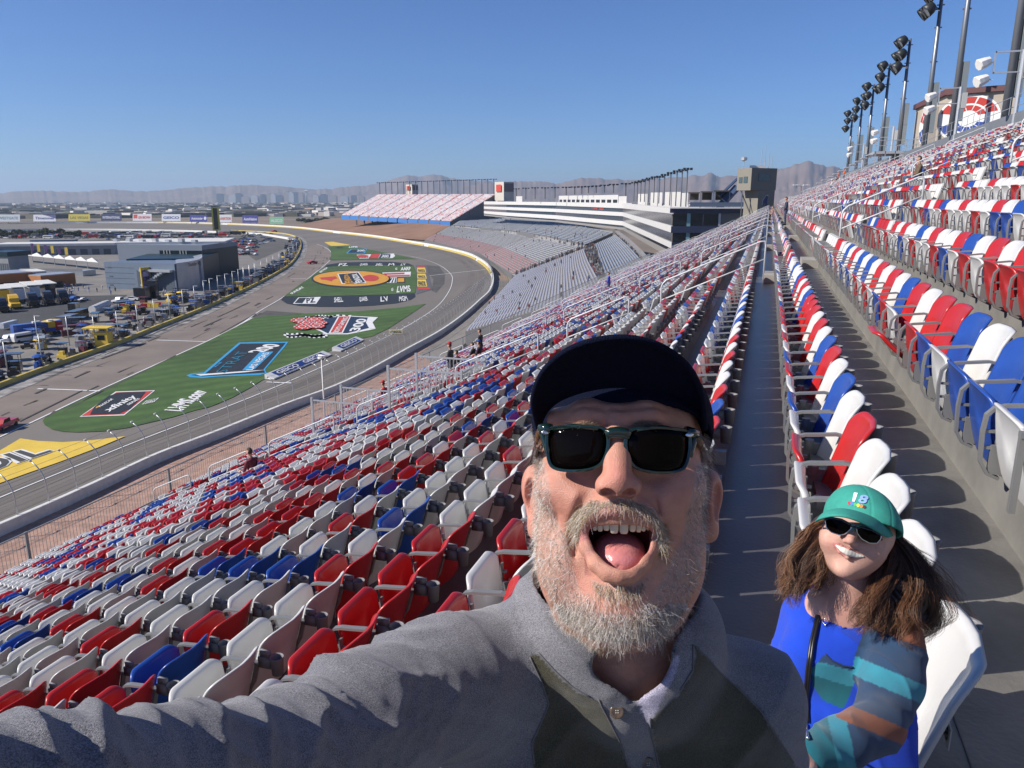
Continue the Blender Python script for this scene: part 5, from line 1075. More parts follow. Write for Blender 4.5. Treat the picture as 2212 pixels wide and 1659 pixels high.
def build_vehicles():
    rg = random.Random(11)
    # motorhomes and cars behind the buildings
    i = 0; rows = [(-20, 1990, 447, 40), (40, 2000, 432, 40), (500, 2080, 418, 34), (700, 2120, 408, 30), (900, 2160, 460, 24), (1990, 2230, 480, 13), (1990, 2230, 505, 11), (2010, 2220, 530, 11), (2010, 2215, 590, 8), (2020, 2212, 560, 9)]
    rn = ('first', 'second', 'third', 'fourth', 'fifth', 'sixth', 'seventh', 'eighth', 'ninth', 'tenth')
    for r, (xa, xb, y, num) in enumerate(rows):
        cnt = 0
        for k in range(num):
            x = xa+(xb-xa)*(k+.5+rg.uniform(-.3, .3))/num; p = G(*z1(x, y+rg.uniform(-3, 3)))
            kind = 'rv' if (r in (0, 1, 2, 3) and rg.random() < .55) else ('pickup' if rg.random() < .3 else 'car'); col = rg.choice(['black', 'black', 'grey', 'white', 'silver', 'blue', 'grey', 'red', 'black'])
            cnt += 1
            vehicle(kind, col, V3(p, GZ), rg.choice([0.3, 1.87])+rg.uniform(-.15, .15), '%s %s, %s from the left in the %s infield parking line' % (col, {'rv': 'motorhome', 'pickup': 'pickup', 'car': 'car'}[kind], ordn(cnt), rn[r]), 'vehicles parked in the infield')
    # more parked cars hidden right part (beyond pits)
    for k in range(34):
        t = k/33; x, y = z2(20+t*230, 560+rg.uniform(-18, 90)*(1-t*.3)); p = G(x, y); col = rg.choice(['silver', 'white', 'black', 'grey', 'blue']); vehicle('car', col, V3(p, GZ), rg.uniform(-.2, .2)+.4, '%s car, %s along the bend of the pit parking' % (col, ordn(k+1)), 'cars parked by the far pits')
    # transporters
    T = [(20, 1080, 'black', 'tractor'), (125, 1050, 'yellow', 'tractor'), (285, 1030, 'black', 'tractor'), (415, 1015, 'black', 'tractor'), (545, 1000, 'black', 'tractor')]
    w = ['leftmost black truck tractor, cut by the picture edge', 'yellow truck tractor parked between the black ones', 'black truck tractor just right of the yellow one', 'second black truck tractor right of the yellow one', 'rightmost black truck tractor of the parked line']
    d = (G(*z1(60, 895))-G(*z1(250, 1000)))[:2]; rz = math.atan2(d[1], d[0])+pi
    for i, (x, y, c, kd) in enumerate(T): vehicle(kd, c, V3(G(*z1(x, y)), GZ), rz+pi, w[i], 'truck tractors in the paddock', s=1.35)
    w = ['first long white roofed trailer from the left behind the trucks', 'second long white roofed trailer from the left behind the trucks', 'third long white roofed trailer from the left behind the trucks', 'fourth long white roofed trailer, rightmost, behind the trucks']
    for i, (x, y, c) in enumerate(((20, 1000, 'yellow'), (150, 985, 'white'), (280, 965, 'white'), (410, 950, 'black'))):
        o = vehicle('trailer', c, V3(G(*z1(x, y)), GZ), rz, w[i], 'race trailers in the paddock', s=1.25); mb = MB(); mb.box(-6.6, 6.6, -1.9, 1.9, 4.3, 4.55); mb.build('awning_roof', whroof, o)
    # painted trailer
    a = G(*z1(330, 1290)); d = (G(*z1(470, 1255))-G(*z1(180, 1290)))[:2]; o = vehicle('trailer', 'blue', V3(a, GZ), math.atan2(d[1], d[0]), 'blue trailer painted with yellow and red swirls parked near the pit wall', s=.92)
    mb = MB(); 
    for s_ in (-1, 1): mb.prism([(4.5, s_*1.31), (6.52, s_*1.31), (6.52, s_*1.36), (4.5, s_*1.36)], 1.3, 3.9); mb.prism([(2.6, s_*1.31), (4.5, s_*1.31), (4.5, s_*1.35), (2.6, s_*1.35)], 2.2, 3.9, 1); mb.prism([(-1.5, s_*1.31), (1.5, s_*1.31), (1.5, s_*1.35), (-1.5, s_*1.35)], 1.5, 2.2, 1)
    mb.build('painted_side', [CL['red'], CL['yellow']], o)
    mb = MB(); mb.box(-1, 1, -.6, .6, 4.05, 4.4); mb.box(3, 4.4, -.6, .6, 4.05, 4.4); mb.build('roof_unit', whroof, o)
    vehicle('pickup', 'white', V3(G(*z1(90, 1345)), GZ), 1.5, 'white pickup parked at the left edge below the painted trailer', s=1.15); vehicle('rv', 'white', V3(G(*z1(235, 1335)), GZ), 1.4, 'white box van next to the pickup near the pit wall', s=.75, cat='van')
    vehicle('trailer', 'white', V3(G(*z1(80, 1225)), GZ), 1.9, 'white cargo trailer behind the painted blue trailer', s=.5)
    vehicle('pickup', 'white', V3(G(*z1(1040, 1000)), GZ), 1.6, 'white pickup parked by the yellow barriers', s=1.1); vehicle('car', 'white', V3(G(*z1(1145, 985)), GZ), .3, 'white car beside the black containers near the stair', s=1.1); vehicle('car', 'blue', V3(G(*z1(650, 985)), GZ), 1.5, 'dark blue car at the right end of the truck line', s=1.2); vehicle('car', 'white', V3(G(*z1(722, 985)), GZ), 1.5, 'white cart shaped car right of the truck line', s=.8)
    vehicle('pickup', 'red', V3(G(8, 926), GZ), 1.9, 'red and silver pickup driving on the pit road at the left edge', s=1.0)
    vehicle('car', 'red', V3(G(*z2(545, 783)), GZ), 1.2, 'small red car driving on the pit road beyond the middle grass plot', s=1.3); vehicle('car', 'red', V3(G(*z2(258, 543)), GZ), 1.2, 'tiny red car on the track far off by the pit exit', s=1.5)
    def crate(x, y, L, W, H, m, lab, rz=1.9, cat='container', nm='container', group=None):
        mb = MB(); mb.box(-L/2, L/2, -W/2, W/2, 0, H); mb.box(-L/2-.03, L/2+.03, -W/2-.03, W/2+.03, H+.002, H+.08); mb.box(-L/2+.2, -L/2+.3, -W/2-.05, W/2+.05, .1, H-.1); mb.box(L/2-.3, L/2-.2, -W/2-.05, W/2+.05, .1, H-.1)
        return mb.build(nm, m, None, label=lab, cat=cat, loc=tuple(V3(G(*z1(x, y)), GZ)), rz=rz, group=group)
    crate(590, 1200, 7, 3, 3.0, CL['grey'], 'dark container nearest the painted trailer'); crate(670, 1140, 8, 3, 2.6, CL['black'], 'long black container behind the dark one'); crate(645, 1085, 3, 2.4, 3, CL['black'], 'small black container at the back of the group'); crate(1240, 975, 6, 4, 4.5, CL['black'], 'large black container in front of the outside stair'); crate(1330, 960, 3, 3, 6.5, CL['black'], 'tall black container stack in front of the outside stair')
    for j in range(6):
        mb = MB(); mb.tube([(0, -1.3, 1.3), (0, 1.3, 1.3)], 1.25, 12); mb.box(-.9, .9, -1.2, 1.2, 0, .5); mb.build('white_tank', whroof, None, label='%s white rounded tank from the left in the paddock row' % ordn(j+1), cat='tank', loc=tuple(V3(G(*z1(818+j*20, 1092-j*9)), GZ)), rz=.3, group='white tanks in the paddock')
    for j in range(9):
        x = 1075+j*52; crate(x, 1046-j*2.5+(j % 2)*6, 3.2, .4, 1.2, yep if j % 3 else CL['red'], '%s banner barrier from the left, %s, in the line behind the pit carts' % (ordn(j+1), 'yellow' if j % 3 else 'red'), rz=.35, cat='barrier', nm='banner_barrier', group='banner barriers behind the pits')
    # yellow booth on legs
    a = G(*z1(905, 1378)); o = empty('yellow_booth', tuple(V3(a, GZ)), .35, 'bright yellow raised booth with a flat canopy roof by the pit wall', 'booth')
    mb = MB(); mb.box(-1.6, 1.6, -1.4, 1.4, 0, 3.6); mb.build('cabin', yep, o); mb = MB(); mb.box(-4.2, 2.2, -1.9, 1.9, 4.7, 4.95); mb.build('roof', yep, o); mb = MB(); [mb.box(x-.07, x+.07, y-.07, y+.07, 0, 4.7) for x in (-4, -1.6, 1.6) for y in (-1.3, 1.3)]; mb.build('post', CL['yellow'], o); mb = MB(); mb.box(-.9, .9, -1.46, -1.4, 1.8, 3.0); mb.build('window', glassd, o)
    # pit carts and crew, all along the wall
    PWs = spline([G(*p) for p in PITW], 6); Ls = [0.0]
    for p, q in zip(PWs[:-1], PWs[1:]): Ls.append(Ls[-1]+np.linalg.norm(q-p))
    cols = [('black', CL['black'])]*7+[('dark grey', CL['grey'])]*4+[('yellow', yep), ('blue', CL['blue']), ('maroon', mat('maroon_cart', (.10, .02, .03), .5)), ('silver', silv)]
    cm = {}
    def cart(c, m, v):
        k = (c, v)
        if k in cm: return cm[k]
        mb = MB()
        if v == 0: mb.box(-1.0, 1.0, -.6, .6, .25, 1.7); mb.box(-1.05, 1.05, -.65, .65, 1.702, 1.78); a = mb.mesh('body', [m]); mb = MB(); [mb.tube([(x, y, 0), (x, y, 3.0)], .05, 4) for x in (-.9, .9) for y in (-.55, .55)]; mb.box(-1.4, 1.4, -1.0, 1.0, 3.0, 3.12); b = mb.mesh('roof_frame', [m])
        elif v == 1: mb.box(-1.2, 1.2, -.5, .5, .3, 1.2); mb.box(-.5, .6, -.45, .45, 1.203, 2.1); a = mb.mesh('body', [m]); mb = MB(); [wheel_mb(mb, x, y, .25, .15) for x in (-.8, .8) for y in (-.5, .5)]; b = mb.mesh('running_gear', [tyre])
        else: mb.box(-.7, .7, -.7, .7, 0, 1.0); mb.lathe([(.35, 1.0), (.35, 1.7), (.2, 1.8)], (-.3, 0, 0), 8); mb.box(.1, .6, -.5, .5, 1.003, 1.5); a = mb.mesh('body', [m]); mb = MB(); mb.tube([(0, 0, 1), (0, 0, 2.7)], .05, 4); mb.lathe([(1.3, 2.5), (.7, 2.9), (.05, 3.05)], (0, 0, 0), 8); b = mb.mesh('umbrella', [m])
        cm[k] = (a, b); return cm[k]
    s = 30.0; i = 0
    pm = {}
    def crewp(c):
        if c in pm: return pm[c]
        mb = MB(); mb.lathe([(.13, 0), (.16, .5), (.2, .9), (.24, 1.35), (.2, 1.48), (.07, 1.52), (.1, 1.6), (.11, 1.7), (.04, 1.8)], (0, 0, 0), 7); mb.tube([(.0, -.22, 1.4), (.12, -.3, .95)], .06, 5); mb.tube([(.0, .22, 1.4), (.12, .3, .95)], .06, 5); pm[c] = mb.mesh('crew', [CL.get(c, whroof)], True); return pm[c]
    j = 0
    carts = []; crew = []
    while s < Ls[-24] and i < 290:
        k = int(np.searchsorted(Ls, s))-1; t = (s-Ls[k])/(Ls[k+1]-Ls[k]); p = PWs[k]*(1-t)+PWs[k+1]*t; sd_ = side(PWs[k], PWs[k+1])*-1
        p2 = p+sd_*(1.8+rg.random()*rg.choice([2, 5, 9])); i += 1; c, m = rg.choice(cols); v = rg.randrange(3); a_, b_ = cart(c, m, v)
        o = empty('pit_cart', tuple(V3(p2, GZ)), math.atan2(sd_[1], sd_[0])+rg.uniform(-.3, .3), 'pit cart', 'pit cart', 'pit carts behind the pit wall'); sc_ = rg.uniform(.8, 1.3); o.scale = (sc_, sc_, sc_)
        carts.append((o, c))
        inst('body', a_, o); inst('roof_frame' if v == 0 else ('running_gear' if v == 1 else 'umbrella'), b_, o)
        for q in range(rg.choice([0, 0, 1, 1])):
            p3 = p+sd_*rg.uniform(.9, 8)+np.array([rg.uniform(-1.5, 1.5), rg.uniform(-1.5, 1.5), 0]); c3 = rg.choice(['black', 'white', 'grey', 'red', 'blue', 'black'])
            j += 1; crew.append(c3); nth = crew.count(c3); inst('person', crewp(c3), None, tuple(V3(p3, GZ)), label='crew member in %s, %s one in %s from the left along the pit wall' % (c3, ordn(min(nth, 99)), c3), cat='person', group='crew members in %s among the pit carts' % c3)
        s += rg.uniform(1.3, 3.6)
    for q in range(64):
        k = rg.randrange(10, len(PWs)-60); p = PWs[k]; sd_ = side(PWs[k], PWs[k+1])*-1; p2 = p+sd_*rg.uniform(11, 26)+np.array([rg.uniform(-3, 3), rg.uniform(-3, 3), 0]); c, m = rg.choice(cols); v = rg.randrange(3); a_, b_ = cart(c, m, v); o = empty('equipment_cart', tuple(V3(p2, GZ)), rg.uniform(0, 6), '%s equipment cart, %s of the loose ones between pit row and paddock' % (c, ordn(q+1)), 'equipment cart', 'loose equipment carts behind the pits'); sc_ = rg.uniform(.9, 1.5); o.scale = (sc_*1.3, sc_, sc_*.8); inst('body', a_, o); inst('roof_frame' if v == 0 else ('running_gear' if v == 1 else 'umbrella'), b_, o)
    for k, (o_, c) in enumerate(carts):
        n_ = len(carts); o_['label'] = ('%s pit cart with gear, %s from the left along the yellow pit wall' % (c, ordn(k+1))) if k < 79 else (('%s pit cart with gear, %s from the far end of the pit wall' % (c, ordn(n_-k))) if n_-k < 80 else '%s pit cart with gear, %s past the middle of the yellow pit wall' % (c, ordn(k-78)))
    for k in range(36):           # people in the paddock and on the terraces
        x, y = rg.choice([(rg.uniform(560, 1000), rg.uniform(880, 935)), (rg.uniform(560, 680), rg.uniform(860, 930)), (rg.uniform(1380, 1540), rg.uniform(905, 945))]); c3 = rg.choice(['black', 'white', 'grey', 'blue']); inst('person', crewp(c3), None, tuple(V3(G(*z1(x, y)), GZ)), label='tiny visitor in %s, %s of those scattered round the media building' % (c3, ordn(k+1)), cat='person', group='visitors in %s in the paddock' % c3)
# ================================================================ far stands, suites, tower, mountains, city
def loftpt(P, t):
    L = [0.0]
    for a, b in zip(P[:-1], P[1:]): L.append(L[-1]+np.linalg.norm(np.array(b)-np.array(a)))
    s = t*L[-1]; i = max(0, min(len(L)-2, int(np.searchsorted(L, s))-1)); u = (s-L[i])/(L[i+1]-L[i]); return np.array(P[i])*(1-u)+np.array(P[i+1])*u
def stepped(mbs, mbb, lo, hi, rows, cols, bench=.45, bm=None, aisles=0, under=2.5, dots=None):
    """concrete terrace between two 3D edge lines, with one bench strip per row"""
    g = [[loftpt(lo, c/cols)*(1-r/rows)+loftpt(hi, c/cols)*(r/rows) for c in range(cols+1)] for r in range(rows+1)]
    for r in range(rows):
        for c in range(cols):
            a, b, d, e = g[r][c], g[r][c+1], g[r+1][c+1], g[r+1][c]; z = (a[2]+b[2])/2; z2_ = (d[2]+e[2])/2
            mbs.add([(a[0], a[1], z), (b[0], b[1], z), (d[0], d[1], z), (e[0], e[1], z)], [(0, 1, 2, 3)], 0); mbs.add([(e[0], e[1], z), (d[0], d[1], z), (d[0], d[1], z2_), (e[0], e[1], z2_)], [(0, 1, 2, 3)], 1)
            if aisles and c % aisles == 0: A0 = .14
            else: A0 = 0.0
            p = a*(1-A0)+b*A0; q = e*(1-A0)+d*A0; f1, f2 = .45, .88; mi = bm(r, c) if bm else 0
            P = [p*(1-f1)+q*f1, b*(1-f1)+d*f1, b*(1-f2)+d*f2, p*(1-f2)+q*f2]
            zz = z+bench; mbb.add([(v[0], v[1], zz) for v in P]+[(v[0], v[1], zz-.12) for v in P], [(0, 1, 2, 3), (7, 6, 5, 4), (0, 4, 5, 1), (1, 5, 6, 2), (2, 6, 7, 3), (3, 7, 4, 0)], mi)
    for c in range(cols):
        a, b = g[0][c], g[0][c+1]; mbs.add([(a[0], a[1], a[2]-under), (b[0], b[1], b[2]-under), (b[0], b[1], (a[2]+b[2])/2), (a[0], a[1], (a[2]+b[2])/2)], [(0, 1, 2, 3)], 1)
    for c in (0, cols):
        P = [g[0][c]-np.array([0, 0, under])]; 
        for r in range(rows): P += [np.array([*g[r][c][:2], g[r][c][2]]), np.array([*g[r+1][c][:2], g[r][c][2]])]
        P.append(g[rows][c]); P.append(np.array([*g[rows][c][:2], g[0][c][2]-under])); mbs.add(P, [tuple(range(len(P)))], 1)
    a, b = g[rows][0], g[rows][cols]
    for c in range(cols): a, b = g[rows][c], g[rows][c+1]; mbs.add([a, b, b-np.array([0, 0, 8]), a-np.array([0, 0, 8])], [(0, 1, 2, 3)], 1)
    return g
def build_far():
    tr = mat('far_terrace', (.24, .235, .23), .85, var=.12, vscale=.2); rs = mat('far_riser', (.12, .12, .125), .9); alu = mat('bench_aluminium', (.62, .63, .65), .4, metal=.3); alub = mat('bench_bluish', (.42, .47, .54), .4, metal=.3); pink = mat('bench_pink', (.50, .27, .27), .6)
    # sections: lower edge and upper edge as measured points with heights
    def E(zf, x, y, z): return onz(*zf(x, y), z)
    S = [
     ('a', [E(z2, 1392, 600, -34.5), E(z2, 1640, 660, -34.5), E(z2, 1810, 712, -34.5), (z3, 0)], None)]
    lo_a = [E(z2, 1392, 600, -34.5), E(z2, 1640, 662, -34.5), E(z2, 1820, 715, -34.5), E(z2, 2050, 858, -34.0)]
    hi_a = [E(z2, 1580, 500, -24.5), E(z2, 1900, 530, -24.5), E(z2, 2212, 585, -24.0), E(z3, 590, 792, -21.0)]
    lo_c = [E(z2, 2075, 870, -34.0), E(z2, 1960, 1000, -33.0), E(z2, 1840, 1130, -32.0), E(z2, 1700, 1290, -31.0)]
    hi_c = [E(z3, 600, 800, -21.0), E(z3, 640, 900, -20.0), E(z3, 700, 1010, -19.5), E(z3, 760, 1120, -19)]
    lo_d = [E(z3, 690, 765, -19.5), E(z3, 725, 890, -19.0), E(z3, 775, 1035, -18.5), E(z3, 800, 1120, -18)]
    hi_d = [E(z3, 850, 690, -17.2), E(z3, 960, 790, -17.0), E(z3, 1060, 900, -16.6), E(z3, 1130, 1000, -16)]
    lo_b = [E(z2, 1600, 492, -23.6), E(z2, 1900, 522, -23.4), E(z3, 0, 655, -22.6), E(z3, 300, 700, -21.4), E(z3, 610, 768, -19.9)]
    hi_b = [E(z2, 1700, 428, -20.3), E(z2, 2000, 432, -20.3), E(z3, 0, 572, -18.6), E(z3, 400, 590, -18.0), E(z3, 830, 676, -17.3)]
    for nm, lo, hi, rows, cols, al, bmf, mats, lab in (
        ('a', lo_a, hi_a, 22, 26, 5, lambda r, c: 1 if r < 9 else 0, [alu, pink], 'wide lower bleacher bank with pink lower and white upper benches by the far turn'),
        ('c', lo_c, hi_c, 40, 16, 5, lambda r, c: 0, [mat('bench_lilac', (.46, .46, .51), .5, metal=.2)], 'silver bleacher bank sweeping round the near bend next to the outer wall'),
        ('d', lo_d, hi_d, 14, 16, 4, lambda r, c: 0, [alub], 'narrow silver bleacher bank between the crowded aisle and the suites'),
        ('b', lo_b, hi_b, 12, 30, 4, lambda r, c: 0, [alub], 'bluish upper bleacher bank directly below the curved suite building')):
        mid = (loftpt(lo, .5)+loftpt(hi, .5))/2; o = empty('bleacher_bank', tuple(mid), 0, lab, 'bleachers', 'bleacher banks round the far turn')
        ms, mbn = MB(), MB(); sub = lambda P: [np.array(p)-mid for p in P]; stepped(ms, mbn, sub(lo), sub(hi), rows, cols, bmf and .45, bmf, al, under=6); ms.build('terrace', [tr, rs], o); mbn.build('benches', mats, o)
    # crowd in the aisle between the banks: nobody could count them
    rg = random.Random(4); mb = MB(); cm_ = [mat('crowd_%d' % i, c, .9) for i, c in enumerate(((.03, .03, .04), (.22, .22, .24), (.14, .05, .05), (.05, .07, .14), (.08, .07, .06), (.04, .05, .06)))]
    def dots(P0, P1, n, w, spread=1.0):
        for i in range(n):
            t = rg.random(); p = loftpt(P0, t)*(1-.5)+loftpt(P1, t)*.5; u = rg.random(); p = loftpt(P0, t)*(1-u)+loftpt(P1, t)*u; mi = rg.randrange(6); s = rg.uniform(.3, .42); h = rg.uniform(.9, 1.5)
            mb.box(p[0]-s*.6, p[0]+s*.6, p[1]-s*.5, p[1]+s*.5, p[2]-.3, p[2]+h*.75, mi); mb.box(p[0]-.14, p[0]+.14, p[1]-.14, p[1]+.14, p[2]+h*.75+.003, p[2]+h, (mi*3+1) % 6 if mi else 4)
    dots(hi_c, lo_d, 190, 3); dots(hi_a, lo_b, 70, 2); dots([lo_c[0], hi_c[0]], [lo_a[-1], hi_a[-1]], 130, 2); dots(hi_d, [p*1.03 for p in hi_d], 50, 2)
    for lo, hi, n in ((lo_a, hi_a, 34), (lo_c, hi_c, 26), (lo_b, hi_b, 40)): dots(lo, hi, n, 1)
    mb.build('crowd', cm_, None, label='small crowd scattered along the aisles of the far bleacher banks', cat='crowd', kind='stuff')
    # walkway slabs filling the gaps
    mb = MB()
    for P, Q_ in ((hi_c, lo_d), (hi_a, lo_b[:1]+lo_b[1:]), ([lo_c[0], hi_c[0]], [lo_a[-1], hi_a[-1]]), (hi_d, [p*1.25-np.array([0, 0, p[2]*.25]) for p in hi_d]), ([p+np.array([0, 0, -.3]) for p in hi_b], [p*1.12-np.array([0, 0, p[2]*.12+.3]) for p in hi_b])):
        n = 14; vs = []
        for i in range(n+1): vs += [loftpt(P, i/n)-np.array([0, 0, .4]), loftpt(Q_, i/n)-np.array([0, 0, .4])]
        mb.add(vs, [(2*i, 2*i+1, 2*i+3, 2*i+2) for i in range(n)])
    mb.build('bleacher_walkway', tr, None, kind='structure')
    # apron between wall and bleachers
    mb = MB(); n = 20; W2 = [G(1066, 604), G(1050, 640), G(1015, 676), G(960, 722), G(900, 760)]; L2 = [lo_c[0], *lo_c[1:], E(z2, 1500, 1460, -31)]
    vs = []
    for i in range(n+1): vs += [loftpt(W2, i/n)*1.004+np.array([0, 0, -.2]), loftpt(L2, i/n)-np.array([0, 0, 3])]
    mb.add(vs, [(2*i, 2*i+1, 2*i+3, 2*i+2) for i in range(n)]); mb.build('service_road', mat('service_paving', (.19, .175, .155), .9, var=.2, vscale=.1), None, kind='structure')
    # dirt bank
    db = [G(*z2(400, 500)), G(*z2(600, 528)), G(*z2(1000, 578)), G(*z2(1385, 604))]; dt = [E(z2, 640, 446, -31), E(z2, 760, 440, -27), E(z2, 1200, 468, -25), E(z2, 1590, 492, -24.5)]
    mb = MB(); n = 24; vs = []
    for i in range(n+1):
        a, b = loftpt(db, i/n), loftpt(dt, i/n)
        for k in range(7): p = a+(b-a)*k/6; vs.append(p+np.array([0, 0, rg.uniform(-.3, .3) if 0 < k < 6 else 0]))
    mb.add(vs, [(7*i+k, 7*i+k+1, 7*i+8+k, 7*i+7+k) for i in range(n) for k in range(6)]); mb.build('dirt_bank', mat('brown_dirt', (.235, .135, .088), 1.0, var=.22, vscale=.03), None, kind='structure')
    # far upper grandstand
    D0, D1 = 800, 862
    lo = [Q(*z2(760, 416), 905), Q(*z2(1590, 464), 800)]; hi = [Q(*z2(1035, 264), 960), Q(*z2(1925, 262), 862)]
    mid = (lo[0]+lo[1]+hi[0]+hi[1])/4; o = empty('upper_grandstand', tuple(mid), 0, 'far upper grandstand full of pinkish white seats above the brown dirt bank', 'grandstand')
    pk = [mat('far_seat_white', (.58, .54, .54), .6), mat('far_seat_red', (.50, .24, .24), .6), mat('far_seat_pale', (.56, .42, .43), .6), mat('far_seat_blue', (.42, .42, .50), .6)]
    ms, mbn = MB(), MB(); L_ = [p-mid for p in lo]; H_ = [p-mid for p in hi]; rr = random.Random(2)
    rows, cols = 30, 88
    g = [[loftpt(L_, c/cols)*(1-r/rows)+loftpt(H_, c/cols)*(r/rows) for c in range(cols+1)] for r in range(rows+1)]
    for r in range(rows):
        for c in range(cols):
            a, b, d, e = g[r][c], g[r][c+1], g[r+1][c+1], g[r+1][c]; ms.add([(a[0], a[1], a[2]), (b[0], b[1], b[2]), (d[0], d[1], b[2]), (e[0], e[1], a[2])], [(0, 1, 2, 3)]); ms.add([(e[0], e[1], a[2]), (d[0], d[1], b[2]), d, e], [(0, 1, 2, 3)], 1)
            if c % 8 == 0 and True: continue
            m_ = a+(e-a)*.35; q = b+(d-b)*.35; up = np.array([0, 0, 1.0]); k = rr.choice([0, 0, 0, 2, 2, 1, 3, 0, 2]); o2_ = (e-a)*.4
            mbn.add([m_, q, q+up, m_+up, m_+o2_, q+o2_, q+o2_+up, m_+o2_+up], [(0, 1, 2, 3), (3, 2, 6, 7), (4, 7, 6, 5), (1, 5, 6, 2), (0, 3, 7, 4)], k)
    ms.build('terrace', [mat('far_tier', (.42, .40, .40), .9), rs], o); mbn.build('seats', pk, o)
    mb = MB(); nn = 11
    for i in range(nn):
        a = loftpt(L_, i/nn+.004); b = loftpt(L_, (i+1)/nn-.006); dn_ = np.array([0, 0, -4.6]); bk = a/np.linalg.norm(a+mid)*0+(mid+a)/np.linalg.norm(mid+a)*1.2
        mb.add([a+dn_, b+dn_, b, a, a+dn_+bk, b+dn_+bk, b+bk, a+bk], [(0, 1, 2, 3), (7, 6, 5, 4), (0, 4, 5, 1), (1, 5, 6, 2), (2, 6, 7, 3), (3, 7, 4, 0)])
    mb.build('blue_panel', mat('blue_fascia', (.05, .19, .50), .5), o)
    # supports under the deck
    mb = MB()
    for i in range(14):
        a = loftpt(L_, i/13); b = loftpt(H_, i/13); p = a*.6+b*.4; mb.box(p[0]-.6, p[0]+.6, p[1]-.6, p[1]+.6, GZ-mid[2], p[2]-1)
    mb.add([L_[1], H_[1], H_[1]+(0, 0, -26), L_[1]+(0, 0, -8)], [(0, 1, 2, 3)]); mb.add([H_[0], H_[1], H_[1]+(0, 0, -30), H_[0]+(0, 0, -30)], [(0, 1, 2, 3)]); mb.build('support', rs, o)
    # far floodlights on the upper stand and along the suites
    fm = mat('far_mast', (.12, .13, .14), .6)
    def far_light(P, h, w, lab, grp, tall=True):
        mb = MB(); mb.tube([(0, 0, 0), (0, 0, h)], w*.07, 5); o_ = empty('floodlight_mast', tuple(P), YAW, lab, 'floodlight', grp); mb.build('mast', fm, o_)
        mb = MB()
        for k in (-1, 0, 1):
            mb.box(k*w*.36-w*.13, k*w*.36+w*.13, -.5, .5, h-.45, h+.35)
        mb.build('lamps', CL['black'], o_); return o_
    for i in range(20):
        x = 1050+i*45.2; D = 965-i*5; b = Q(*z2(x+6, 262), D); t_ = Q(*z2(x, 172-i*1.4), D); far_light(b, t_[2]-b[2], 7.5, '%s floodlight mast from the left on top of the far upper grandstand' % ordn(i+1), 'masts on the far upper grandstand')
    for i, (x, yb, yt, w, D) in enumerate(((75, 415, 330, 5, 640), (150, 412, 325, 6, 610), (222, 410, 322, 6, 580), (300, 410, 322, 6, 555), (378, 405, 320, 6, 530), (465, 380, 318, 6, 510), (532, 375, 316, 5, 500), (588, 370, 314, 5, 490), (640, 365, 312, 5, 480), (700, 362, 308, 5, 470), (765, 360, 302, 5, 460), (835, 362, 296, 5, 450), (930, 400, 290, 5, 430))): b = Q(*z3(x, yb), D); t_ = Q(*z3(x, yt), D); far_light(b, t_[2]-b[2], 6, '%s floodlight mast from the left behind the suite roof' % ordn(i+1), 'masts behind the suites')
    for i, (x, yb, yt, D) in enumerate(((995, 430, 282, 380), (1020, 430, 277, 372), (1047, 432, 270, 364), (1078, 433, 260, 354), (1110, 436, 250, 344), (1150, 440, 240, 334), (1190, 445, 236, 324), (1228, 450, 222, 314), (1275, 460, 208, 304), (1322, 465, 195, 294), (1362, 468, 185, 284), (1402, 470, 176, 274))): b = Q(*z3(x, yb), D); t_ = Q(*z3(x, yt), D); far_light(b, t_[2]-b[2], 3.4, '%s tall thin floodlight mast from the left above the near suites' % ordn(i+1), 'tall masts above the near suites')
    # press boxes above the far stand
    tanw = mat('press_box_cream', (.52, .48, .42), .8); drk = mat('press_box_dark', (.16, .13, .13), .8)  # cream for the walls, dark matte tone for the window band
    for (xa, xm, xb, yt, yb, D, lab) in ((1253, 1300, 1345, 184, 262, 955, 'cream press box with an emblem in the middle of the far grandstand roof line'), (1922, 1990, 2066, 165, 300, 858, 'larger cream press box at the right end of the far grandstand')):
        a, m_, b = Q(*z2(xa, yb), D), Q(*z2(xm, yb), D-14), Q(*z2(xb, yb), D); H = Q(*z2(xm, yt), D-14)[2]-m_[2]; o = empty('press_box', tuple(m_), 0, lab, 'press box'); bk = (a-m_)+(b-m_)
        mb = MB(); mb.prism([(0, 0), tuple((b-m_)[:2]), tuple(bk[:2]), tuple((a-m_)[:2])], -3, H); mb.build('wall', tanw, o); mb = MB(); d = (a-m_)[:2]; mb.add([(d[0]*u-.8, d[1]*u-.8, z) for u, z in ((.2, H*.45), (.75, H*.45), (.75, H*.85), (.2, H*.85))], [(0, 1, 2, 3)]); 
        mb.build('emblem', redp, o); mb = MB(); e = (b-m_)[:2]; nrm = np.array([e[1], -e[0]]); nrm = nrm/np.linalg.norm(nrm)*.4; nrm = -nrm if nrm@m_[:2] > 0 else nrm
        mb.prism([tuple(e*u+nrm) for u in (.05,)]+[tuple(e*.95+nrm), tuple(e*.95+nrm*.2), tuple(e*.05+nrm*.2)], H*.45, H*.92); mb.build('dark_window', drk, o)
        mb = MB(); mb.box(-6, 10, -4, 4, -8, -1); mb.build('stair_tower', CL['grey'], o)
    # suite building: three white bands bending round, dark glass between
    ctl = [(1045, 434, 720), (1094, 435.5, 640), (1200, 437.5, 560), (1342, 441, 430), (1449.5, 453, 262)]         # P px of roof line, distance
    def band(yl): return yl
    B = {0: ((435, 441.5), (435.5, 442), (436.5, 444), (438.5, 450), (449.5, 461.5)), 1: ((446, 451), (447.5, 453.5), (451, 458), (458.5, 467), (488, 503)), 2: ((456, 461), (459, 466), (465, 473), (478, 487), (524, 537))}
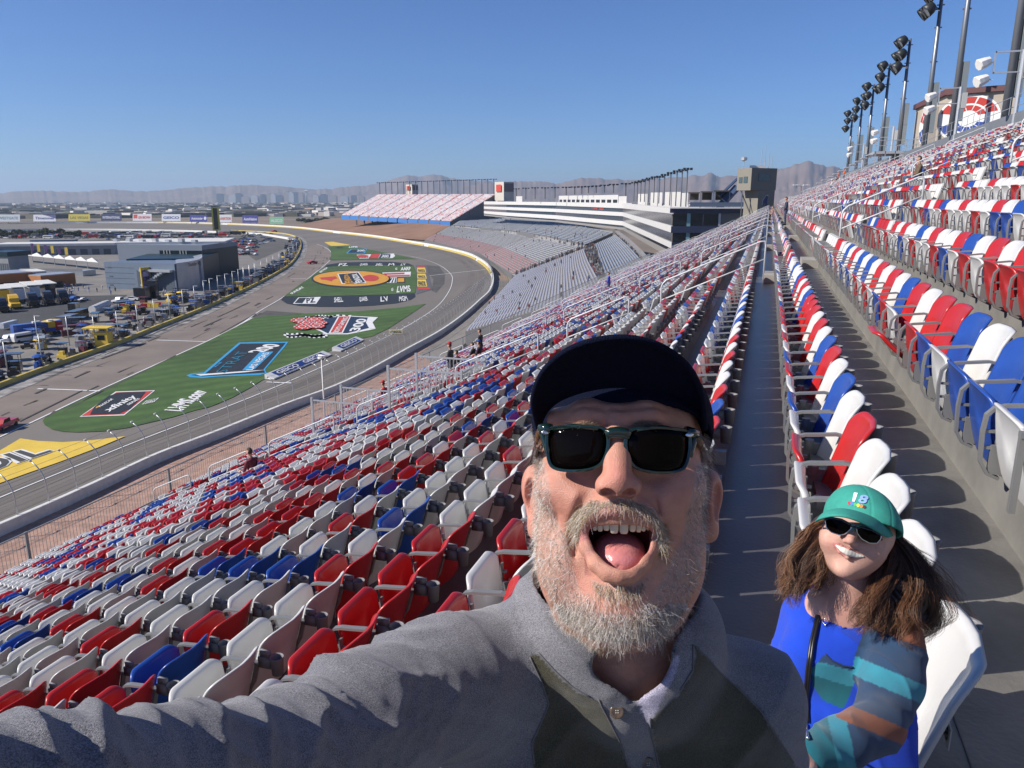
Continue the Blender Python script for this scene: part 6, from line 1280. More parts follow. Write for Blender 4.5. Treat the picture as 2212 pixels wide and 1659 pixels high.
    xs = [(z2(1840, 0)[0], 720), (1094, 640), (1200, 560), (1345, 430), (1451, 262)]
    o = empty('suite_building', tuple(Q(1345, 455, 430)), 0, 'long curved white banded suite building with dark glass above the bleachers', 'building'); org = np.array(o.location)
    wb_ = mat('suite_white', (.52, .51, .49), .6); dg = mat('suite_glass', (.035, .035, .04), .15, spec=.7)
    def strip(tops, bots, depth, mi_mat, name, back=0.0, label=None):
        mb = MB(); n = len(tops); vs = []
        for (t_, b_) in zip(tops, bots):
            bk = np.array([t_[0], t_[1], 0]); bk = bk/np.linalg.norm(bk); f0 = bk*back; f1 = bk*(back+depth); vs += [b_+f0-org, t_+f0-org, t_+f1-org, np.array([*(b_+f1)[:2], b_[2]])-org]
        fs = [(4*i+j, 4*i+(j+1) % 4, 4*i+4+(j+1) % 4, 4*i+4+j) for i in range(n-1) for j in range(4)]+[(3, 2, 1, 0), tuple(4*(n-1)+j for j in range(4))]; mb.add(vs, fs); return mb.build(name, mi_mat, o)
    for k, nm in ((0, 'roof_band'), (1, 'balcony_band'), (2, 'balcony_band')): strip([Q(x, B[k][i][0], D) for i, (x, D) in enumerate(xs)], [Q(x, B[k][i][1], D) for i, (x, D) in enumerate(xs)], 14 if k == 0 else 3.5, wb_, nm)
    strip([Q(x, B[0][i][1]+.2, D) for i, (x, D) in enumerate(xs)], [Q(x, B[2][i][1]+(2, 2, 2.5, 4, 8)[i], D) for i, (x, D) in enumerate(xs)], 10, dg, 'glass_front', back=3.0)
    strip([Q(x, B[2][i][1]+(.3, .3, .4, 1, 2)[i], D) for i, (x, D) in enumerate(xs)], [Q(x, B[2][i][1]+(5, 5, 7, 10, 24)[i], D) for i, (x, D) in enumerate(xs)], 8, mat('suite_base', (.22, .21, .20), .8), 'base', back=4.0)
    mb = MB()                                          # rooftop club with windows and lettering
    a, b = Q(1207, 433.5, 560), Q(1352, 436, 425); 
    def upz(p, z): return np.array([p[0], p[1], z])
    for (x0, y0, D0_, x1, y1, D1_, yt0, yt1, m, nm) in ((1207, 436, 556, 1335, 439, 440, 423, 423.5, wb_, 'roof_club'), (1115, 436, 622, 1128, 436, 612, 424, 424, wb_, 'roof_box'), (1336, 440, 438, 1353, 441, 424, 424, 424.5, wb_, 'roof_annex')):
        A, B_ = Q(x0, y0, D0_), Q(x1, y1, D1_); TA, TB = Q(x0, yt0, D0_)[2], Q(x1, yt1, D1_)[2]; bk = A/np.linalg.norm(A[:2])*12; mb = MB(); P = [A, B_, B_+bk, A+bk]
        mb.prism([tuple((p-org)[:2]) for p in P], A[2]-org[2]-1, max(TA, TB)-org[2]); mb.build(nm, m, o)
        if nm == 'roof_club':
            mb = MB(); t_ = B_-A; 
            for i in range(12): p = A+t_*(i+.15)/12; q = A+t_*(i+.85)/12; f = -A/np.linalg.norm(A)*.3; zt_, zb_ = TB+(-2.0), TB-4.2; mb.add([upz(p+f, zb_)-org, upz(q+f, zb_)-org, upz(q+f, zt_)-org, upz(p+f, zt_)-org], [(0, 1, 2, 3)])
            mb.build('window', glassd, o); mb = MB(); f = -A/np.linalg.norm(A)*1.2; p, q = A+t_*.28+f, A+t_*.8+f; text_quad(mb, 'LAS VEGAS', upz(p, TB-8.0)-org, upz(q, TB-8.0)-org, upz(q, TB-5.0)-org, upz(p, TB-5.0)-org, bold=.03); mb.build('lettering', redp, o)
    # white panelled screens on the near roof
    mb = MB()
    for i, (xa, xb, yt, yb, D) in enumerate(((1378, 1398, 419, 435, 380), (1405, 1430, 416, 436, 350), (1436, 1470, 415, 438, 318), (1472, 1485, 417, 440, 300))):
        A, B_ = Q(xa, yb, D), Q(xb, yb, D-8); bk = A/np.linalg.norm(A)*3; mb.prism([tuple((p-org)[:2]) for p in (A, B_, B_+bk, A+bk)], A[2]-org[2]-2, Q(xa, yt, D)[2]-org[2])
    mb.build('roof_screen', wb_, o)
    # navy end block of the suites
    navy_ = mat('navy_cladding', (.025, .035, .075), .5); D = 258; o = empty('end_block', tuple(Q(1451, 535, D)), 0, 'navy clad end block of the suites with large dark windows, left of the tower', 'building'); org2 = np.array(o.location)
    def vb(name, xa, xb, yt, yb, D_, dep, m): 
        def lv(x, yy): p = Q(x, 535, D_); d = ray(x, yy); return d*(np.hypot(p[0], p[1])/np.hypot(d[0], d[1]))
        A, B_ = lv(xa, yb), lv(xb, yb); bk = np.array([A[0], A[1], 0]); bk = bk/np.linalg.norm(bk)*dep; mb = MB(); mb.prism([tuple((p-org2)[:2]) for p in (A, B_, B_+bk, A+bk)], A[2]-org2[2], lv((xa+xb)/2, yt)[2]-org2[2]); return mb.build(name, m, o)
    vb('wall', 1450, 1622, 450, 560, D+.6, 26, mat('endblock_grey', (.15, .15, .14), .8)); vb('fascia', 1447, 1622, 451, 460, D-.8, 1.4, navy_); vb('fascia', 1449, 1560, 489, 503, D-.8, 1.4, navy_); vb('fascia', 1449, 1540, 524, 560, D-.5, 1.1, navy_)
    vb('window', 1452, 1481, 463, 487, D, .6, glassd); vb('window', 1490, 1550, 463, 486, D, .6, glassd); vb('mullion', 1481, 1489, 461, 524, D-.3, .6, mat('teal_frame', (.18, .33, .34), .4)); vb('mullion', 1551, 1556, 461, 488, D-.3, .6, silv); vb('window', 1452, 1481, 504, 523, D, .6, glassd); vb('window', 1490, 1530, 504, 523, D, .6, glassd); vb('mullion', 1517, 1519, 463, 486, D-.2, .3, CL['grey'])
    vb('roof_deck', 1447, 1625, 448.5, 450.8, D-2, 30, whroof)
    # open steel canopies on the roof
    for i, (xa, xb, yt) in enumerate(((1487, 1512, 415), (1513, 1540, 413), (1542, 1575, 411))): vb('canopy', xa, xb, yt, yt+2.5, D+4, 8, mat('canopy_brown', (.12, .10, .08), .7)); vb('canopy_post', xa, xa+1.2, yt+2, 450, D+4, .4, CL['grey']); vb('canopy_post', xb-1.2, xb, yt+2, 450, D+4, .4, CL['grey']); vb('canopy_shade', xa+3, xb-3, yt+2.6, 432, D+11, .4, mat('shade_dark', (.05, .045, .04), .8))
    vb('balustrade', 1490, 1620, 437, 447, D+1, .2, mat('smoke_glass', (.08, .11, .16), .1)); mb = MB(); a_ = Q(1552, 449, D+6)-org2; b_ = Q(1592, 405, D+6)-org2; mb.tube([a_, b_], 1.4, 4); mb.tube([a_+(0, 0, 4), b_+(0, 0, 3)], .5, 4); mb.build('stair', mat('stair_blue', (.03, .06, .13), .5), o)
    # control tower with the number 1
    tm = mat('tower_stucco', (.215, .20, .165), .85, var=.06, vscale=.2, bump=.15, bscale=3); D = 176
    a, m_, b = Q(1591, 411, D+4), Q(1621, 411, D), Q(1675.5, 411, D+3); o = empty('control_tower', tuple(m_), 0, 'grey brown control tower with a large white edged number 1 on its side', 'tower'); og = m_
    zt = Q(1621, 363, D)[2]-og[2]; A_, B_ = (a-og)[:2], (b-og)[:2]; mb = MB(); mb.prism([(0, 0), tuple(B_), tuple(A_+B_), tuple(A_)], 0, zt); mb.build('cab', tm, o)
    mb = MB(); mb.prism([tuple(B_*.32), tuple(B_*.97), tuple(B_*.97+A_), tuple(B_*.32+A_)], -26, -.02); mb.build('shaft', tm, o)
    nB = np.array([B_[1], -B_[0]])/np.linalg.norm(B_); nB = -nB if nB@m_[:2] > 0 else nB; nA = np.array([A_[1], -A_[0]])/np.linalg.norm(A_); nA = -nA if nA@m_[:2] > 0 else nA
    def onf(V, n_, u, z, k): return np.array([V[0]*u+n_[0]*k, V[1]*u+n_[1]*k, z])
    mb = MB()
    for V, n_, u0, u1, z0, z1_ in ((B_, nB, .28, .72, zt*.42, zt*.74), (A_, nA, .25, .52, zt*.34, zt*.62), (A_, nA, .62, .85, zt*.34, zt*.60)):
        P = [onf(V, n_, u0, z0, .12), onf(V, n_, u1, z0, .12), onf(V, n_, u1, z1_, .12), onf(V, n_, u0, z1_, .12)]; mb.add(P+[p-np.array([*n_, 0])*.3 for p in P], [(0, 1, 2, 3), (0, 4, 5, 1), (1, 5, 6, 2), (2, 6, 7, 3), (3, 7, 4, 0)])
    mb.build('window', mat('tower_glass', (.06, .09, .10), .1, spec=.8), o)
    mb = MB(); ONE = [(0, 0), (1, 0), (1, .14), (.70, .14), (.70, 1), (.42, 1), (.0, .84), (.0, .68), (.34, .78), (.34, .14), (0, .14)]
    for sc_, k_, mi_ in ((1.0, .05, 0), (.0, .12, 1)):
        P = []
        for u, v in ONE:
            if mi_: u = .5+(u-.5)*.74+(.0); v = .5+(v-.5)*.93; 
            P.append(onf(B_, nB, .48+.34*u, -8.6+7.6*v, k_))
        mb.add(P, [tuple(range(len(P)))], mi_); mb.build('number', [whp, mat('number_navy', (.03, .04, .12), .5)], o)
    mb = MB(); c = (A_+B_)/2
    for dx, h in ((0, 5.2), (.9, 3.6), (-.8, 4.4), (1.6, 2.8)): mb.tube([(c[0]+dx+1.5, c[1], zt), (c[0]+dx+1.5, c[1], zt+h)], .06, 4)
    mb.box(c[0]-1.8, c[0]+1.8, c[1]-.6, c[1]+.6, zt+.002, zt+.7); mb.lathe([(.05, zt+1.6), (.7, zt+1.8), (.72, zt+2.4), (.3, zt+2.6)], (A_[0]*.6, A_[1]*.6, 0), 8); mb.tube([(A_[0]*.6, A_[1]*.6, zt), (A_[0]*.6, A_[1]*.6, zt+1.8)], .07, 4); mb.build('antenna', galv, o)
    mb = MB(); mb.box(A_[0]*.6, A_[0]*.6+.2, A_[1]*.6, A_[1]*.6+.2, -26, 0); mb.tube([(A_[0]*.7, A_[1]*.7, 0), (B_[0]*.35, B_[1]*.35, -9)], .15, 4); mb.build('brace', CL['grey'], o)
    # parking lot lamp beyond the stand
    b = Q(1728, 436, 330); o = empty('car_park_lamp', (b[0], b[1], b[2]-20), YAW, 'lone four headed lamp against the mountains right of the tower', 'lamp post'); mb = MB(); H = Q(1728, 397, 330)[2]-b[2]+20; mb.tube([(0, 0, 0), (0, 0, H-1)], .18, 6); mb.build('pole', fm, o); mb = MB(); mb.box(-3.4, 3.4, -.12, .12, H-1, H-.8); [mb.box(x-.6, x+.6, -.3, .3, H-.8, H-.3) for x in (-3, -1.4, 1.4, 3)]; mb.build('lamp', whp, o)
def build_landscape():
    # mountains: ridged terrain rings at several distances
    mm = mat('desert_rock', (.155, .105, .085), 1.0, vscale=.0016, col2=(.21, .15, .12), det=12)
    sk = {-1: [(-900, 424), (-600, 420), (-300, 415), (-100, 418), (0, 417), (40, 413), (75, 412), (110, 412), (150, 415), (200, 412), (235, 408.5), (270, 411), (310, 412), (345, 411), (385, 407), (420, 406), (455, 402.5), (490, 403.5), (518, 401), (545, 399.5), (575, 402), (610, 403), (640, 406), (680, 409), (720, 408.5), (745, 404), (770, 401), (790, 402), (812, 397), (835, 393), (858, 386), (880, 381), (905, 383), (935, 379), (950, 381), (975, 386), (1000, 388), (1020, 392), (1050, 390), (1065, 393)],
          1: [(1000, 402), (1060, 396), (1094, 394), (1110, 392), (1140, 393), (1175, 393.5), (1200, 397), (1235, 391), (1255, 386), (1280, 385), (1305, 389), (1330, 388), (1360, 391), (1378, 389), (1400, 386), (1440, 386), (1470, 384), (1500, 383), (1525, 380), (1550, 380), (1580, 382), (1620, 380), (1680, 371), (1700, 367), (1720, 362), (1735, 357), (1750, 355), (1765, 360), (1785, 364), (1800, 363), (1830, 372), (1900, 380), (2000, 376), (2200, 385), (2600, 380), (3200, 400)]}
    rg = np.random.default_rng(9)
    for key, D, lab in ((-1, 13500, 'hazy blue mountain range along the horizon beyond the city on the left'), (1, 11000, 'rugged purple brown mountains on the horizon behind the tower and suites')):
        P = sk[key]; xs = np.array([p[0] for p in P]); ys = np.array([p[1] for p in P]); N_ = 700; px = np.linspace(xs[0], xs[-1], N_); top = np.interp(px, xs, ys)
        jag = sum(np.interp(px, np.linspace(px[0], px[-1], k), rg.normal(size=k))*a for k, a in ((120, .9), (300, .6), (600, .45))); top = top-jag*(.7 if key == -1 else 1.2)
        K_ = 26; V = []
        for i in range(N_):
            d = ray(px[i], top[i]); d = d/np.linalg.norm(d[:2]); H = max(20, d[2]*D)
            for k in range(K_):
                t = k/(K_-1); prof = min(1, (t/.72)) if t < .72 else 1-(t-.72)*1.5; z = H*prof**1.15; V.append([d[0]*(D-(1-t)*H*6.5-1200*(1-t)), d[1]*(D-(1-t)*H*6.5-1200*(1-t)), z])
        V = np.array(V); sh = V.reshape(N_, K_, 3)
        rid = np.zeros((N_, K_)); ii, jj = np.meshgrid(np.arange(N_), np.arange(K_), indexing='ij')
        for sc_, a_ in ((26, .30), (12, .20), (6, .13), (3, .08)):
            gN = rg.uniform(0, 1, (int(N_/sc_)+3, int(K_/(sc_*.32))+3)); u_ = ii/sc_+jj*.25/sc_; v_ = jj/(sc_*.32); u_ = np.clip(u_, 0, gN.shape[0]-2.001); v_ = np.clip(v_, 0, gN.shape[1]-2.001); iu, iv = u_.astype(int), v_.astype(int); fu_, fv_ = u_-iu, v_-iv; fu_ = fu_*fu_*(3-2*fu_); fv_ = fv_*fv_*(3-2*fv_)
            nn_ = gN[iu, iv]*(1-fu_)*(1-fv_)+gN[iu+1, iv]*fu_*(1-fv_)+gN[iu, iv+1]*(1-fu_)*fv_+gN[iu+1, iv+1]*fu_*fv_; rid += a_*np.abs(nn_*2-1)
        env = np.sin(np.pi*np.clip(np.linspace(0, 1, K_)/.75, 0, 1))[None, :]; sh[:, :, 2] *= 1-rid*env; sh[:, :, 2] += GZ*(1-np.linspace(0, 1, K_)[None, :]**.3)-.0
        sh[:, 0, 2] = GZ-5; idx = np.arange(N_*K_).reshape(N_, K_); Fq = np.stack([idx[:-1, :-1], idx[1:, :-1], idx[1:, 1:], idx[:-1, 1:]], -1).reshape(-1, 4)
        me = np_mesh('mountains', sh.reshape(-1, 3), Fq, [mm], None, True); inst('mountain_range', me, label=lab, cat='mountains', kind='structure')
    # distant plain: low built-up mass and the city
    rr = random.Random(21); mb = MB(); cm_ = [mat('plain_%d' % i, c, .9) for i, c in enumerate(((.60, .58, .54), (.30, .27, .24), (.10, .10, .075), (.38, .30, .24)))]
    for i in range(1500):
        d = ray(rr.uniform(-150, 1650), YH); d = d/np.linalg.norm(d[:2]); D = 1800+7000*rr.random()**1.5; p = d*D; dark = rr.random() < .36; w_, l_, h_ = (rr.uniform(40, 160), rr.uniform(20, 60), rr.uniform(4, 9)) if dark else (rr.uniform(12, 45)*(1+D/6000), rr.uniform(10, 30), rr.uniform(5, 11)); mi = 2 if dark else rr.choice([0, 0, 1, 3])
        a = rr.uniform(0, 3); ax = np.array([cos(a)*w_/2, sin(a)*w_/2, 0]); ay = np.array([-sin(a)*l_/2, cos(a)*l_/2, 0]); mb.obox((p[0], p[1], GZ+h_/2-1), ax, ay, (0, 0, h_/2), mi)
    mb.build('far_suburbs', cm_, None, label='scatter of low far buildings and dark tree belts on the desert plain', cat='suburbs', kind='stuff')
    T = [(478, 418, 14), (492, 421, 10), (505, 420, 16), (518, 417, 12), (530, 424, 20), (552, 422, 14), (570, 419, 10), (583, 416.5, 9), (592, 418, 12), (606, 421, 12), (622, 413.5, 10), (631, 415, 12), (642, 415.5, 10), (652, 416, 10), (684, 421, 12), (700, 419, 14), (722, 421, 12), (745, 423, 16), (765, 421, 10), (782, 424, 12)]
    cc = [mat('city_dark', (.08, .09, .12), .4), mat('city_tan', (.36, .31, .26), .7), mat('city_white', (.5, .5, .5), .6)]
    for i, (x, yt, w_) in enumerate(T):
        D = 9200; b = Q(x, 436, D); h_ = (436-yt)/F*D*1.05; ww = w_/F*D/2; mb = MB(); mb.box(-ww, ww, -40, 40, 0, h_*.9); mb.box(-ww*.7, ww*.5, -36, 36, h_*.9+.1, h_); mb.build('city_tower', cc[(i*7) % 3], None, label='%s hazy hotel tower from the left in the far city skyline' % ordn(i+1), cat='high-rise', group='towers of the far city', loc=(b[0], b[1], GZ), rz=YAW)
    b = Q(663, 436, 9200); H = (436-409)/F*9200*1.05; mb = MB(); mb.lathe([(16, 0), (9, H*.5), (8, H*.78), (30, H*.82), (34, H*.86), (20, H*.89), (6, H*.91), (1, H)], (0, 0, 0), 12); mb.build('observation_tower', cc[2], None, label='slender observation tower with a round pod in the far city skyline', cat='tower', loc=(b[0], b[1], GZ))
    # dark shrubs at the far left of the infield and beyond the turn
    lf = mat('shrub_leaf', (.045, .065, .025), .9, vscale=1, col2=(.10, .10, .05))
    def shrub(x, y, h, w_, lab, palm=False):
        p = G(x, y); nrm = np.random.default_rng(int(x*7+y)); n_ = 260; V = nrm.normal(size=(n_, 3)); V /= np.linalg.norm(V, axis=1)[:, None]; V *= nrm.uniform(.4, 1, n_)[:, None]**.5; C = V*np.array([w_, w_, h*.45])+np.array([0, 0, h*.62]); s = .16*w_
        A = nrm.normal(size=(n_, 3))*s; B_ = nrm.normal(size=(n_, 3))*s; P = np.stack([C-A, C+B_, C+A, C-B_], 1).reshape(-1, 3); o = empty('shrub' if not palm else 'tree', tuple(V3(p, GZ)), 0, lab, 'tree' if h > 4 else 'shrub', 'trees and shrubs of the infield'); me = np_mesh('crown', P, np.arange(n_*4).reshape(-1, 4), [lf], None, False); inst('crown', me, o); mb = MB(); mb.tube([(0, 0, 0), (0, 0, h*.6)], .18, 5, r2=.08); mb.build('trunk', mat('bark', (.10, .07, .05), .9), o)
    for i in range(22):
        x, y = z1(-20+i*34+rr.uniform(-10, 10), 425+rr.uniform(-12, 14)); shrub(x, y, rr.uniform(4, 7), rr.uniform(2.2, 4.5), '%s tree from the left in the belt at the far end of the infield' % ordn(i+1), True)
    for i in range(12):
        x, y = z2(440+i*20, 470-abs(i-4)*2.5+rr.uniform(-4, 4)); shrub(x, y, rr.uniform(3, 5), rr.uniform(2.5, 5), '%s shrub from the left on the bank beyond the far turn' % ordn(i+1))
def build_haze():
    m = bpy.data.materials.new('haze_air'); m.use_nodes = True; t = m.node_tree; t.nodes.remove(t.nodes['Principled BSDF']); v = t.nodes.new('ShaderNodeVolumePrincipled')
    v.inputs['Color'].default_value = (.62, .80, 1, 1); v.inputs['Density'].default_value = 6.5e-5; v.inputs['Anisotropy'].default_value = .2
    t.links.new(v.outputs[0], t.nodes['Material Output'].inputs['Volume'])
    mb = MB(); mb.box(-26500, 26500, -26500, 26500, GZ-2, 600); mb.build('haze', m, None, kind='stuff', label='thin blue desert haze over the whole plain', cat='haze')
# ---------------------------------------------------------------- strands (hair) as thin three-sided tubes
def strands(P, r, cols, sides=3, taper=.35):    # P (n,k,3) camera metres
    n, k, _ = P.shape; T = np.gradient(P, axis=1); T /= np.linalg.norm(T, axis=2, keepdims=True)+1e-9
    ref = np.array([.31, .17, .93]); A = np.cross(T, ref); A /= np.linalg.norm(A, axis=2, keepdims=True)+1e-9; B = np.cross(T, A)
    rr = (r*np.ones(n))[:, None, None]*np.linspace(1, taper, k)[None, :, None]
    V = np.stack([P+rr*(cos(q)*A+sin(q)*B) for q in [2*pi*j/sides for j in range(sides)]], 2)   # n,k,s,3
    base = np.arange(n)[:, None, None]*k*sides; i = np.arange(k-1)[None, :, None]; j = np.arange(sides)[None, None, :]
    a = base+i*sides+j; b = base+i*sides+(j+1) % sides
    Fq = np.stack([a, a+sides, b+sides, b], -1).reshape(-1, 4)
    return V.reshape(-1, 3), Fq, np.repeat(np.asarray(cols), k*sides, axis=0)
def fF(x, y): return 1094.4+.45127*x, 691.2+.45127*y
def KF(x, y, d): return K(*fF(x, y), d)
def f4(x, y): return 979.2+.33852*x, 1209.6+.33852*y

def build_man():
    root = empty('person', tuple(to_world([[0, -1.85, .95]])[0]), 0,
        'man in navy cap and dark sunglasses shouting with mouth wide open, arm stretched out', 'person')
    root.matrix_world = Matrix.Translation(Vector(to_world([[.02, -1.84, .55+.66]])[0]))
    bpy.context.view_layer.update(); inv = root.matrix_world.inverted()
    def put(o): o.parent = root; o.matrix_parent_inverse = inv; return o
    h = .00135
    f = Fld(K(1336, 1060, .72)-np.array([.115, .225, .15]), K(1336, 1060, .72)+np.array([.115, .15, .15]), h)
    f.ell(K(1340, 940, .752), (.0775, .082, .100), 0)
    f.ell(K(1338, 1075, .722), (.0738, .098, .0745), .02)
    f.ell(K(1338, 1255, .705), (.0600, .050, .060), .03)
    f.ell(K(1338, 1306, .672), (.033, .029, .033), .02)
    for sx, x in ((-1, 1222), (1, 1456)):
        f.ell(K(x, 1052, .678), (.027, .024, .026), .02)
        f.ell(K(x+sx*2, 1200, .70), (.026, .05, .034), .02)
    f.chain([K(1205, 905, .680), K(1270, 898, .658), K(1333, 905, .652), K(1396, 900, .658), K(1464, 908, .680)], [.010, .013, .010, .013, .010], .012)
    for x in (1252, 1416): f.ell(K(x, 962, .640), (.021, .015, .014), .012, 's')
    for x in (1254, 1414): f.ell(K(x, 965, .667), (.0125, .0125, .0125), .002)
    f.chain([K(1333, 920, .655), K(1333, 960, .644), K(1333, 998, .634), K(1334, 1034, .624)], [.0060, .0070, .0082, .0112], .014)
    for s_ in (-1, 1):
        f.ell(K(1335+s_*29, 1050, .631), (.0085, .0085, .0120), .008)
        f.cap(K(1335+s_*8, 1044, .622), K(1335+s_*14, 1048, .626), .0065, .0065, .004)
    f.ell(K(1334, 1054, .626), (.008, .0060, .010), .004)
    for s_ in (-1, 1): f.ell(K(1335+s_*21, 1064, .623), (.0064, .0046, .009), .002, 's')
    # muzzle, lips, mouth
    f.ell(K(1336, 1098, .668), (.036, .024, .033), .015)
    UL = [(368, 1008, .657), (392, 952, .648), (440, 924, .6405), (495, 912, .6365), (530, 915, .6355), (565, 912, .6365), (620, 924, .6405), (675, 955, .648), (702, 1013, .657)]
    LL = [(368, 1010, .657), (385, 1090, .651), (430, 1165, .643), (485, 1205, .6385), (540, 1214, .637), (595, 1205, .6385), (650, 1160, .643), (688, 1090, .651), (702, 1015, .657)]
    f.chain([KF(*p) for p in LL], [.004, .0055, .0065, .0075, .0078, .0075, .0065, .0055, .004], .006)
    f.chain([KF(*p) for p in UL], [.004, .0036, .0036, .0038, .0036, .0038, .0036, .0036, .004], .005)
    f.ell(KF(535, 1058, .668), (.0290, .0225, .036), .004, 's')
    f.ell(KF(535, 1004, .668), (.0295, .0150, .036), .004, 's')
    f.ell(KF(535, 1110, .660), (.0205, .0235, .030), .004, 's')
    for P in ([(430, 800, .637), (370, 860, .643), (330, 960, .655), (318, 1080, .664), (335, 1200, .668), (365, 1270, .668)],
              [(645, 800, .637), (700, 860, .643), (742, 960, .655), (752, 1080, .664), (735, 1200, .668), (700, 1280, .668)]):
        f.groove([KF(*p) for p in P], .0045, -.0055)
        f.groove([KF(p[0]+(-38 if p[0] < 535 else 38), p[1], p[2]+.004) for p in P[1:5]], .011, .0045)
    f.groove([KF(478, 440, .645), KF(480, 505, .643)], .003, -.0018); f.groove([KF(546, 440, .645), KF(546, 510, .643)], .003, -.0018)
    for y, a in ((330, .002), (372, .0022), (415, .0018)): f.groove([KF(300, y+12, .652), KF(420, y, .645), KF(530, y+6, .643), KF(650, y, .645), KF(770, y+12, .652)], .0028, -a)
    for s_, x0 in ((-1, 190), (1, 880)):
        for k_ in range(3): f.groove([KF(x0, 690+k_*16, .70), KF(x0-s_*50, 730+k_*22, .682)], .0025, -.0013)
    for s_, cx_ in ((-1, 290), (1, 780)):
        for k_ in range(4): f.groove([KF(cx_+s_*95, 700+k_*24, .69), KF(cx_+s_*40, 742+k_*20, .672), KF(cx_-s_*20, 760+k_*16, .660)], .0024, -.0011)
    for k_ in range(3): f.groove([KF(300-k_*26, 900+k_*10, .665), KF(278-k_*26, 1010, .672), KF(290-k_*26, 1120, .676)], .0035, -.0013); f.groove([KF(775+k_*26, 900+k_*10, .665), KF(797+k_*26, 1010, .672), KF(785+k_*26, 1120, .676)], .0035, -.0013)
    f.groove([KF(225, 735, .672), KF(320, 750, .655), KF(420, 735, .645)], .006, -.0022); f.groove([KF(640, 740, .645), KF(740, 755, .655), KF(840, 740, .672)], .006, -.0022)
    # ears
    for s_, c in ((-1, K(1158, 1078, .752)), (1, K(1530, 1088, .752))):
        f.ell(c, (.0105, .033, .020), .006); f.ell(c+np.array([s_*.003, .012, .004]), (.0115, .021, .017), .006)
        f.ell(c+np.array([s_*.006, .003, -.013]), (.0065, .019, .010), .004, 's'); f.ell(c+np.array([s_*.001, -.026, -.006]), (.007, .010, .009), .005)
    # neck
    f.cap(K(1295, 1240, .80), K(1335, 1520, .815), .0640, .0640, .008); f.cap(K(1385, 1260, .81), K(1345, 1520, .815), .056, .064, .008)
    f.cap(K(1185, 1220, .765), K(1310, 1540, .765), .012, .010, .012); f.cap(K(1480, 1260, .79), K(1365, 1540, .765), .012, .010, .012)
    for q in range(3): f.groove([K(1185+q*16, 1265+q*8, .745), K(1232+q*20, 1400+q*14, .755)], .0028, -.0018)
    f.ell(K(1340, 1440, .757), (.014, .016, .012), .015)
    f.chain([K(1192, 1165, .742), K(1214, 1255, .732), K(1250, 1322, .708), K(1308, 1352, .682), K(1364, 1352, .682), K(1424, 1322, .702), K(1464, 1245, .732), K(1486, 1160, .742)], [.011, .012, .013, .014, .014, .013, .012, .011], .022)
    V, Q_ = f.mesh(); px, py = pix(V); N = normals(V, Q_)
    # skin colour
    n = len(V); C = np.tile(np.array([.54, .265, .185]), (n, 1))
    def blend(col, wt): nonlocal C; C = C*(1-wt[:, None])+np.array(col)*wt[:, None]
    def g(p, r): c = KF(*p); return np.exp(-(((V-c)/r)**2).sum(1))
    C *= (1+.09*fnoise(V, 110, 3)+.045*fnoise(V, 420, 5)+.03*fnoise(V, 1100, 15))[:, None]; C[:, 1:] *= (1-.10*fnoise(V, 75, 21))[:, None]
    red = np.array([.56, .20, .155])
    for p, r, a in (((530, 740, .615), .017, .55), ((430, 790, .63), .012, .3), ((640, 790, .63), .012, .3), ((270, 800, .66), .028, .38), ((790, 820, .66), .028, .38), ((430, 1330, .66), .022, .45),
                    ((105, 850, .75), .03, .5), ((985, 870, .75), .03, .5), ((530, 420, .65), .035, .18), ((330, 1230, .67), .02, .3), ((680, 1290, .67), .02, .3), ((200, 1450, .75), .06, .35)): blend(red, np.clip(g(p, r)*a, 0, 1))
    dmap = np.full(n, 1e9)
    for PL in (UL, LL):
        P3 = np.array([KF(*p) for p in PL])
        for a, b in zip(P3[:-1], P3[1:]):
            ab = b-a; t = np.clip(((V-a)@ab)/(ab@ab), 0, 1); dmap = np.minimum(dmap, np.linalg.norm(V-a-t[:, None]*ab, axis=1))
    lipw = 1-sm(dmap, .0050, .0076); blend((.44, .17, .16), lipw*.9)
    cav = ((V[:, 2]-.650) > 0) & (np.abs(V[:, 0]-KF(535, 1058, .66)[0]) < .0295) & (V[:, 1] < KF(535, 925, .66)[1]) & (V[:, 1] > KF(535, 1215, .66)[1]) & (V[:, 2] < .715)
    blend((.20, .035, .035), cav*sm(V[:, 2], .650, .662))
    global BEARD
    BEARD = [fF(*p) for p in [(128, 640), (175, 650), (200, 760), (222, 900), (262, 1000), (300, 1060), (318, 1180), (350, 1290), (400, 1370), (470, 1400), (600, 1405), (690, 1330), (745, 1250), (800, 1130), (835, 1060), (858, 930), (885, 830), (905, 690), (970, 640), (972, 800), (960, 1000), (925, 1230), (845, 1400), (720, 1520), (560, 1550), (420, 1530), (270, 1430), (170, 1260), (120, 1130)]]
    MUST = [fF(*p) for p in [(292, 980), (330, 905), (410, 855), (480, 862), (535, 850), (600, 858), (690, 895), (745, 970), (755, 1130), (725, 1120), (712, 1010), (675, 935), (600, 900), (535, 905), (460, 900), (395, 935), (352, 1005), (340, 1110), (300, 1100)]]
    SOUL = [fF(*p) for p in [(395, 1235), (460, 1262), (535, 1268), (610, 1262), (680, 1230), (640, 1310), (600, 1345), (500, 1345), (440, 1310)]]
    CHIN = [fF(*p) for p in [(350, 1290), (440, 1310), (500, 1345), (600, 1345), (690, 1330), (600, 1410), (470, 1410), (400, 1370)]]
    front = N[:, 2] < .35
    inb = inpoly(px, py, BEARD) & front & (V[:, 2] < .79); inm = inpoly(px, py, MUST) & front & (V[:, 2] < .66); ins = inpoly(px, py, SOUL) & front & (V[:, 2] < .67); inc = inpoly(px, py, CHIN) & front
    blend((.40, .33, .29), (inb | inm | ins)*.55*np.clip(.75+.35*fnoise(V, 260, 8), .2, 1))
    blend((.30, .225, .19), inc*.12)
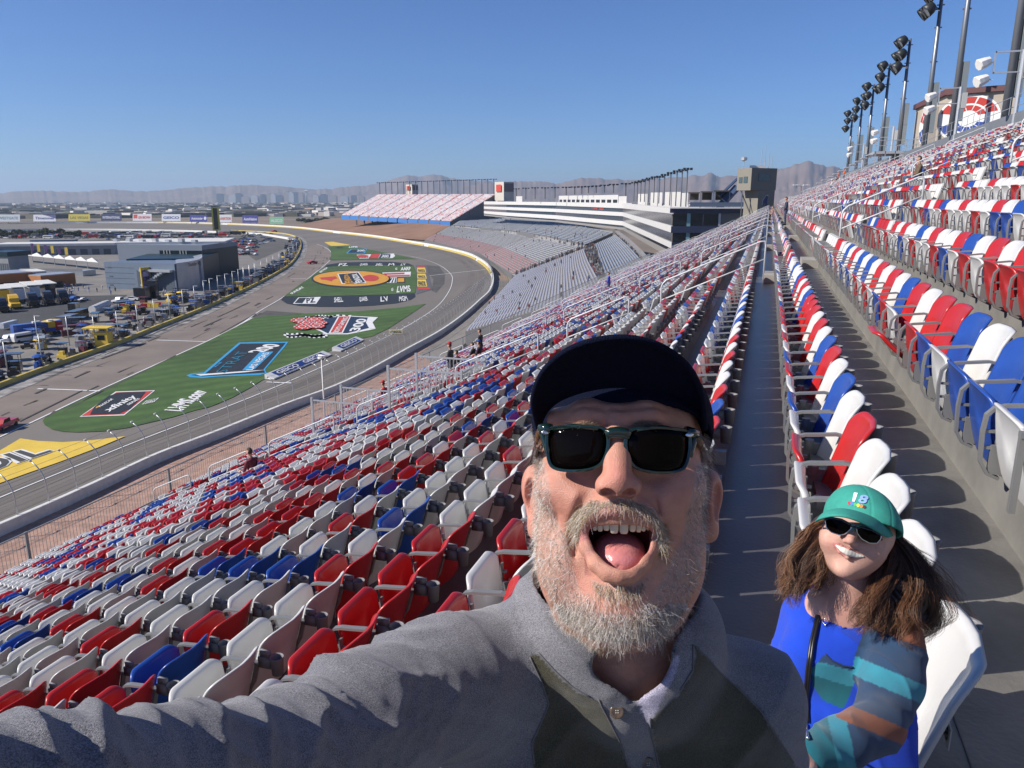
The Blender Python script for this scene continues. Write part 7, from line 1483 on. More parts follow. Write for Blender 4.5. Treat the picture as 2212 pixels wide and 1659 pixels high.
    stub = inpoly(px, py, [fF(*p) for p in [(185, 1240), (270, 1420), (410, 1545), (560, 1590), (720, 1530), (820, 1400), (830, 1440), (740, 1620), (560, 1660), (400, 1640), (230, 1480)]]) & front
    blend((.30, .22, .18), stub*.18)
    skin = mat('skin', (1, 1, 1), .42, vcol=True, sss=.08, bump=.32, bscale=1100, spec=.5, var=.07, vscale=200)
    body = put(camobj('body', V, Q_, [skin], None, C)); body['label'] = 'sunburnt face and neck, mouth wide open'
    # beard and brows
    areas = None; fc = V[Q_].mean(1); nf = N[Q_].mean(1); rg = np.random.default_rng(5)
    hc = []; hp = []; hr = []
    def grow(mask, num, ln, dirf, pal, jit=.35, curl=.25, rad=.00014, k=6):
        idx = np.where(mask[Q_].all(1))[0]
        if len(idx) == 0: return
        s_ = rg.choice(idx, num); P0 = fc[s_]+rg.normal(size=(num, 3))*.0006; nn = nf[s_]
        D = dirf(P0, nn)+rg.normal(size=(num, 3))*jit; D /= np.linalg.norm(D, axis=1)[:, None]
        L = ln*rg.uniform(.55, 1.35, num); g_ = rg.normal(size=(num, 3))*curl+np.array([0, -.35, 0]); pts = [P0-nn*.0008]
        for i in range(1, k):
            t = i/(k-1); pts.append(P0+D*(L*t)[:, None]+g_*(L*t*t)[:, None]+nn*(L*.12*sin(pi*t))[:, None])
        hp.append(np.stack(pts, 1)); pal = np.array(pal); hc.append(pal[rg.integers(0, len(pal), num)]*rg.uniform(.75, 1.2, num)[:, None]); hr.append(np.full(num, rad)*rg.uniform(.7, 1.4, num))
    cx = K(1338, 1200, .66)[0]
    grey = [(.76, .75, .73), (.84, .83, .81), (.66, .63, .58), (.48, .40, .31), (.24, .17, .11), (.88, .87, .85), (.56, .50, .43), (.34, .26, .19)]
    brn = [(.50, .36, .20), (.60, .47, .30), (.40, .27, .14), (.70, .62, .48), (.30, .19, .10)]
    mixp = [(.66, .60, .52), (.46, .35, .22), (.34, .23, .14), (.72, .68, .62), (.24, .16, .10)]
    low = py > 1300; side = inb & ~low
    grow(inb & low, 8000, .0050, lambda P, nn: nn*.55+np.stack([(P[:, 0]-cx)*6, -.85+0*P[:, 0], -.15+0*P[:, 0]], 1), grey, .48, .8)
    grow(side, 6800, .0038, lambda P, nn: nn*.40+np.stack([np.sign(P[:, 0]-cx)*.10, -.85+0*P[:, 0], .05+0*P[:, 0]], 1), mixp[:3]+grey+grey, .50, .8)
    grow(inm, 2400, .0066, lambda P, nn: nn*.45+np.stack([(P[:, 0]-cx)*16, -.75+0*P[:, 0], 0*P[:, 0]], 1), brn+[grey[2], grey[0]], .32, .4)
    grow(ins, 480, .0052, lambda P, nn: nn*.5+np.array([0, -.8, -.1]), brn+[grey[2], grey[0]], .3, .25)
    grow(inc, 160, .005, lambda P, nn: nn*.5+np.array([0, -.8, -.1]), grey, .35, .3)
    grow(stub, 900, .003, lambda P, nn: nn*.5+np.array([0, -.8, 0]), mixp, .3, .2, .0001)
    sid = inpoly(px, py, [(1150, 900), (1180, 900), (1172, 990), (1160, 1010), (1148, 1000)]) | inpoly(px, py, [(1505, 930), (1530, 930), (1542, 1010), (1520, 1020), (1510, 980)])
    grow(sid & (V[:, 2] < .80), 1200, .013, lambda P, nn: nn*.35+np.array([0, -.8, .1]), [(.25, .19, .15), (.40, .34, .3), (.55, .5, .46), (.16, .11, .08)], .35, .4)
    for x0, x1, y0, y1 in ((325, 450, 478, 512), (595, 715, 478, 512)):
        b_ = inpoly(px, py, [fF(x0, y0+8), fF((x0+x1)/2, y0), fF(x1, y0+8), fF(x1, y1), fF(x0, y1)]) & (V[:, 2] < .68)
        grow(b_, 260, .008, lambda P, nn: nn*.5+np.stack([np.sign(P[:, 0]-cx)*.7, .25+0*P[:, 0], 0*P[:, 0]], 1), [(.30, .21, .14), (.42, .33, .25), (.20, .13, .09)], .25, .2)
    for nm, sel in (('beard', slice(0, None)),):
        Vh, Qh, Ch = strands(np.concatenate(hp), np.concatenate(hr), np.concatenate(hc))
        hm = mat('beard_hair', (1, 1, 1), .42, vcol=True, spec=.6)
        b_ = put(camobj('beard', Vh, Qh, [hm], None, Ch)); b_['label'] = 'short grey and light brown beard and moustache'
    # teeth, tongue
    mb = MB()
    tm = mat('tooth_enamel', (.74, .66, .47), .22, spec=.6, sss=.1); 
    for x, w_, y1 in ((398, 24, 1000), (421, 27, 1008), (447, 30, 1012), (477, 35, 1008), (514, 46, 1022), (561, 47, 1024), (602, 35, 1014), (631, 28, 1016), (655, 22, 1012), (673, 18, 1004)):
        d = .649+((x-535)/150)**2*.010; c = KF(x, (932+y1)/2, d); hw = w_/2*.45127/F*d*.97; hh = (y1-932)/2*.45127/F*d
        vs = []; nu, nv = 9, 8
        for i in range(nv+1):
            for j in range(nu):
                a = 2*pi*j/nu; b = -pi/2+pi*i/nv
                sp = lambda v, p: math.copysign(abs(v)**p, v)
                vs.append(to_world([[c[0]+hw*sp(cos(b), .5)*sp(cos(a), .55), c[1]+hh*sp(sin(b), .55), c[2]+.004*sp(cos(b), .5)*sp(sin(a), .6)]])[0])
        mb.add(vs, [(i*nu+j, i*nu+(j+1) % nu, (i+1)*nu+(j+1) % nu, (i+1)*nu+j) for i in range(nv) for j in range(nu)])
    put(mb.build('teeth', tm, None, True))
    ft = Fld(KF(535, 1120, .67)-.04, KF(535, 1120, .67)+.04, .0012)
    ft.ell(KF(538, 1150, .664), (.0225, .0165, .022), 0); ft.ell(KF(538, 1110, .682), (.023, .018, .020), .015); ft.groove([KF(538, 1180, .643), KF(538, 1120, .66), KF(538, 1080, .668)], .0022, -.0012)
    Vt, Qt = ft.mesh(); Ct = np.tile(np.array([.60, .22, .21]), (len(Vt), 1))*(1+.10*fnoise(Vt, 700, 2))[:, None]
    put(camobj('tongue', Vt, Qt, [mat('wet_flesh', (1, 1, 1), .22, vcol=True, spec=.6, sss=.15, bump=.15, bscale=700)], None, Ct))
    # cap
    navy = mat('navy_wool', (.006, .009, .026), .9, spec=.08, bump=.6, bscale=900, var=.25, vscale=400)
    fc_ = Fld(K(1340, 900, .76)-.14, K(1340, 900, .76)+.14, .002)
    fc_.ell(K(1340, 915, .757), (.0885, .0815, .1125), 0); a_ = fc_.v
    X, Y, Z = np.meshgrid(*fc_.ax, indexing='ij', sparse=True)
    pl = (-.014-.60*(Z-.65))-Y; fc_.v = np.maximum(a_, (pl*.85).astype(np.float32)); fc_.ell(K(1340, 925, .757), (.0850, .078, .1080), .001, 's')
    ax_ = np.sqrt((X-K(1340, 0, .765)[0])**2+0*Y+(Z-.765)**2)
    ang = np.arctan2(X-K(1340, 0, .765)[0], -(Z-.765)); fc_.v += (.0009*np.exp(-((np.abs(((ang+pi/6) % (pi/3))-pi/6)*.085)/.0016)**2)).astype(np.float32)
    Vc, Qc = fc_.mesh(); cap = put(camobj('cap', Vc, Qc, [navy], None)); cap['label'] = 'navy blue baseball cap with curved brim'
    inn = [(1166, 948, .706), (1176, 905, .690), (1203, 872, .672), (1262, 848, .660), (1337, 838, .656), (1412, 848, .660), (1474, 874, .672), (1506, 908, .690), (1519, 950, .706)]
    out = [(1162, 925, .690), (1152, 866, .646), (1178, 800, .610), (1243, 752, .588), (1337, 733, .580), (1425, 750, .588), (1489, 800, .610), (1517, 866, .646), (1522, 930, .690)]
    m_ = 48; inn3 = np.array([K(*p) for p in inn]); out3 = np.array([K(*p) for p in out])
    def cr(P, t):                     # Catmull-Rom
        n_ = len(P)-1; i = min(int(t*n_), n_-1); u = t*n_-i; p0, p1, p2, p3 = P[max(i-1, 0)], P[i], P[i+1], P[min(i+2, n_)]
        return .5*(2*p1+(p2-p0)*u+(2*p0-5*p1+4*p2-p3)*u*u+(3*p1-p0-3*p2+p3)*u**3)
    top = []; K_ = 14
    for i in range(m_+1):
        a, b = cr(inn3, i/m_), cr(out3, i/m_)
        for j in range(K_+1):
            t = j/K_; top.append(a+(b-a)*t+np.array([0, .006*sin(pi*t), -.003*sin(pi*t)])*sin(pi*i/m_))
    top = np.array(top); idx = lambda i, j: i*(K_+1)+j; th = np.array([0, .0026, -.0012]); nT = len(top)
    stitch = np.zeros(nT)
    V2 = np.concatenate([top, top+th]); fq = []
    for i in range(m_):
        for j in range(K_): a = (idx(i, j), idx(i+1, j), idx(i+1, j+1), idx(i, j+1)); fq += [a, tuple(nT+q for q in a[::-1])]
    for i in range(m_):
        for j in (0, K_): a = (idx(i, j), idx(i+1, j), nT+idx(i+1, j), nT+idx(i, j)); fq.append(a if j == 0 else a[::-1])
    for i in (0, m_):
        for j in range(K_): a = (idx(i, j), idx(i, j+1), nT+idx(i, j+1), nT+idx(i, j)); fq.append(a if i else a[::-1])
    o = camobj('brim', V2, fq, [navy], None); o.parent = cap
    mb = MB()
    for off in (.004, ):
        mb.tube([to_world([cr(out3, i/60)+th*.5])[0] for i in range(61)], .0027, 6)
    o2 = mb.build('brim_edge', navy, cap, True)
    # sunglasses
    fr = mat('dark_green_acetate', (.006, .020, .016), .12, spec=.6, coat=.6); ln = mat('dark_lens', (.003, .002, .002), .06, spec=.07)
    silver = mat('silver', (.75, .75, .75), .25, metal=1)
    gl = empty('sunglasses'); put(gl)
    gl.matrix_parent_inverse = Matrix.Identity(4); gl.location = (0, 0, 0); bpy.context.view_layer.update()
    rt_inv = root.matrix_world.inverted()
    def pg(o): o.parent = gl; o.matrix_parent_inverse = rt_inv; return o
    LA = [(200, 560), (206, 534), (236, 520), (330, 513), (430, 519), (468, 536), (478, 585), (468, 640), (442, 686), (385, 710), (300, 715), (238, 704), (212, 675), (202, 615)]
    RA = [(870, 572), (864, 546), (832, 531), (735, 521), (636, 524), (594, 542), (579, 588), (588, 642), (616, 694), (680, 718), (760, 724), (826, 712), (854, 684), (868, 625)]
    def dz(x): return .632+((x-530)/370)**2*.024
    def smooth_loop(P, n_):
        P = np.array(P, float); m2 = len(P); o_ = []
        for i in range(n_):
            t = i/n_*m2; k_ = int(t); u = t-k_; p0, p1, p2, p3 = P[(k_-1) % m2], P[k_ % m2], P[(k_+1) % m2], P[(k_+2) % m2]
            o_.append(.5*(2*p1+(p2-p0)*u+(2*p0-5*p1+4*p2-p3)*u*u+(3*p1-p0-3*p2+p3)*u**3))
        return np.array(o_)
    for P, nm in ((LA, 0), (RA, 1)):
        L = smooth_loop(P, 56); c = L.mean(0)
        mb = MB(); ring = []
        # rim: rectangular section swept round the lens outline
        R = [np.array(KF(*(c+(p-c)*sc_), dz(p[0])+dd)) for dd in (-.0022, .0022) for sc_ in (1.0, 1.13) for p in L]
        nL = 56; W_ = to_world(R); fs = []
        A0, A1, B0, B1 = 0, nL, 2*nL, 3*nL
        for i in range(nL):
            j = (i+1) % nL; fs += [(A0+i, A0+j, A1+j, A1+i), (B0+i, B1+i, B1+j, B0+j), (A1+i, A1+j, B1+j, B1+i), (A0+i, B0+i, B0+j, A0+j)]
        mb.add(W_, fs); o = pg(mb.build('frame', fr, None, False)); md = o.modifiers.new('b', 'BEVEL'); md.width = .0007; md.segments = 2; md.limit_method = 'ANGLE'
        mb = MB(); VL = [to_world([KF(*c, dz(c[0])-.0012)])[0]]; rings = [.35, .7, 1.02]
        for s_ in rings:
            for p in L: q = c+(p-c)*s_; VL.append(to_world([KF(*q, dz(q[0])-.0012*(1-s_*s_))])[0])
        fs = [(0, 1+(i+1) % nL, 1+i) for i in range(nL)]
        for r_ in range(2):
            b0 = 1+r_*nL; b1 = b0+nL; fs += [(b0+i, b0+(i+1) % nL, b1+(i+1) % nL, b1+i) for i in range(nL)]
        mb.add(VL, fs); o = pg(mb.build('lens', ln, None, True)); o.modifiers.new('s', 'SOLIDIFY').thickness = .0015
    mb = MB()
    for pts, r_ in (([(474, 548), (500, 535), (530, 531), (560, 535), (588, 550)], .0040), ([(478, 560), (505, 552), (530, 550), (556, 553), (584, 563)], .0030), ([(212, 522), (185, 518), (163, 524)], .0048), ([(858, 533), (885, 540), (905, 548)], .0048), ([(166, 520), (172, 545), (190, 600), (200, 640)], .0030), ([(902, 550), (897, 575), (882, 625), (872, 655)], .0030), ([(195, 524), (320, 508), (440, 520)], .0022), ([(620, 527), (740, 514), (870, 536)], .0022)):
        mb.tube([to_world([KF(x, y, dz(x))])[0] for x, y in pts], r_, 8)
    pg(mb.build('bridge', fr, None, True))
    tort = mat('tortoise_arm', (.11, .05, .02), .15, coat=.5, var=.7, vscale=120)
    for s_, a, b, m__ in ((-1, (163, 535, .655), K(1155, 985, .745), 0), (1, (908, 562, .655), K(1533, 992, .745), 1)):
        mb = MB(); A = to_world([KF(*a)])[0]; B = to_world([b])[0]; mb.tube([A, A*.6+B*.4, B], [.0042, .0036, .0034], 6); pg(mb.build('temple_arm', tort, None, True))
        mb = MB(); mb.lathe([(.0001, -.0012), (.002, -.001), (.0028, 0), (.002, .001), (.0001, .0012)], (0, 0, 0), 12)
        o = mb.build('hinge_stud', silver, None, True); c = KF(186 if s_ < 0 else 874, 538 if s_ < 0 else 550, dz(186)-.0046); o.matrix_world = Matrix.Translation(Vector(to_world([c])[0])) @ CAMW.to_3x3().to_4x4() @ Matrix.Scale(1.9, 4, (1, 0, 0)) @ Matrix.Scale(.75, 4); 
        o.parent = gl; o.matrix_parent_inverse = rt_inv
    # shirt -------------------------------------------------------------
    f = Fld((-.36, -.80, -.02), (.42, -.13, 1.12), .0034)
    NK = K(1335, 1440, .80)
    dn = np.array([0, -.9717, .2361])
    SR = K(1610, 1512, .86)
    arm = [K(1150, 1420, .80), K(960, 1478, .74), K(780, 1566, .665), K(600, 1668, .585), K(350, 1722, .475), K(60, 1770, .385), K(-300, 1830, .315)]
    ar = [.060, .063, .0605, .056, .052, .049, .045]
    f.cap(K(1290, 1395, .80), K(1380, 1400, .80), .064, .066, .02)
    f.chain(arm, ar, .02); f.chain([arm[-1], np.array([-.20, -.17, .18]), np.array([-.115, -.125, .045])], [.045, .040, .033], .015)
    f.cap(K(1380, 1440, .82), SR, .062, .063, .03); f.chain([SR, SR+dn*.30+np.array([.035, 0, .02]), SR+dn*.52+np.array([-.01, 0, -.10])], [.062, .052, .040], .02)
    CH = K(1400, 1700, .90)
    f.ell(CH, (.165, .17, .118), .05); f.ell(CH+dn*.18, (.17, .20, .125), .05); f.ell(CH+dn*.34, (.17, .16, .125), .05); f.ell(K(1250, 1600, .86), (.10, .09, .09), .04); f.ell(K(1120, 1640, .82), (.095, .12, .085), .06)
    # folds
    X, Y, Z = np.meshgrid(*f.ax, indexing='ij', sparse=True)
    a0 = arm[1]; ad = arm[5]-arm[1]; ad /= np.linalg.norm(ad)
    s_ = (X-a0[0])*ad[0]+(Y-a0[1])*ad[1]+(Z-a0[2])*ad[2]
    wav = s_*72-Y*55+2.6*np.sin(X*15+1)+2.0*np.sin(Y*23+Z*14)+.8*np.sin(X*47-Y*38)
    rid = (1-np.abs(np.sin(wav*.5)))**2.6
    wav2 = s_*120+Y*60+2.2*np.sin(X*21+2)+1.9*np.sin(Z*25+Y*31); rid2 = (1-np.abs(np.sin(wav2*.5)))**2
    armw = 1-sm(X, -.10, .02)
    amp = .5+.5*np.sin(X*23+Y*11+1.3)*np.cos(Z*17-Y*29); m2 = .5+.5*np.sin(s_*41+Y*37+2.1*np.sin(X*13)); wav3 = s_*215-Y*150+2.6*np.sin(X*31+Z*22)+2.2*np.sin(Y*44-s_*19); rid3 = (1-np.abs(np.sin(wav3*.5)))**2
    wav4 = s_*330+Y*120+3*np.sin(Y*61+X*27); rid4 = (1-np.abs(np.sin(wav4*.5)))**2
    f.v -= ((.0085*rid*amp+.0062*rid2*(1-amp*.7)+.0034*rid3*m2+.0016*rid4*(1-m2)-.003)*armw).astype(np.float32)
    tw = sm(X, -.02, .05)
    w3 = X*38-Y*26+2*np.sin(Y*9+Z*8)+1.2*np.sin(X*22); f.v -= ((.0042*(1-np.abs(np.sin(w3*.5)))**2-.001)*tw).astype(np.float32)
    f.cap(K(1262, 1345, .790), K(1330, 1420, .795), .0770, .0740, .02); f.cap(K(1420, 1375, .80), K(1370, 1440, .80), .0700, .072, .02)
    # neck opening
    f.cap(K(1268, 1120, .765), K(1330, 1370, .780), .0680, .0670, .004, 's'); f.cap(K(1395, 1150, .790), K(1350, 1400, .79), .064, .0650, .006, 's')
    f.ell(K(1366, 1440, .722), (.036, .024, .036), .008, 's'); f.cap(K(1385, 1490, .70), K(1392, 1548, .70), .022, .006, .004, 's')
    def c4(x, y, d): return K(*f4(x, y), d)
    f.groove([c4(410, 140, .78), c4(430, 330, .765), c4(520, 520, .745), c4(640, 680, .735), c4(800, 800, .728), c4(960, 850, .725)], .013, .006)
    f.groove([c4(1490, 300, .79), c4(1500, 560, .76), c4(1440, 760, .735)], .012, .006)
    f.groove([c4(1150, 850, .73), c4(1210, 980, .73), c4(1270, 1120, .735), c4(1300, 1260, .74)], .010, -.004)
    f.groove([c4(1420, 800, .735), c4(1262, 1000, .735), c4(1285, 1160, .738), c4(1340, 1330, .742)], .006, .005)
    V, Q_ = f.mesh(); px, py = pix(V); N = normals(V, Q_)
    zx, zy = (px-979.2)/.33852, (py-1209.6)/.33852
    grey_ = np.array([.215, .215, .235]); olive = np.array([.085, .080, .052]); lil = np.array([.50, .48, .62])
    C = np.tile(grey_, (len(V), 1))
    tors = (V[:, 0] > -.16)
    OL = [(488, 620), (560, 770), (610, 920), (560, 1040), (500, 1170), (520, 1327), (560, 2400), (2600, 2400), (2400, 1700), (2170, 1290), (1960, 960), (1830, 830), (1700, 715), (1620, 620), (1530, 540), (1530, 700), (1430, 860), (1300, 1000), (1130, 1000), (900, 890), (760, 810), (640, 700), (540, 590)]
    ol = inpoly(zx, zy, OL) & tors & (V[:, 2] < 1.2)
    C[ol] = olive
    pk = inpoly(zx, zy, [(925, 880), (1130, 820), (1260, 1060), (1330, 1400), (1340, 2300), (1200, 2300), (1140, 1400), (1060, 1150)]) & tors & (N[:, 2] < .2); C[pk] = grey_
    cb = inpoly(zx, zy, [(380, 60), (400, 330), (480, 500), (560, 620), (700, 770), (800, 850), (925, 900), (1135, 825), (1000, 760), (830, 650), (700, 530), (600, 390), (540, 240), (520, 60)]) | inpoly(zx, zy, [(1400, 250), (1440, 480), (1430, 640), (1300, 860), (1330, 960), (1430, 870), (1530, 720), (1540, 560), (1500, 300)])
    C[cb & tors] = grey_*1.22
    uv_ = inpoly(zx, zy, [(1120, 812), (1290, 770), (1432, 600), (1440, 660), (1330, 900), (1250, 1060), (1235, 1035)]) & (N[:, 2] < .3); C[uv_] = lil
    C *= (1+.12*fnoise(V, 60, 11)+.10*fnoise(V, 260, 12))[:, None]
    heather = mat('heather_jersey', (1, 1, 1), .92, vcol=True, spec=.2, var=.65, vscale=900, bump=.45, bscale=1500, stretch=(1, 1, 1.8), det=2)
    hb = heather.node_tree.nodes['Principled BSDF']; hb.inputs['Sheen Weight'].default_value = .35; hb.inputs['Sheen Roughness'].default_value = .4
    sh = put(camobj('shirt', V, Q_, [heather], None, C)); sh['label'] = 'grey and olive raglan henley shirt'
    # seam piping, buttons
    sm_ = mat('seam_thread', (.13, .13, .14), .9)
    from mathutils.bvhtree import BVHTree
    bv = BVHTree.FromPolygons([tuple(v) for v in V], [tuple(map(int, q)) for q in Q_])
    def onshirt(zx_, zy_, lift=.0006):
        d = np.array(K(*f4(zx_, zy_), 1.0)); dd = Vector(d).normalized(); hit = bv.ray_cast(dd*.3, dd)
        return None if hit[0] is None else np.array(hit[0]-dd*lift)
    mb = MB()
    for L_ in ([(488, 620), (560, 770), (610, 920), (560, 1040), (500, 1170), (520, 1327)], [(2170, 1290), (1960, 960), (1830, 830), (1700, 715), (1620, 620), (1530, 540)], [(540, 590), (640, 700), (760, 810), (900, 890)], [(1530, 540), (1530, 700), (1430, 860)], [(1255, 1010), (1262, 1120), (1290, 1220), (1330, 1400)], [(925, 890), (1060, 1150), (1140, 1400)]):
        pts = []
        for (xa, ya), (xb, yb) in zip(L_[:-1], L_[1:]):
            for i in range(6):
                p = onshirt(xa+(xb-xa)*i/6, ya+(yb-ya)*i/6)
                if p is not None: pts.append(to_world([p])[0])
        if len(pts) > 2: mb.tube(pts, .0009, 5)
    o = mb.build('seam', sm_, None, True); o.parent = sh
    bm_ = mat('brown_button', (.10, .07, .045), .25, coat=.3, var=.4, vscale=200)
    for bx, by in ((1045, 968), (1243, 1302)):
        p = onshirt(bx, by, .002)
        if p is None: continue
        mb = MB(); mb.lathe([(.0001, -.0015), (.0062, -.0015), (.0068, 0), (.0066, .0012), (.005, .0008), (.0001, .0004)], (0, 0, 0), 20)
        for q in range(4): mb.lathe([(.0001, .0006), (.0007, .0009), (.0001, .0012)], (.0014*cos(pi/4+q*pi/2), .0014*sin(pi/4+q*pi/2), 0), 6, 1)
        o = mb.build('button', [bm_, mat('pale_thread', (.5, .48, .42), .8)], None, True)
        o.matrix_world = Matrix.Translation(Vector(to_world([p])[0])) @ CAMW.to_3x3().to_4x4() @ Matrix.Rotation(radians(-14), 4, 'X')
        o.parent = sh
    fu = Fld(K(1370, 1500, .80)-.11, K(1370, 1500, .80)+.11, .0025)
    fu.ell(K(1385, 1530, .850), (.060, .044, .068), 0); fu.cap(K(1385, 1530, .83), K(1345, 1400, .82), .066, .066, .03); fu.cap(K(1268, 1120, .765), K(1336, 1395, .795), .0700, .0700, .004, 's'); fu.cap(K(1395, 1150, .790), K(1352, 1428, .79), .066, .0680, .004, 's')
    Vu, Qu = fu.mesh(); pyu = pix(Vu)[1]; Qu = Qu[(pyu[Qu] < 1556).all(1)]; uo = put(camobj('undershirt', Vu, Qu, [mat('lilac_cotton', (.62, .60, .74), .9, bump=.2, bscale=600)], None))
    # undershirt insert and legs, hand
    f = Fld(CH+np.array([-.25, -1.55, -.2]), CH+np.array([.28, -.1, .62]), .010)
    HP = CH+dn*.50
    f.ell(HP, (.165, .12, .12), 0)
    for s_ in (-1, 1): f.chain([HP+np.array([s_*.09, 0, 0]), HP+dn*.45+np.array([s_*.11, 0, -.02]), HP+dn*.90+np.array([s_*.12, 0, .03])], [.092, .066, .058], .02)
    V, Q_ = f.mesh(); put(camobj('jeans', V, Q_, [mat('denim', (.035, .05, .09), .9, var=.3, vscale=60)], None))
    hd = np.array([-.115, -.125, .045]); f = Fld(hd-.12, hd+.16, .002)
    hx = np.array([.35, .75, -.55]); hx /= np.linalg.norm(hx); hy = np.cross(hx, [1, 0, 0]); hy /= np.linalg.norm(hy); hz = np.cross(hx, hy)
    f.cap(hd-hx*.03, hd+hx*.03, .026, .024, .01); f.ell(hd+hx*.065, (.030, .032, .026), .02)
    for i_, (o_, L_) in enumerate(((-.030, .036), (-.010, .042), (.010, .040), (.028, .032))):
        a = hd+hx*.085+hz*o_; b = a+hx*L_*.8-hy*.012; c = b+hx*L_*.15-hy*L_*.7; f.chain([a, b, c], [.0095, .0088, .0078], .006)
    a = hd+hx*.04-hz*.030; f.chain([a, a-hz*.02+hx*.02-hy*.02, a-hz*.008+hx*.045-hy*.035], [.012, .0105, .009], .008)
    V, Q_ = f.mesh(); keep = True
    put(camobj('hand', V, Q_, [skin], None, np.tile(np.array([.56, .315, .235]), (len(V), 1))))
    return root
def wz(x, y): return 1612.8+.40973*x, 979.2+.40973*y
def KW(x, y, d): return K(*wz(x, y), d)
def caster(V, Q_):
    from mathutils.bvhtree import BVHTree
    bv = BVHTree.FromPolygons([tuple(v) for v in V], [tuple(map(int, q)) for q in Q_])
    def hit(px_, py_, lift):
        dd = Vector(K(px_, py_, 1.0)).normalized(); h = bv.ray_cast(dd*.2, dd); return None if h[0] is None else np.array(h[0]-dd*lift)
    return hit
def smooth_pts(P, k):
    P = np.array(P, float); m = len(P); o = []
    for i in range(m*k):
        t = i/k; a = int(t); u = t-a; p0, p1, p2, p3 = P[(a-1) % m], P[a], P[(a+1) % m], P[(a+2) % m]; o.append(tuple(.5*(2*p1+(p2-p0)*u*.8+(2*p0-5*p1+4*p2-p3)*u*u+(3*p1-p0-3*p2+p3)*u**3) if False else (p1*(1-u)+p2*u)*.75+.25*(.5*(2*p1+(p2-p0)*u+(2*p0-5*p1+4*p2-p3)*u*u+(3*p1-p0-3*p2+p3)*u**3))))
    return o
def build_woman():
    root = empty('person', (0, 0, 0), 0, 'smiling seated woman in green cap, sunglasses and blue top with striped sleeves', 'person'); root.matrix_world = Matrix.Translation(Vector((.25, 1.8, -1.93)))
    bpy.context.view_layer.update(); inv = root.matrix_world.inverted()
    def put(o, par=None): o.parent = par or root; o.matrix_parent_inverse = inv; return o
    ex = np.array([.963, -.267, 0]); ey = np.array([.267, .963, 0.]); ez = np.array([0, 0, 1.]); R = (ex, ey, ez)
    f = Fld(KW(560, 560, 1.62)-np.array([.15, .20, .14]), KW(560, 560, 1.62)+np.array([.15, .16, .16]), .0021)
    f.ell(KW(600, 400, 1.676), (.065, .070, .084), 0, R=R); f.ell(KW(556, 470, 1.632), (.0665, .070, .066), .02, R=R); f.ell(KW(537, 552, 1.622), (.045, .043, .050), .02, R=R); f.ell(KW(516, 612, 1.590), (.019, .016, .018), .02)
    f.ell(KW(452, 452, 1.604), (.019, .017, .020), .035); f.ell(KW(656, 520, 1.600), (.019, .017, .020), .03)
    f.chain([KW(566, 395, 1.567), KW(556, 430, 1.556), KW(546, 458, 1.545)], [.006, .0072, .0088], .012); f.ell(KW(522, 461, 1.557), (.0066, .006, .008), .006); f.ell(KW(570, 475, 1.557), (.0066, .006, .008), .006)
    for p in ((530, 476, 1.551), (562, 484, 1.551)): f.ell(KW(*p), (.0035, .0025, .006), .001, 's')
    for p in ((487, 385, 1.563), (640, 428, 1.563)): f.ell(KW(*p), (.018, .013, .012), .01, 's')
    for p in ((487, 385, 1.582), (640, 428, 1.582)): f.ell(KW(*p), (.0115, .0115, .0115), .002)
    UL = [(459, 476, 1.584), (500, 488, 1.568), (541, 503, 1.5625), (583, 521, 1.568), (628, 546, 1.584)]; LL = [(459, 476, 1.584), (488, 519, 1.573), (530, 549, 1.567), (582, 560, 1.573), (628, 546, 1.584)]
    f.chain([KW(*p) for p in UL], [.0010, .0022, .0026, .0022, .0010], .004); f.chain([KW(*p) for p in LL], [.0010, .0030, .0036, .0030, .0010], .004)
    f.groove([KW(503, 468, 1.557), KW(466, 466, 1.570), KW(444, 492, 1.580)], .0035, -.0020); f.groove([KW(592, 492, 1.557), KW(632, 516, 1.570), KW(640, 560, 1.580)], .0035, -.0020)
    f.ell(KW(388, 440, 1.655), (.008, .020, .012), .005, R=R); f.ell(KW(716, 545, 1.655), (.008, .020, .012), .005, R=R)
    f.cap(KW(560, 600, 1.675), KW(500, 850, 1.71), .050, .056, .015); f.cap(KW(420, 800, 1.69), KW(640, 830, 1.69), .045, .045, .03); f.ell(KW(510, 900, 1.70), (.09, .06, .06), .03)
    V, Q_ = f.mesh(); C = np.tile(np.array([.60, .35, .27]), (len(V), 1))*(1+.05*fnoise(V, 120, 3)+.03*fnoise(V, 400, 6))[:, None]
    def blend(col, wt): nonlocal C; C = C*(1-wt[:, None])+np.array(col)*wt[:, None]
    def g(p, r): c = KW(*p); return np.exp(-(((V-c)/r)**2).sum(1))
    for p, r, a in (((546, 458, 1.545), .014, .4), ((443, 490, 1.58), .022, .35), ((655, 545, 1.58), .022, .35), ((388, 440, 1.65), .02, .4), ((500, 860, 1.64), .05, .3)): blend((.58, .22, .18), g(p, r)*a)
    dm = np.full(len(V), 1e9)
    for PL in (UL, LL):
        P3 = np.array([KW(*p) for p in PL])
        for a, b in zip(P3[:-1], P3[1:]): ab = b-a; t = np.clip(((V-a)@ab)/(ab@ab), 0, 1); dm = np.minimum(dm, np.linalg.norm(V-a-t[:, None]*ab, axis=1))
    blend((.45, .13, .13), (1-sm(dm, .0030, .0048))*.75)
    skin = mat('skin', (1, 1, 1), .46, vcol=True); b_ = put(camobj('body', V, Q_, [skin], None, C)); b_['label'] = 'fair smiling face and neck'
    # teeth strip laid just proud of the mouth
    hitf = caster(V, Q_); n = 30; tp = [np.array(wz(*p)+(0,)) for p in ((470, 483), (507, 494), (545, 509), (582, 526), (617, 543))]; bt = [np.array(wz(*p)+(0,)) for p in ((470, 486), (496, 517), (533, 541), (577, 551), (617, 546))]; Vt = []
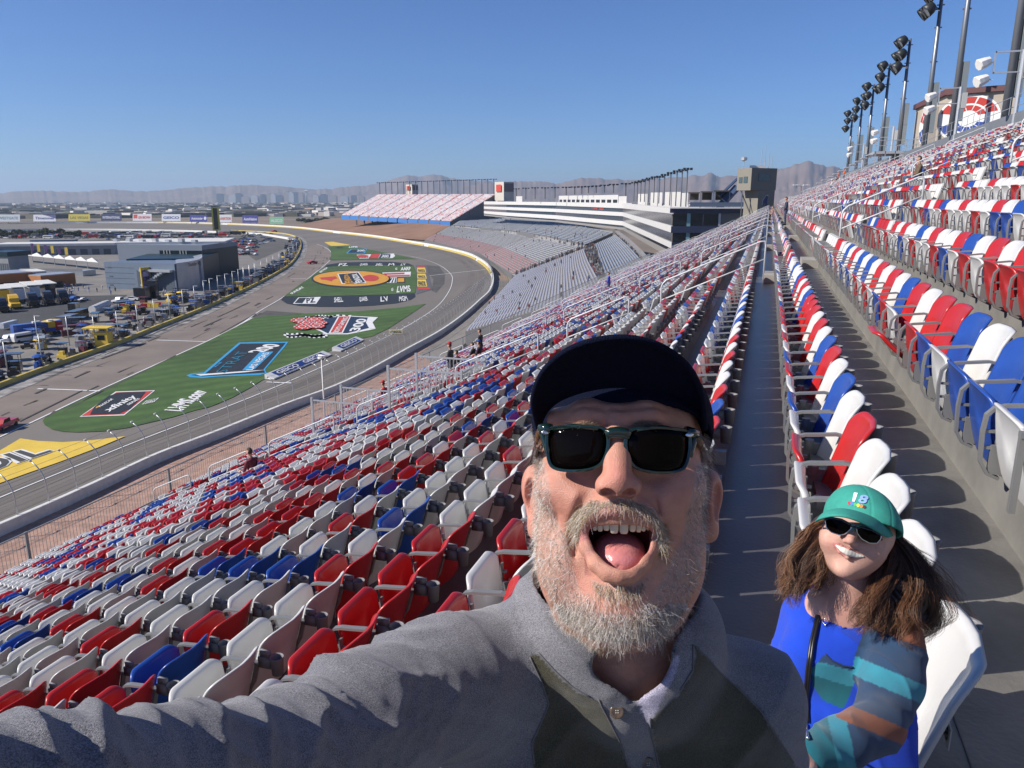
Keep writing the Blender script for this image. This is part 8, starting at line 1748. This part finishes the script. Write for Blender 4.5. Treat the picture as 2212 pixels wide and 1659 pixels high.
    for i in range(n+1):
        a = loftpt(tp, i/n); b = loftpt(bt, i/n); k = .0007*abs(sin(pi*i/n*9))
        hs = [hitf(*(a+(b-a)*q/3)[:2], 0) for q in range(4)]; hs = [h_[2] for h_ in hs if h_ is not None]; Vt.append((a, b, min(hs) if hs else 1.563, k))
    dd_ = np.array([v[2] for v in Vt]); dd_ = np.convolve(np.pad(dd_, 4, 'edge'), np.ones(9)/9, 'valid'); Vt = [K(*(a+(b-a)*q/3)[:2], d_-.0006+k-.0008*sin(pi*q/3)) for (a, b, _, k), d_ in zip(Vt, dd_) for q in range(4)]
    Fq = [(4*i+j, 4*i+4+j, 4*i+5+j, 4*i+1+j) for i in range(n) for j in range(3)]; o = put(camobj('teeth', np.array(Vt), Fq, [mat('tooth_white', (.74, .70, .62), .25)], None)); o.modifiers.new('s', 'SOLIDIFY').thickness = .0012
    # cap
    teal = mat('teal_cotton', (.035, .30, .235), .85, var=.12, vscale=60, bump=.25, bscale=700)
    fc = Fld(KW(610, 300, 1.66)-.13, KW(610, 300, 1.66)+.13, .0022); fc.ell(KW(608, 385, 1.660), (.0745, .092, .1005), 0, R=R)
    X, Y, Z = np.meshgrid(*fc.ax, indexing='ij', sparse=True); c0 = KW(585, 372, 1.62); hgt = (X-c0[0])*ey[0]+(Y-c0[1])*ey[1]-(Z-c0[2])*-.30
    fc.v = np.maximum(fc.v, (-(hgt)*.9).astype(np.float32)); fc.ell(KW(606, 394, 1.660), (.0690, .0865, .0950), .001, 's', R=R)
    u = (X-c0[0])*ex[0]+(Y-c0[1])*ex[1]; fc.v += (.0012*np.exp(-(u/.0018)**2)).astype(np.float32)+(.0010*np.exp(-((np.abs(u)-.042)/.0018)**2)).astype(np.float32); fc.v -= (.0006*np.sin(X*90+Y*60)*np.sin(Y*80+2)).astype(np.float32)
    Vc, Qc = fc.mesh(); cap = put(camobj('cap', Vc, Qc, [teal], None)); cap['label'] = 'teal green baseball cap with a white and blue number 18'
    def sub(o): o.parent = cap; o.matrix_parent_inverse = inv; cap_fix.append(o); return o
    cap_fix = []
    inn = [KW(*p) for p in ((380, 352, 1.615), (404, 318, 1.592), (455, 298, 1.572), (530, 298, 1.562), (612, 318, 1.564), (695, 355, 1.578), (748, 396, 1.602), (774, 430, 1.63))]
    out = [KW(*p) for p in ((364, 358, 1.590), (388, 347, 1.548), (448, 332, 1.508), (520, 336, 1.492), (602, 364, 1.492), (684, 408, 1.508), (742, 442, 1.548), (770, 436, 1.605))]
    def crm(P, t):
        n_ = len(P)-1; i = min(int(t*n_), n_-1); u_ = t*n_-i; p0, p1, p2, p3 = P[max(i-1, 0)], P[i], P[i+1], P[min(i+2, n_)]
        return .5*(2*p1+(p2-p0)*u_+(2*p0-5*p1+4*p2-p3)*u_*u_+(3*p1-p0-3*p2+p3)*u_**3)
    m_, k_ = 40, 8; Vb = [crm(inn, i/m_)*(1-j/k_)+crm(out, i/m_)*(j/k_)+np.array([0, .006, 0])*sin(pi*j/k_)*sin(pi*i/m_) for i in range(m_+1) for j in range(k_+1)]
    Fb = [(i*(k_+1)+j, (i+1)*(k_+1)+j, (i+1)*(k_+1)+j+1, i*(k_+1)+j+1) for i in range(m_) for j in range(k_)]; o = camobj('brim', np.array(Vb), Fb, [teal], None); s_ = o.modifiers.new('s', 'SOLIDIFY'); s_.thickness = .0035; s_.offset = 0; o.parent = cap; o.matrix_parent_inverse = Matrix.Identity(4); o.matrix_world = Matrix.Identity(4)
    hit = caster(Vc, Qc); mb = MB(); corner = [(528, 208), (556, 214), (556, 214), (528, 208)]
    def on_cap(s, a, b, c, d, mi, lift=.0012):
        Vx, Fx = text_mesh(s, .03); base = [np.array(wz(*p)) for p in (a, b, c, d)]; P = []
        for u_, v_ in Vx:
            q = base[0]*(1-u_)*(1-v_)+base[1]*u_*(1-v_)+base[2]*u_*v_+base[3]*(1-u_)*v_; h = hit(q[0], q[1], lift); P.append(to_world([h if h is not None else K(q[0], q[1], 1.57)])[0])
        mb.add(P, Fx, mi)
    on_cap('1', (556, 253), (570, 255), (586, 209), (566, 206), 0, .003); on_cap('8', (584, 258), (626, 268), (650, 226), (602, 214), 1, .003)
    for i, x in enumerate((540, 556, 572, 588, 605, 622)):
        y = 257+i*4.4; c = wz(x, y+4); P = []
        for q in range(10): h = hit(c[0]+3.6*cos(q*pi/5), c[1]+3.9*sin(q*pi/5), .0014); P.append(to_world([h])[0] if h is not None else to_world([K(*c, 1.57)])[0])
        mb.add(P, [tuple(range(10))], 2+i)
    put(mb.build('embroidery', [mat('thread_white', (.75, .78, .82), .8), mat('thread_blue', (.25, .38, .70), .8)]+[mat('dot_%d' % i, c, .6) for i, c in enumerate(((.5, .03, .05), (.04, .2, .6), (.05, .4, .1), (.75, .55, .03), (.7, .2, .03), (.05, .02, .02)))], None))
    # sunglasses
    gl = empty('sunglasses', (.25, 1.8, -1.93)); gl.parent = root; gl.matrix_parent_inverse = inv; lens = mat('dark_lens', (.003, .002, .002), .06, spec=.07); fr = mat('navy_frame', (.01, .02, .06), .2, coat=.5); silver = mat('silver', (.75, .75, .75), .25, metal=1)
    for P in ([(414, 350), (440, 340), (500, 350), (548, 376), (550, 396), (520, 424), (490, 430), (445, 415), (420, 390)], [(580, 395), (600, 388), (660, 405), (708, 432), (706, 450), (684, 474), (645, 472), (605, 450), (583, 420)]):
        P = smooth_pts(P, 5); n_ = len(P); cx = sum(p[0] for p in P)/n_; cy = sum(p[1] for p in P)/n_; dzz = lambda x: 1.5495+((x-562)/150)**2*.014
        mb = MB(); mb.add([to_world([KW(cx, cy, dzz(cx)-.0022)])[0]]+[to_world([KW(x, y, dzz(x))])[0] for x, y in P], [(0, 1+(i+1) % n_, 1+i) for i in range(n_)]); o = put(mb.build('lens', lens, None, False), gl); o.modifiers.new('s', 'SOLIDIFY').thickness = .002
        mb = MB(); mb.tube([to_world([KW(x, y, dzz(x)-.0005)])[0] for x, y in P[:16]], .0026, 6); put(mb.build('frame', fr, None, True), gl); mb = MB(); mb.tube([to_world([KW(x, y, dzz(x)-.0005)])[0] for x, y in P[15:]+P[:1]], .0012, 5); put(mb.build('rim', silver, None, True), gl)
    mb = MB(); mb.tube([to_world([KW(x, y, 1.5485)])[0] for x, y in ((546, 384), (564, 384), (584, 396))], .0022, 6); put(mb.build('bridge', fr, None, True), gl)
    mb = MB(); [mb.tube([to_world([KW(*a)])[0], to_world([KW(*b)])[0]], .0025, 5) for a, b in (((414, 354, 1.563), (392, 415, 1.65)), ((708, 440, 1.563), (722, 520, 1.65)))]; put(mb.build('temple_arm', fr, None, True), gl)
    # hair
    hb = Fld(KW(620, 640, 1.65)-np.array([.22, .17, .14]), KW(620, 640, 1.65)+np.array([.22, .18, .14]), .003)
    hb.chain([KW(420, 400, 1.69), KW(345, 500, 1.68), KW(300, 600, 1.67), KW(275, 690, 1.655)], [.030, .036, .036, .022], .01); hb.chain([KW(740, 450, 1.70), KW(780, 590, 1.675), (KW(790, 740, 1.645)), KW(690, 850, 1.61)], [.030, .042, .045, .028], .02); hb.chain([KW(770, 560, 1.70), KW(880, 720, 1.67), KW(920, 850, 1.65)], [.035, .040, .026], .02)
    hb.ell(KW(610, 480, 1.71), (.078, .07, .05), .02)
    X, Y, Z = np.meshgrid(*hb.ax, indexing='ij', sparse=True); hb.v -= (.004*np.sin(X*210+9*np.sin(Y*30))*np.sin(Y*55+Z*40)).astype(np.float32)
    V, Q_ = hb.mesh(); hairm = mat('brown_hair', (1, 1, 1), .38, vcol=True, spec=.6); hm = put(camobj('hair', V, Q_, [hairm], None, np.tile(np.array([.030, .016, .010]), (len(V), 1)))); hm['label'] = 'long wavy brown hair blown to one side'
    GD = [([(400, 385, 1.655), (330, 450, 1.650), (270, 550, 1.645), (225, 660, 1.635), (235, 745, 1.63)], 700, .020), ([(405, 410, 1.655), (360, 520, 1.640), (320, 620, 1.635), (290, 720, 1.63)], 650, .020), ([(405, 440, 1.650), (395, 540, 1.642), (400, 620, 1.64), (385, 690, 1.645)], 400, .012),
          ([(745, 455, 1.665), (770, 560, 1.635), (715, 690, 1.600), (650, 800, 1.575), (600, 880, 1.570)], 750, .020), ([(750, 455, 1.680), (825, 580, 1.645), (850, 720, 1.620), (790, 840, 1.595), (830, 920, 1.60)], 800, .026), ([(765, 470, 1.690), (890, 600, 1.665), (960, 740, 1.650), (980, 850, 1.650), (920, 920, 1.65)], 700, .028), ([(760, 480, 1.68), (900, 570, 1.68), (1010, 650, 1.68), (1060, 740, 1.68), (1120, 800, 1.68)], 90, .030), ([(700, 620, 1.62), (680, 720, 1.60), (720, 820, 1.59), (700, 900, 1.58)], 450, .018)]
    rg = np.random.default_rng(8); Ps = []; Cs = []; k = 14
    pal = 1.7*np.array([(.032, .013, .007), (.048, .020, .010), (.075, .033, .016), (.12, .056, .027), (.17, .088, .044), (.026, .011, .006)])
    for gd, num, spd in GD:
        num = int(num*1.45)
        gd3 = [KW(*p) for p in gd]; T = np.linspace(0, 1, k); base = np.array([crm(gd3, t) for t in T]); off = rg.normal(size=(num, 3))*spd*np.array([1, .8, .7]); cl = rg.integers(0, 26, num); coff = rg.normal(size=(26, 3))*spd*.9; off = off*.22+coff[cl]*.75
        ph = rg.uniform(0, 6.28, 26)[cl]+rg.normal(size=num)*.18; amp = (.0045+.003*rg.random(26))[cl]; fr_ = (9+5*rg.random(26))[cl]
        sp_ = (.45+.55*T)[None, :, None]*off[:, None, :]; wv = np.stack([np.sin(fr_[:, None]*T[None]+ph[:, None]), .5*np.cos(fr_[:, None]*T[None]*1.1+ph[:, None]), .6*np.cos(fr_[:, None]*T[None]+ph[:, None])], 2)*amp[:, None, None]*(.25+T)[None, :, None]
        st_ = rg.uniform(.75, 1.12, num); idx_ = np.clip(T[None]*st_[:, None], 0, 1.0); bb = np.stack([np.interp(idx_, T, base[:, a]) for a in range(3)], 2); Ps.append(bb+sp_+wv); Cs.append(pal[np.clip(rg.integers(0, 6, 26)[cl]+rg.integers(-1, 2, num), 0, 5)])
    Vs, Qs, Cc = strands(np.concatenate(Ps), .00036, np.concatenate(Cs), 3, .5); o = camobj('hair_strands', Vs, Qs, [hairm], None, Cc); o.parent = hm; o.matrix_parent_inverse = Matrix.Identity(4); o.matrix_world = Matrix.Identity(4)
    # top
    f = Fld((.10, -1.02, 1.0), (.86, -.38, 2.02), .0034)
    f.ell(KW(580, 1090, 1.735), (.160, .160, .105), 0); f.cap(KW(330, 830, 1.735), KW(800, 890, 1.70), .052, .060, .03); f.ell(KW(345, 1080, 1.668), (.070, .075, .062), .06); f.ell(KW(560, 1090, 1.660), (.070, .075, .060), .06)
    f.ell(KW(560, 1400, 1.70), (.150, .15, .12), .05); f.ell(KW(600, 1650, 1.72), (.16, .12, .13), .05); f.cap(KW(480, 760, 1.70), KW(500, 860, 1.71), .060, .07, .02)
    AR = [KW(800, 950, 1.640), KW(770, 1200, 1.560), KW(700, 1400, 1.480)]; f.chain(AR, [.060, .058, .050], .018); FA = [KW(690, 1440, 1.455), KW(500, 1530, 1.385), KW(330, 1600, 1.33)]; f.chain(FA, [.050, .045, .036], .018)
    f.chain([KW(300, 860, 1.76), KW(230, 1100, 1.76), KW(330, 1400, 1.66)], [.052, .045, .04], .02)
    X, Y, Z = np.meshgrid(*f.ax, indexing='ij', sparse=True); w1 = X*60+Y*45+2*np.sin(Y*20+Z*15)+1.4*np.sin(X*33); f.v -= (.0040*(1-np.abs(np.sin(w1*.5)))**2-.001).astype(np.float32)
    f.cap(KW(560, 560, 1.665), KW(500, 830, 1.690), .0530, .0600, .003, 's')
    V, Q_ = f.mesh(); px, py = pix(V); x_, y_ = (px-1612.8)/.40973, (py-979.2)/.40973; N = normals(V, Q_)
    C = np.tile(np.array([.008, .055, .52]), (len(V), 1))
    A0, A1 = AR[0], AR[2]; ax = (A1-A0)/np.linalg.norm(A1-A0); L = np.linalg.norm(A1-A0); t = ((V-A0)@ax)/L; dist = np.linalg.norm(V-A0-(t*L)[:, None]*ax, axis=1)
    F0, F1 = FA[0], FA[2]; fx = (F1-F0)/np.linalg.norm(F1-F0); LF = np.linalg.norm(F1-F0); tf = ((V-F0)@fx)/LF; df = np.linalg.norm(V-F0-(tf*LF)[:, None]*fx, axis=1)
    arm = ((dist < .069) & (t > -.30) & (t < 1.15) & (V[:, 2] < 1.70-.0*t) & (x_ > 560-60*t)) | ((df < .062) & (tf > -.2) & (tf < 1.3))
    isf = (df < .062) & (tf > .05) & (t > .85); rust, nv, tl, dt_ = (.22, .070, .032), (.020, .050, .105), (.030, .22, .29), (.008, .115, .15)
    s_ = ((x_-830)*-210+(y_-900)*500)/294100-.20*sm(-x_, -660, -560)*(y_ < 1060)
    for a, b, c in ((-2, .15, rust), (.15, .47, nv), (.47, .65, tl), (.65, .93, nv), (.93, 1.09, rust), (1.09, 3, nv)): C[arm & (s_ >= a) & (s_ < b)] = c
    s2 = ((x_-600)*-.90+(y_-1500)*.20)/300
    for a, b, c in ((.16, .45, tl), (.45, 4, dt_)): C[arm & (s_ > 1.09-.1*(x_ < 470)) & (s2 >= a) & (s2 < b)] = c
    fr_ = N[:, 2] < .2
    pk = inpoly(x_, y_, [(340, 1140), (380, 1095), (415, 1058), (450, 1092), (510, 1120), (572, 1130), (565, 1220), (530, 1310), (505, 1348), (400, 1300), (350, 1230)]) & fr_ & ~arm
    C[pk] = tl; C[pk & (y_-(x_-415)*.28 < 1108)] = nv; C[pk & (y_-(x_-415)*.30 > 1190)] = dt_
    vn = inpoly(x_, y_, [(385, 640), (392, 720), (420, 800), (470, 890), (500, 922), (560, 915), (612, 870), (650, 780), (680, 680)]) & (V[:, 2] < 1.74); C[vn] = (.58, .34, .26)
    C *= (1+.06*fnoise(V, 70, 4))[:, None]
    jm = mat('jersey_knit', (1, 1, 1), .85, vcol=True, bump=.3, bscale=900, spec=.25); jm.node_tree.nodes['Principled BSDF'].inputs['Sheen Weight'].default_value = .2
    sh = put(camobj('top', V, Q_, [jm], None, C)); sh['label'] = 'bright blue top with rust, navy and teal striped sleeves and pocket'
    hit = caster(V, Q_); Vn = V
    def path(L_, lift=.002, n_=6):
        o_ = []
        for (xa, ya), (xb, yb) in zip(L_[:-1], L_[1:]):
            for i in range(n_): h = hit(*wz(xa+(xb-xa)*i/n_, ya+(yb-ya)*i/n_), lift); o_.append(h) if h is not None else None
        return [to_world([p])[0] for p in o_]
    mb = MB()
    for off in (-6, 6): 
        pth = path([(432+off, 665), (405+off, 760), (375+off, 870), (345+off, 1000), (325+off, 1150), (312+off, 1300), (318+off, 1440)], .004); mb.tube(pth, .0042, 6)
    put(mb.build('bag_strap', mat('black_leather', (.012, .012, .014), .35), None, True)); mb = MB(); mb.tube(path([(312, 1425), (318, 1470), (325, 1520)], .008, 3), .003, 6); put(mb.build('strap_clip', silver, None, True))
    mb = MB(); mb.tube(path([(430, 720), (424, 800), (416, 868)], .003), .0007, 4); mb.tube(path([(416, 868), (500, 850), (600, 785)], .003), .0007, 4); put(mb.build('necklace', mat('gold_chain', (.7, .5, .3), .3, metal=1), None, True))
    hp = []; 
    for i in range(17):
        a = 2*pi*i/16; x = 16*sin(a)**3; y = 13*cos(a)-5*cos(2*a)-2*cos(3*a)-cos(4*a); h = hit(*wz(415+x*1.15, 886-y*1.25), .004); hp.append(to_world([h])[0]) if h is not None else None
    mb = MB(); mb.tube(hp, .0011, 5); put(mb.build('heart_pendant', silver, None, True))
    mb = MB(); mb.tube(path([(388, 660), (395, 720), (422, 800), (472, 892), (502, 924), (560, 917), (614, 872)], .0005), .0022, 5); put(mb.build('neck_hem', mat('hem_blue', (.008, .05, .46), .85), None, True))
    mb = MB(); mb.tube(path([(415, 1058), (450, 1094), (510, 1122), (572, 1132)], .0008), .0022, 5); put(mb.build('pocket_hem', mat('hem_navy', (.015, .03, .07), .85), None, True))
    # hand on her lap and seated legs
    cc = lambda p: np.array([np.dot(p, RT), np.dot(p, UP), np.dot(p, FW)]); W3 = lambda x, y, z: cc(np.array([x, y, z]))
    f = Fld(np.min([W3(.45, 2.0, -1.2), W3(-.45, 2.1, -2.0), W3(-.4, 1.5, -1.3), W3(.4, 1.5, -1.9)], 0)-.12, np.max([W3(.45, 2.0, -1.2), W3(-.45, 2.1, -2.0), W3(-.4, 1.5, -1.3), W3(.4, 1.5, -1.9)], 0)+.12, .010)
    f.ell(W3(.24, 1.80, -1.38), (.16, .13, .15), 0)
    for s__ in (-.10, .11): f.chain([W3(.22, 1.80+s__, -1.40), W3(-.20, 1.78+s__*1.3, -1.38), W3(-.22, 1.78+s__*1.2, -1.86), W3(-.34, 1.78+s__*1.2, -1.885)], [.088, .064, .048, .038], .03)
    V, Q_ = f.mesh(); put(camobj('jeans', V, Q_, [mat('denim', (.035, .05, .09), .9, var=.3, vscale=60)], None))
    hd = KW(280, 1625, 1.315); f = Fld(hd-.11, hd+.11, .0025); hx = (FA[2]-FA[0]); hx /= np.linalg.norm(hx); hz = np.array([0, 1., 0]); hy = np.cross(hx, hz); hy /= np.linalg.norm(hy); f.cap(FA[2], hd, .026, .024, .01); f.ell(hd+hx*.03, (.03, .028, .024), .02)
    for o_, L_ in ((-.024, .036), (-.008, .042), (.008, .040), (.023, .032)): a = hd+hx*.045+hz*o_; b = a+hx*L_*.8; c = b+hx*L_*.3-hz*.02; f.chain([a, b, c], [.0085, .0078, .007], .005)
    a = hd+hy*.022; f.chain([a, a+hx*.03+hy*.015, a+hx*.055+hy*.01], [.010, .009, .008], .008)
    V, Q_ = f.mesh(); put(camobj('hand', V, Q_, [skin], None, np.tile(np.array([.60, .35, .27]), (len(V), 1))))
build_stand(); build_seats(); build_aisles(); build_fences(); build_poles(); build_logo_building(); build_spectators()
build_ground(); build_paint(); build_walls()
build_infield(); build_far(); build_landscape()
build_man()
build_woman()
build_haze()
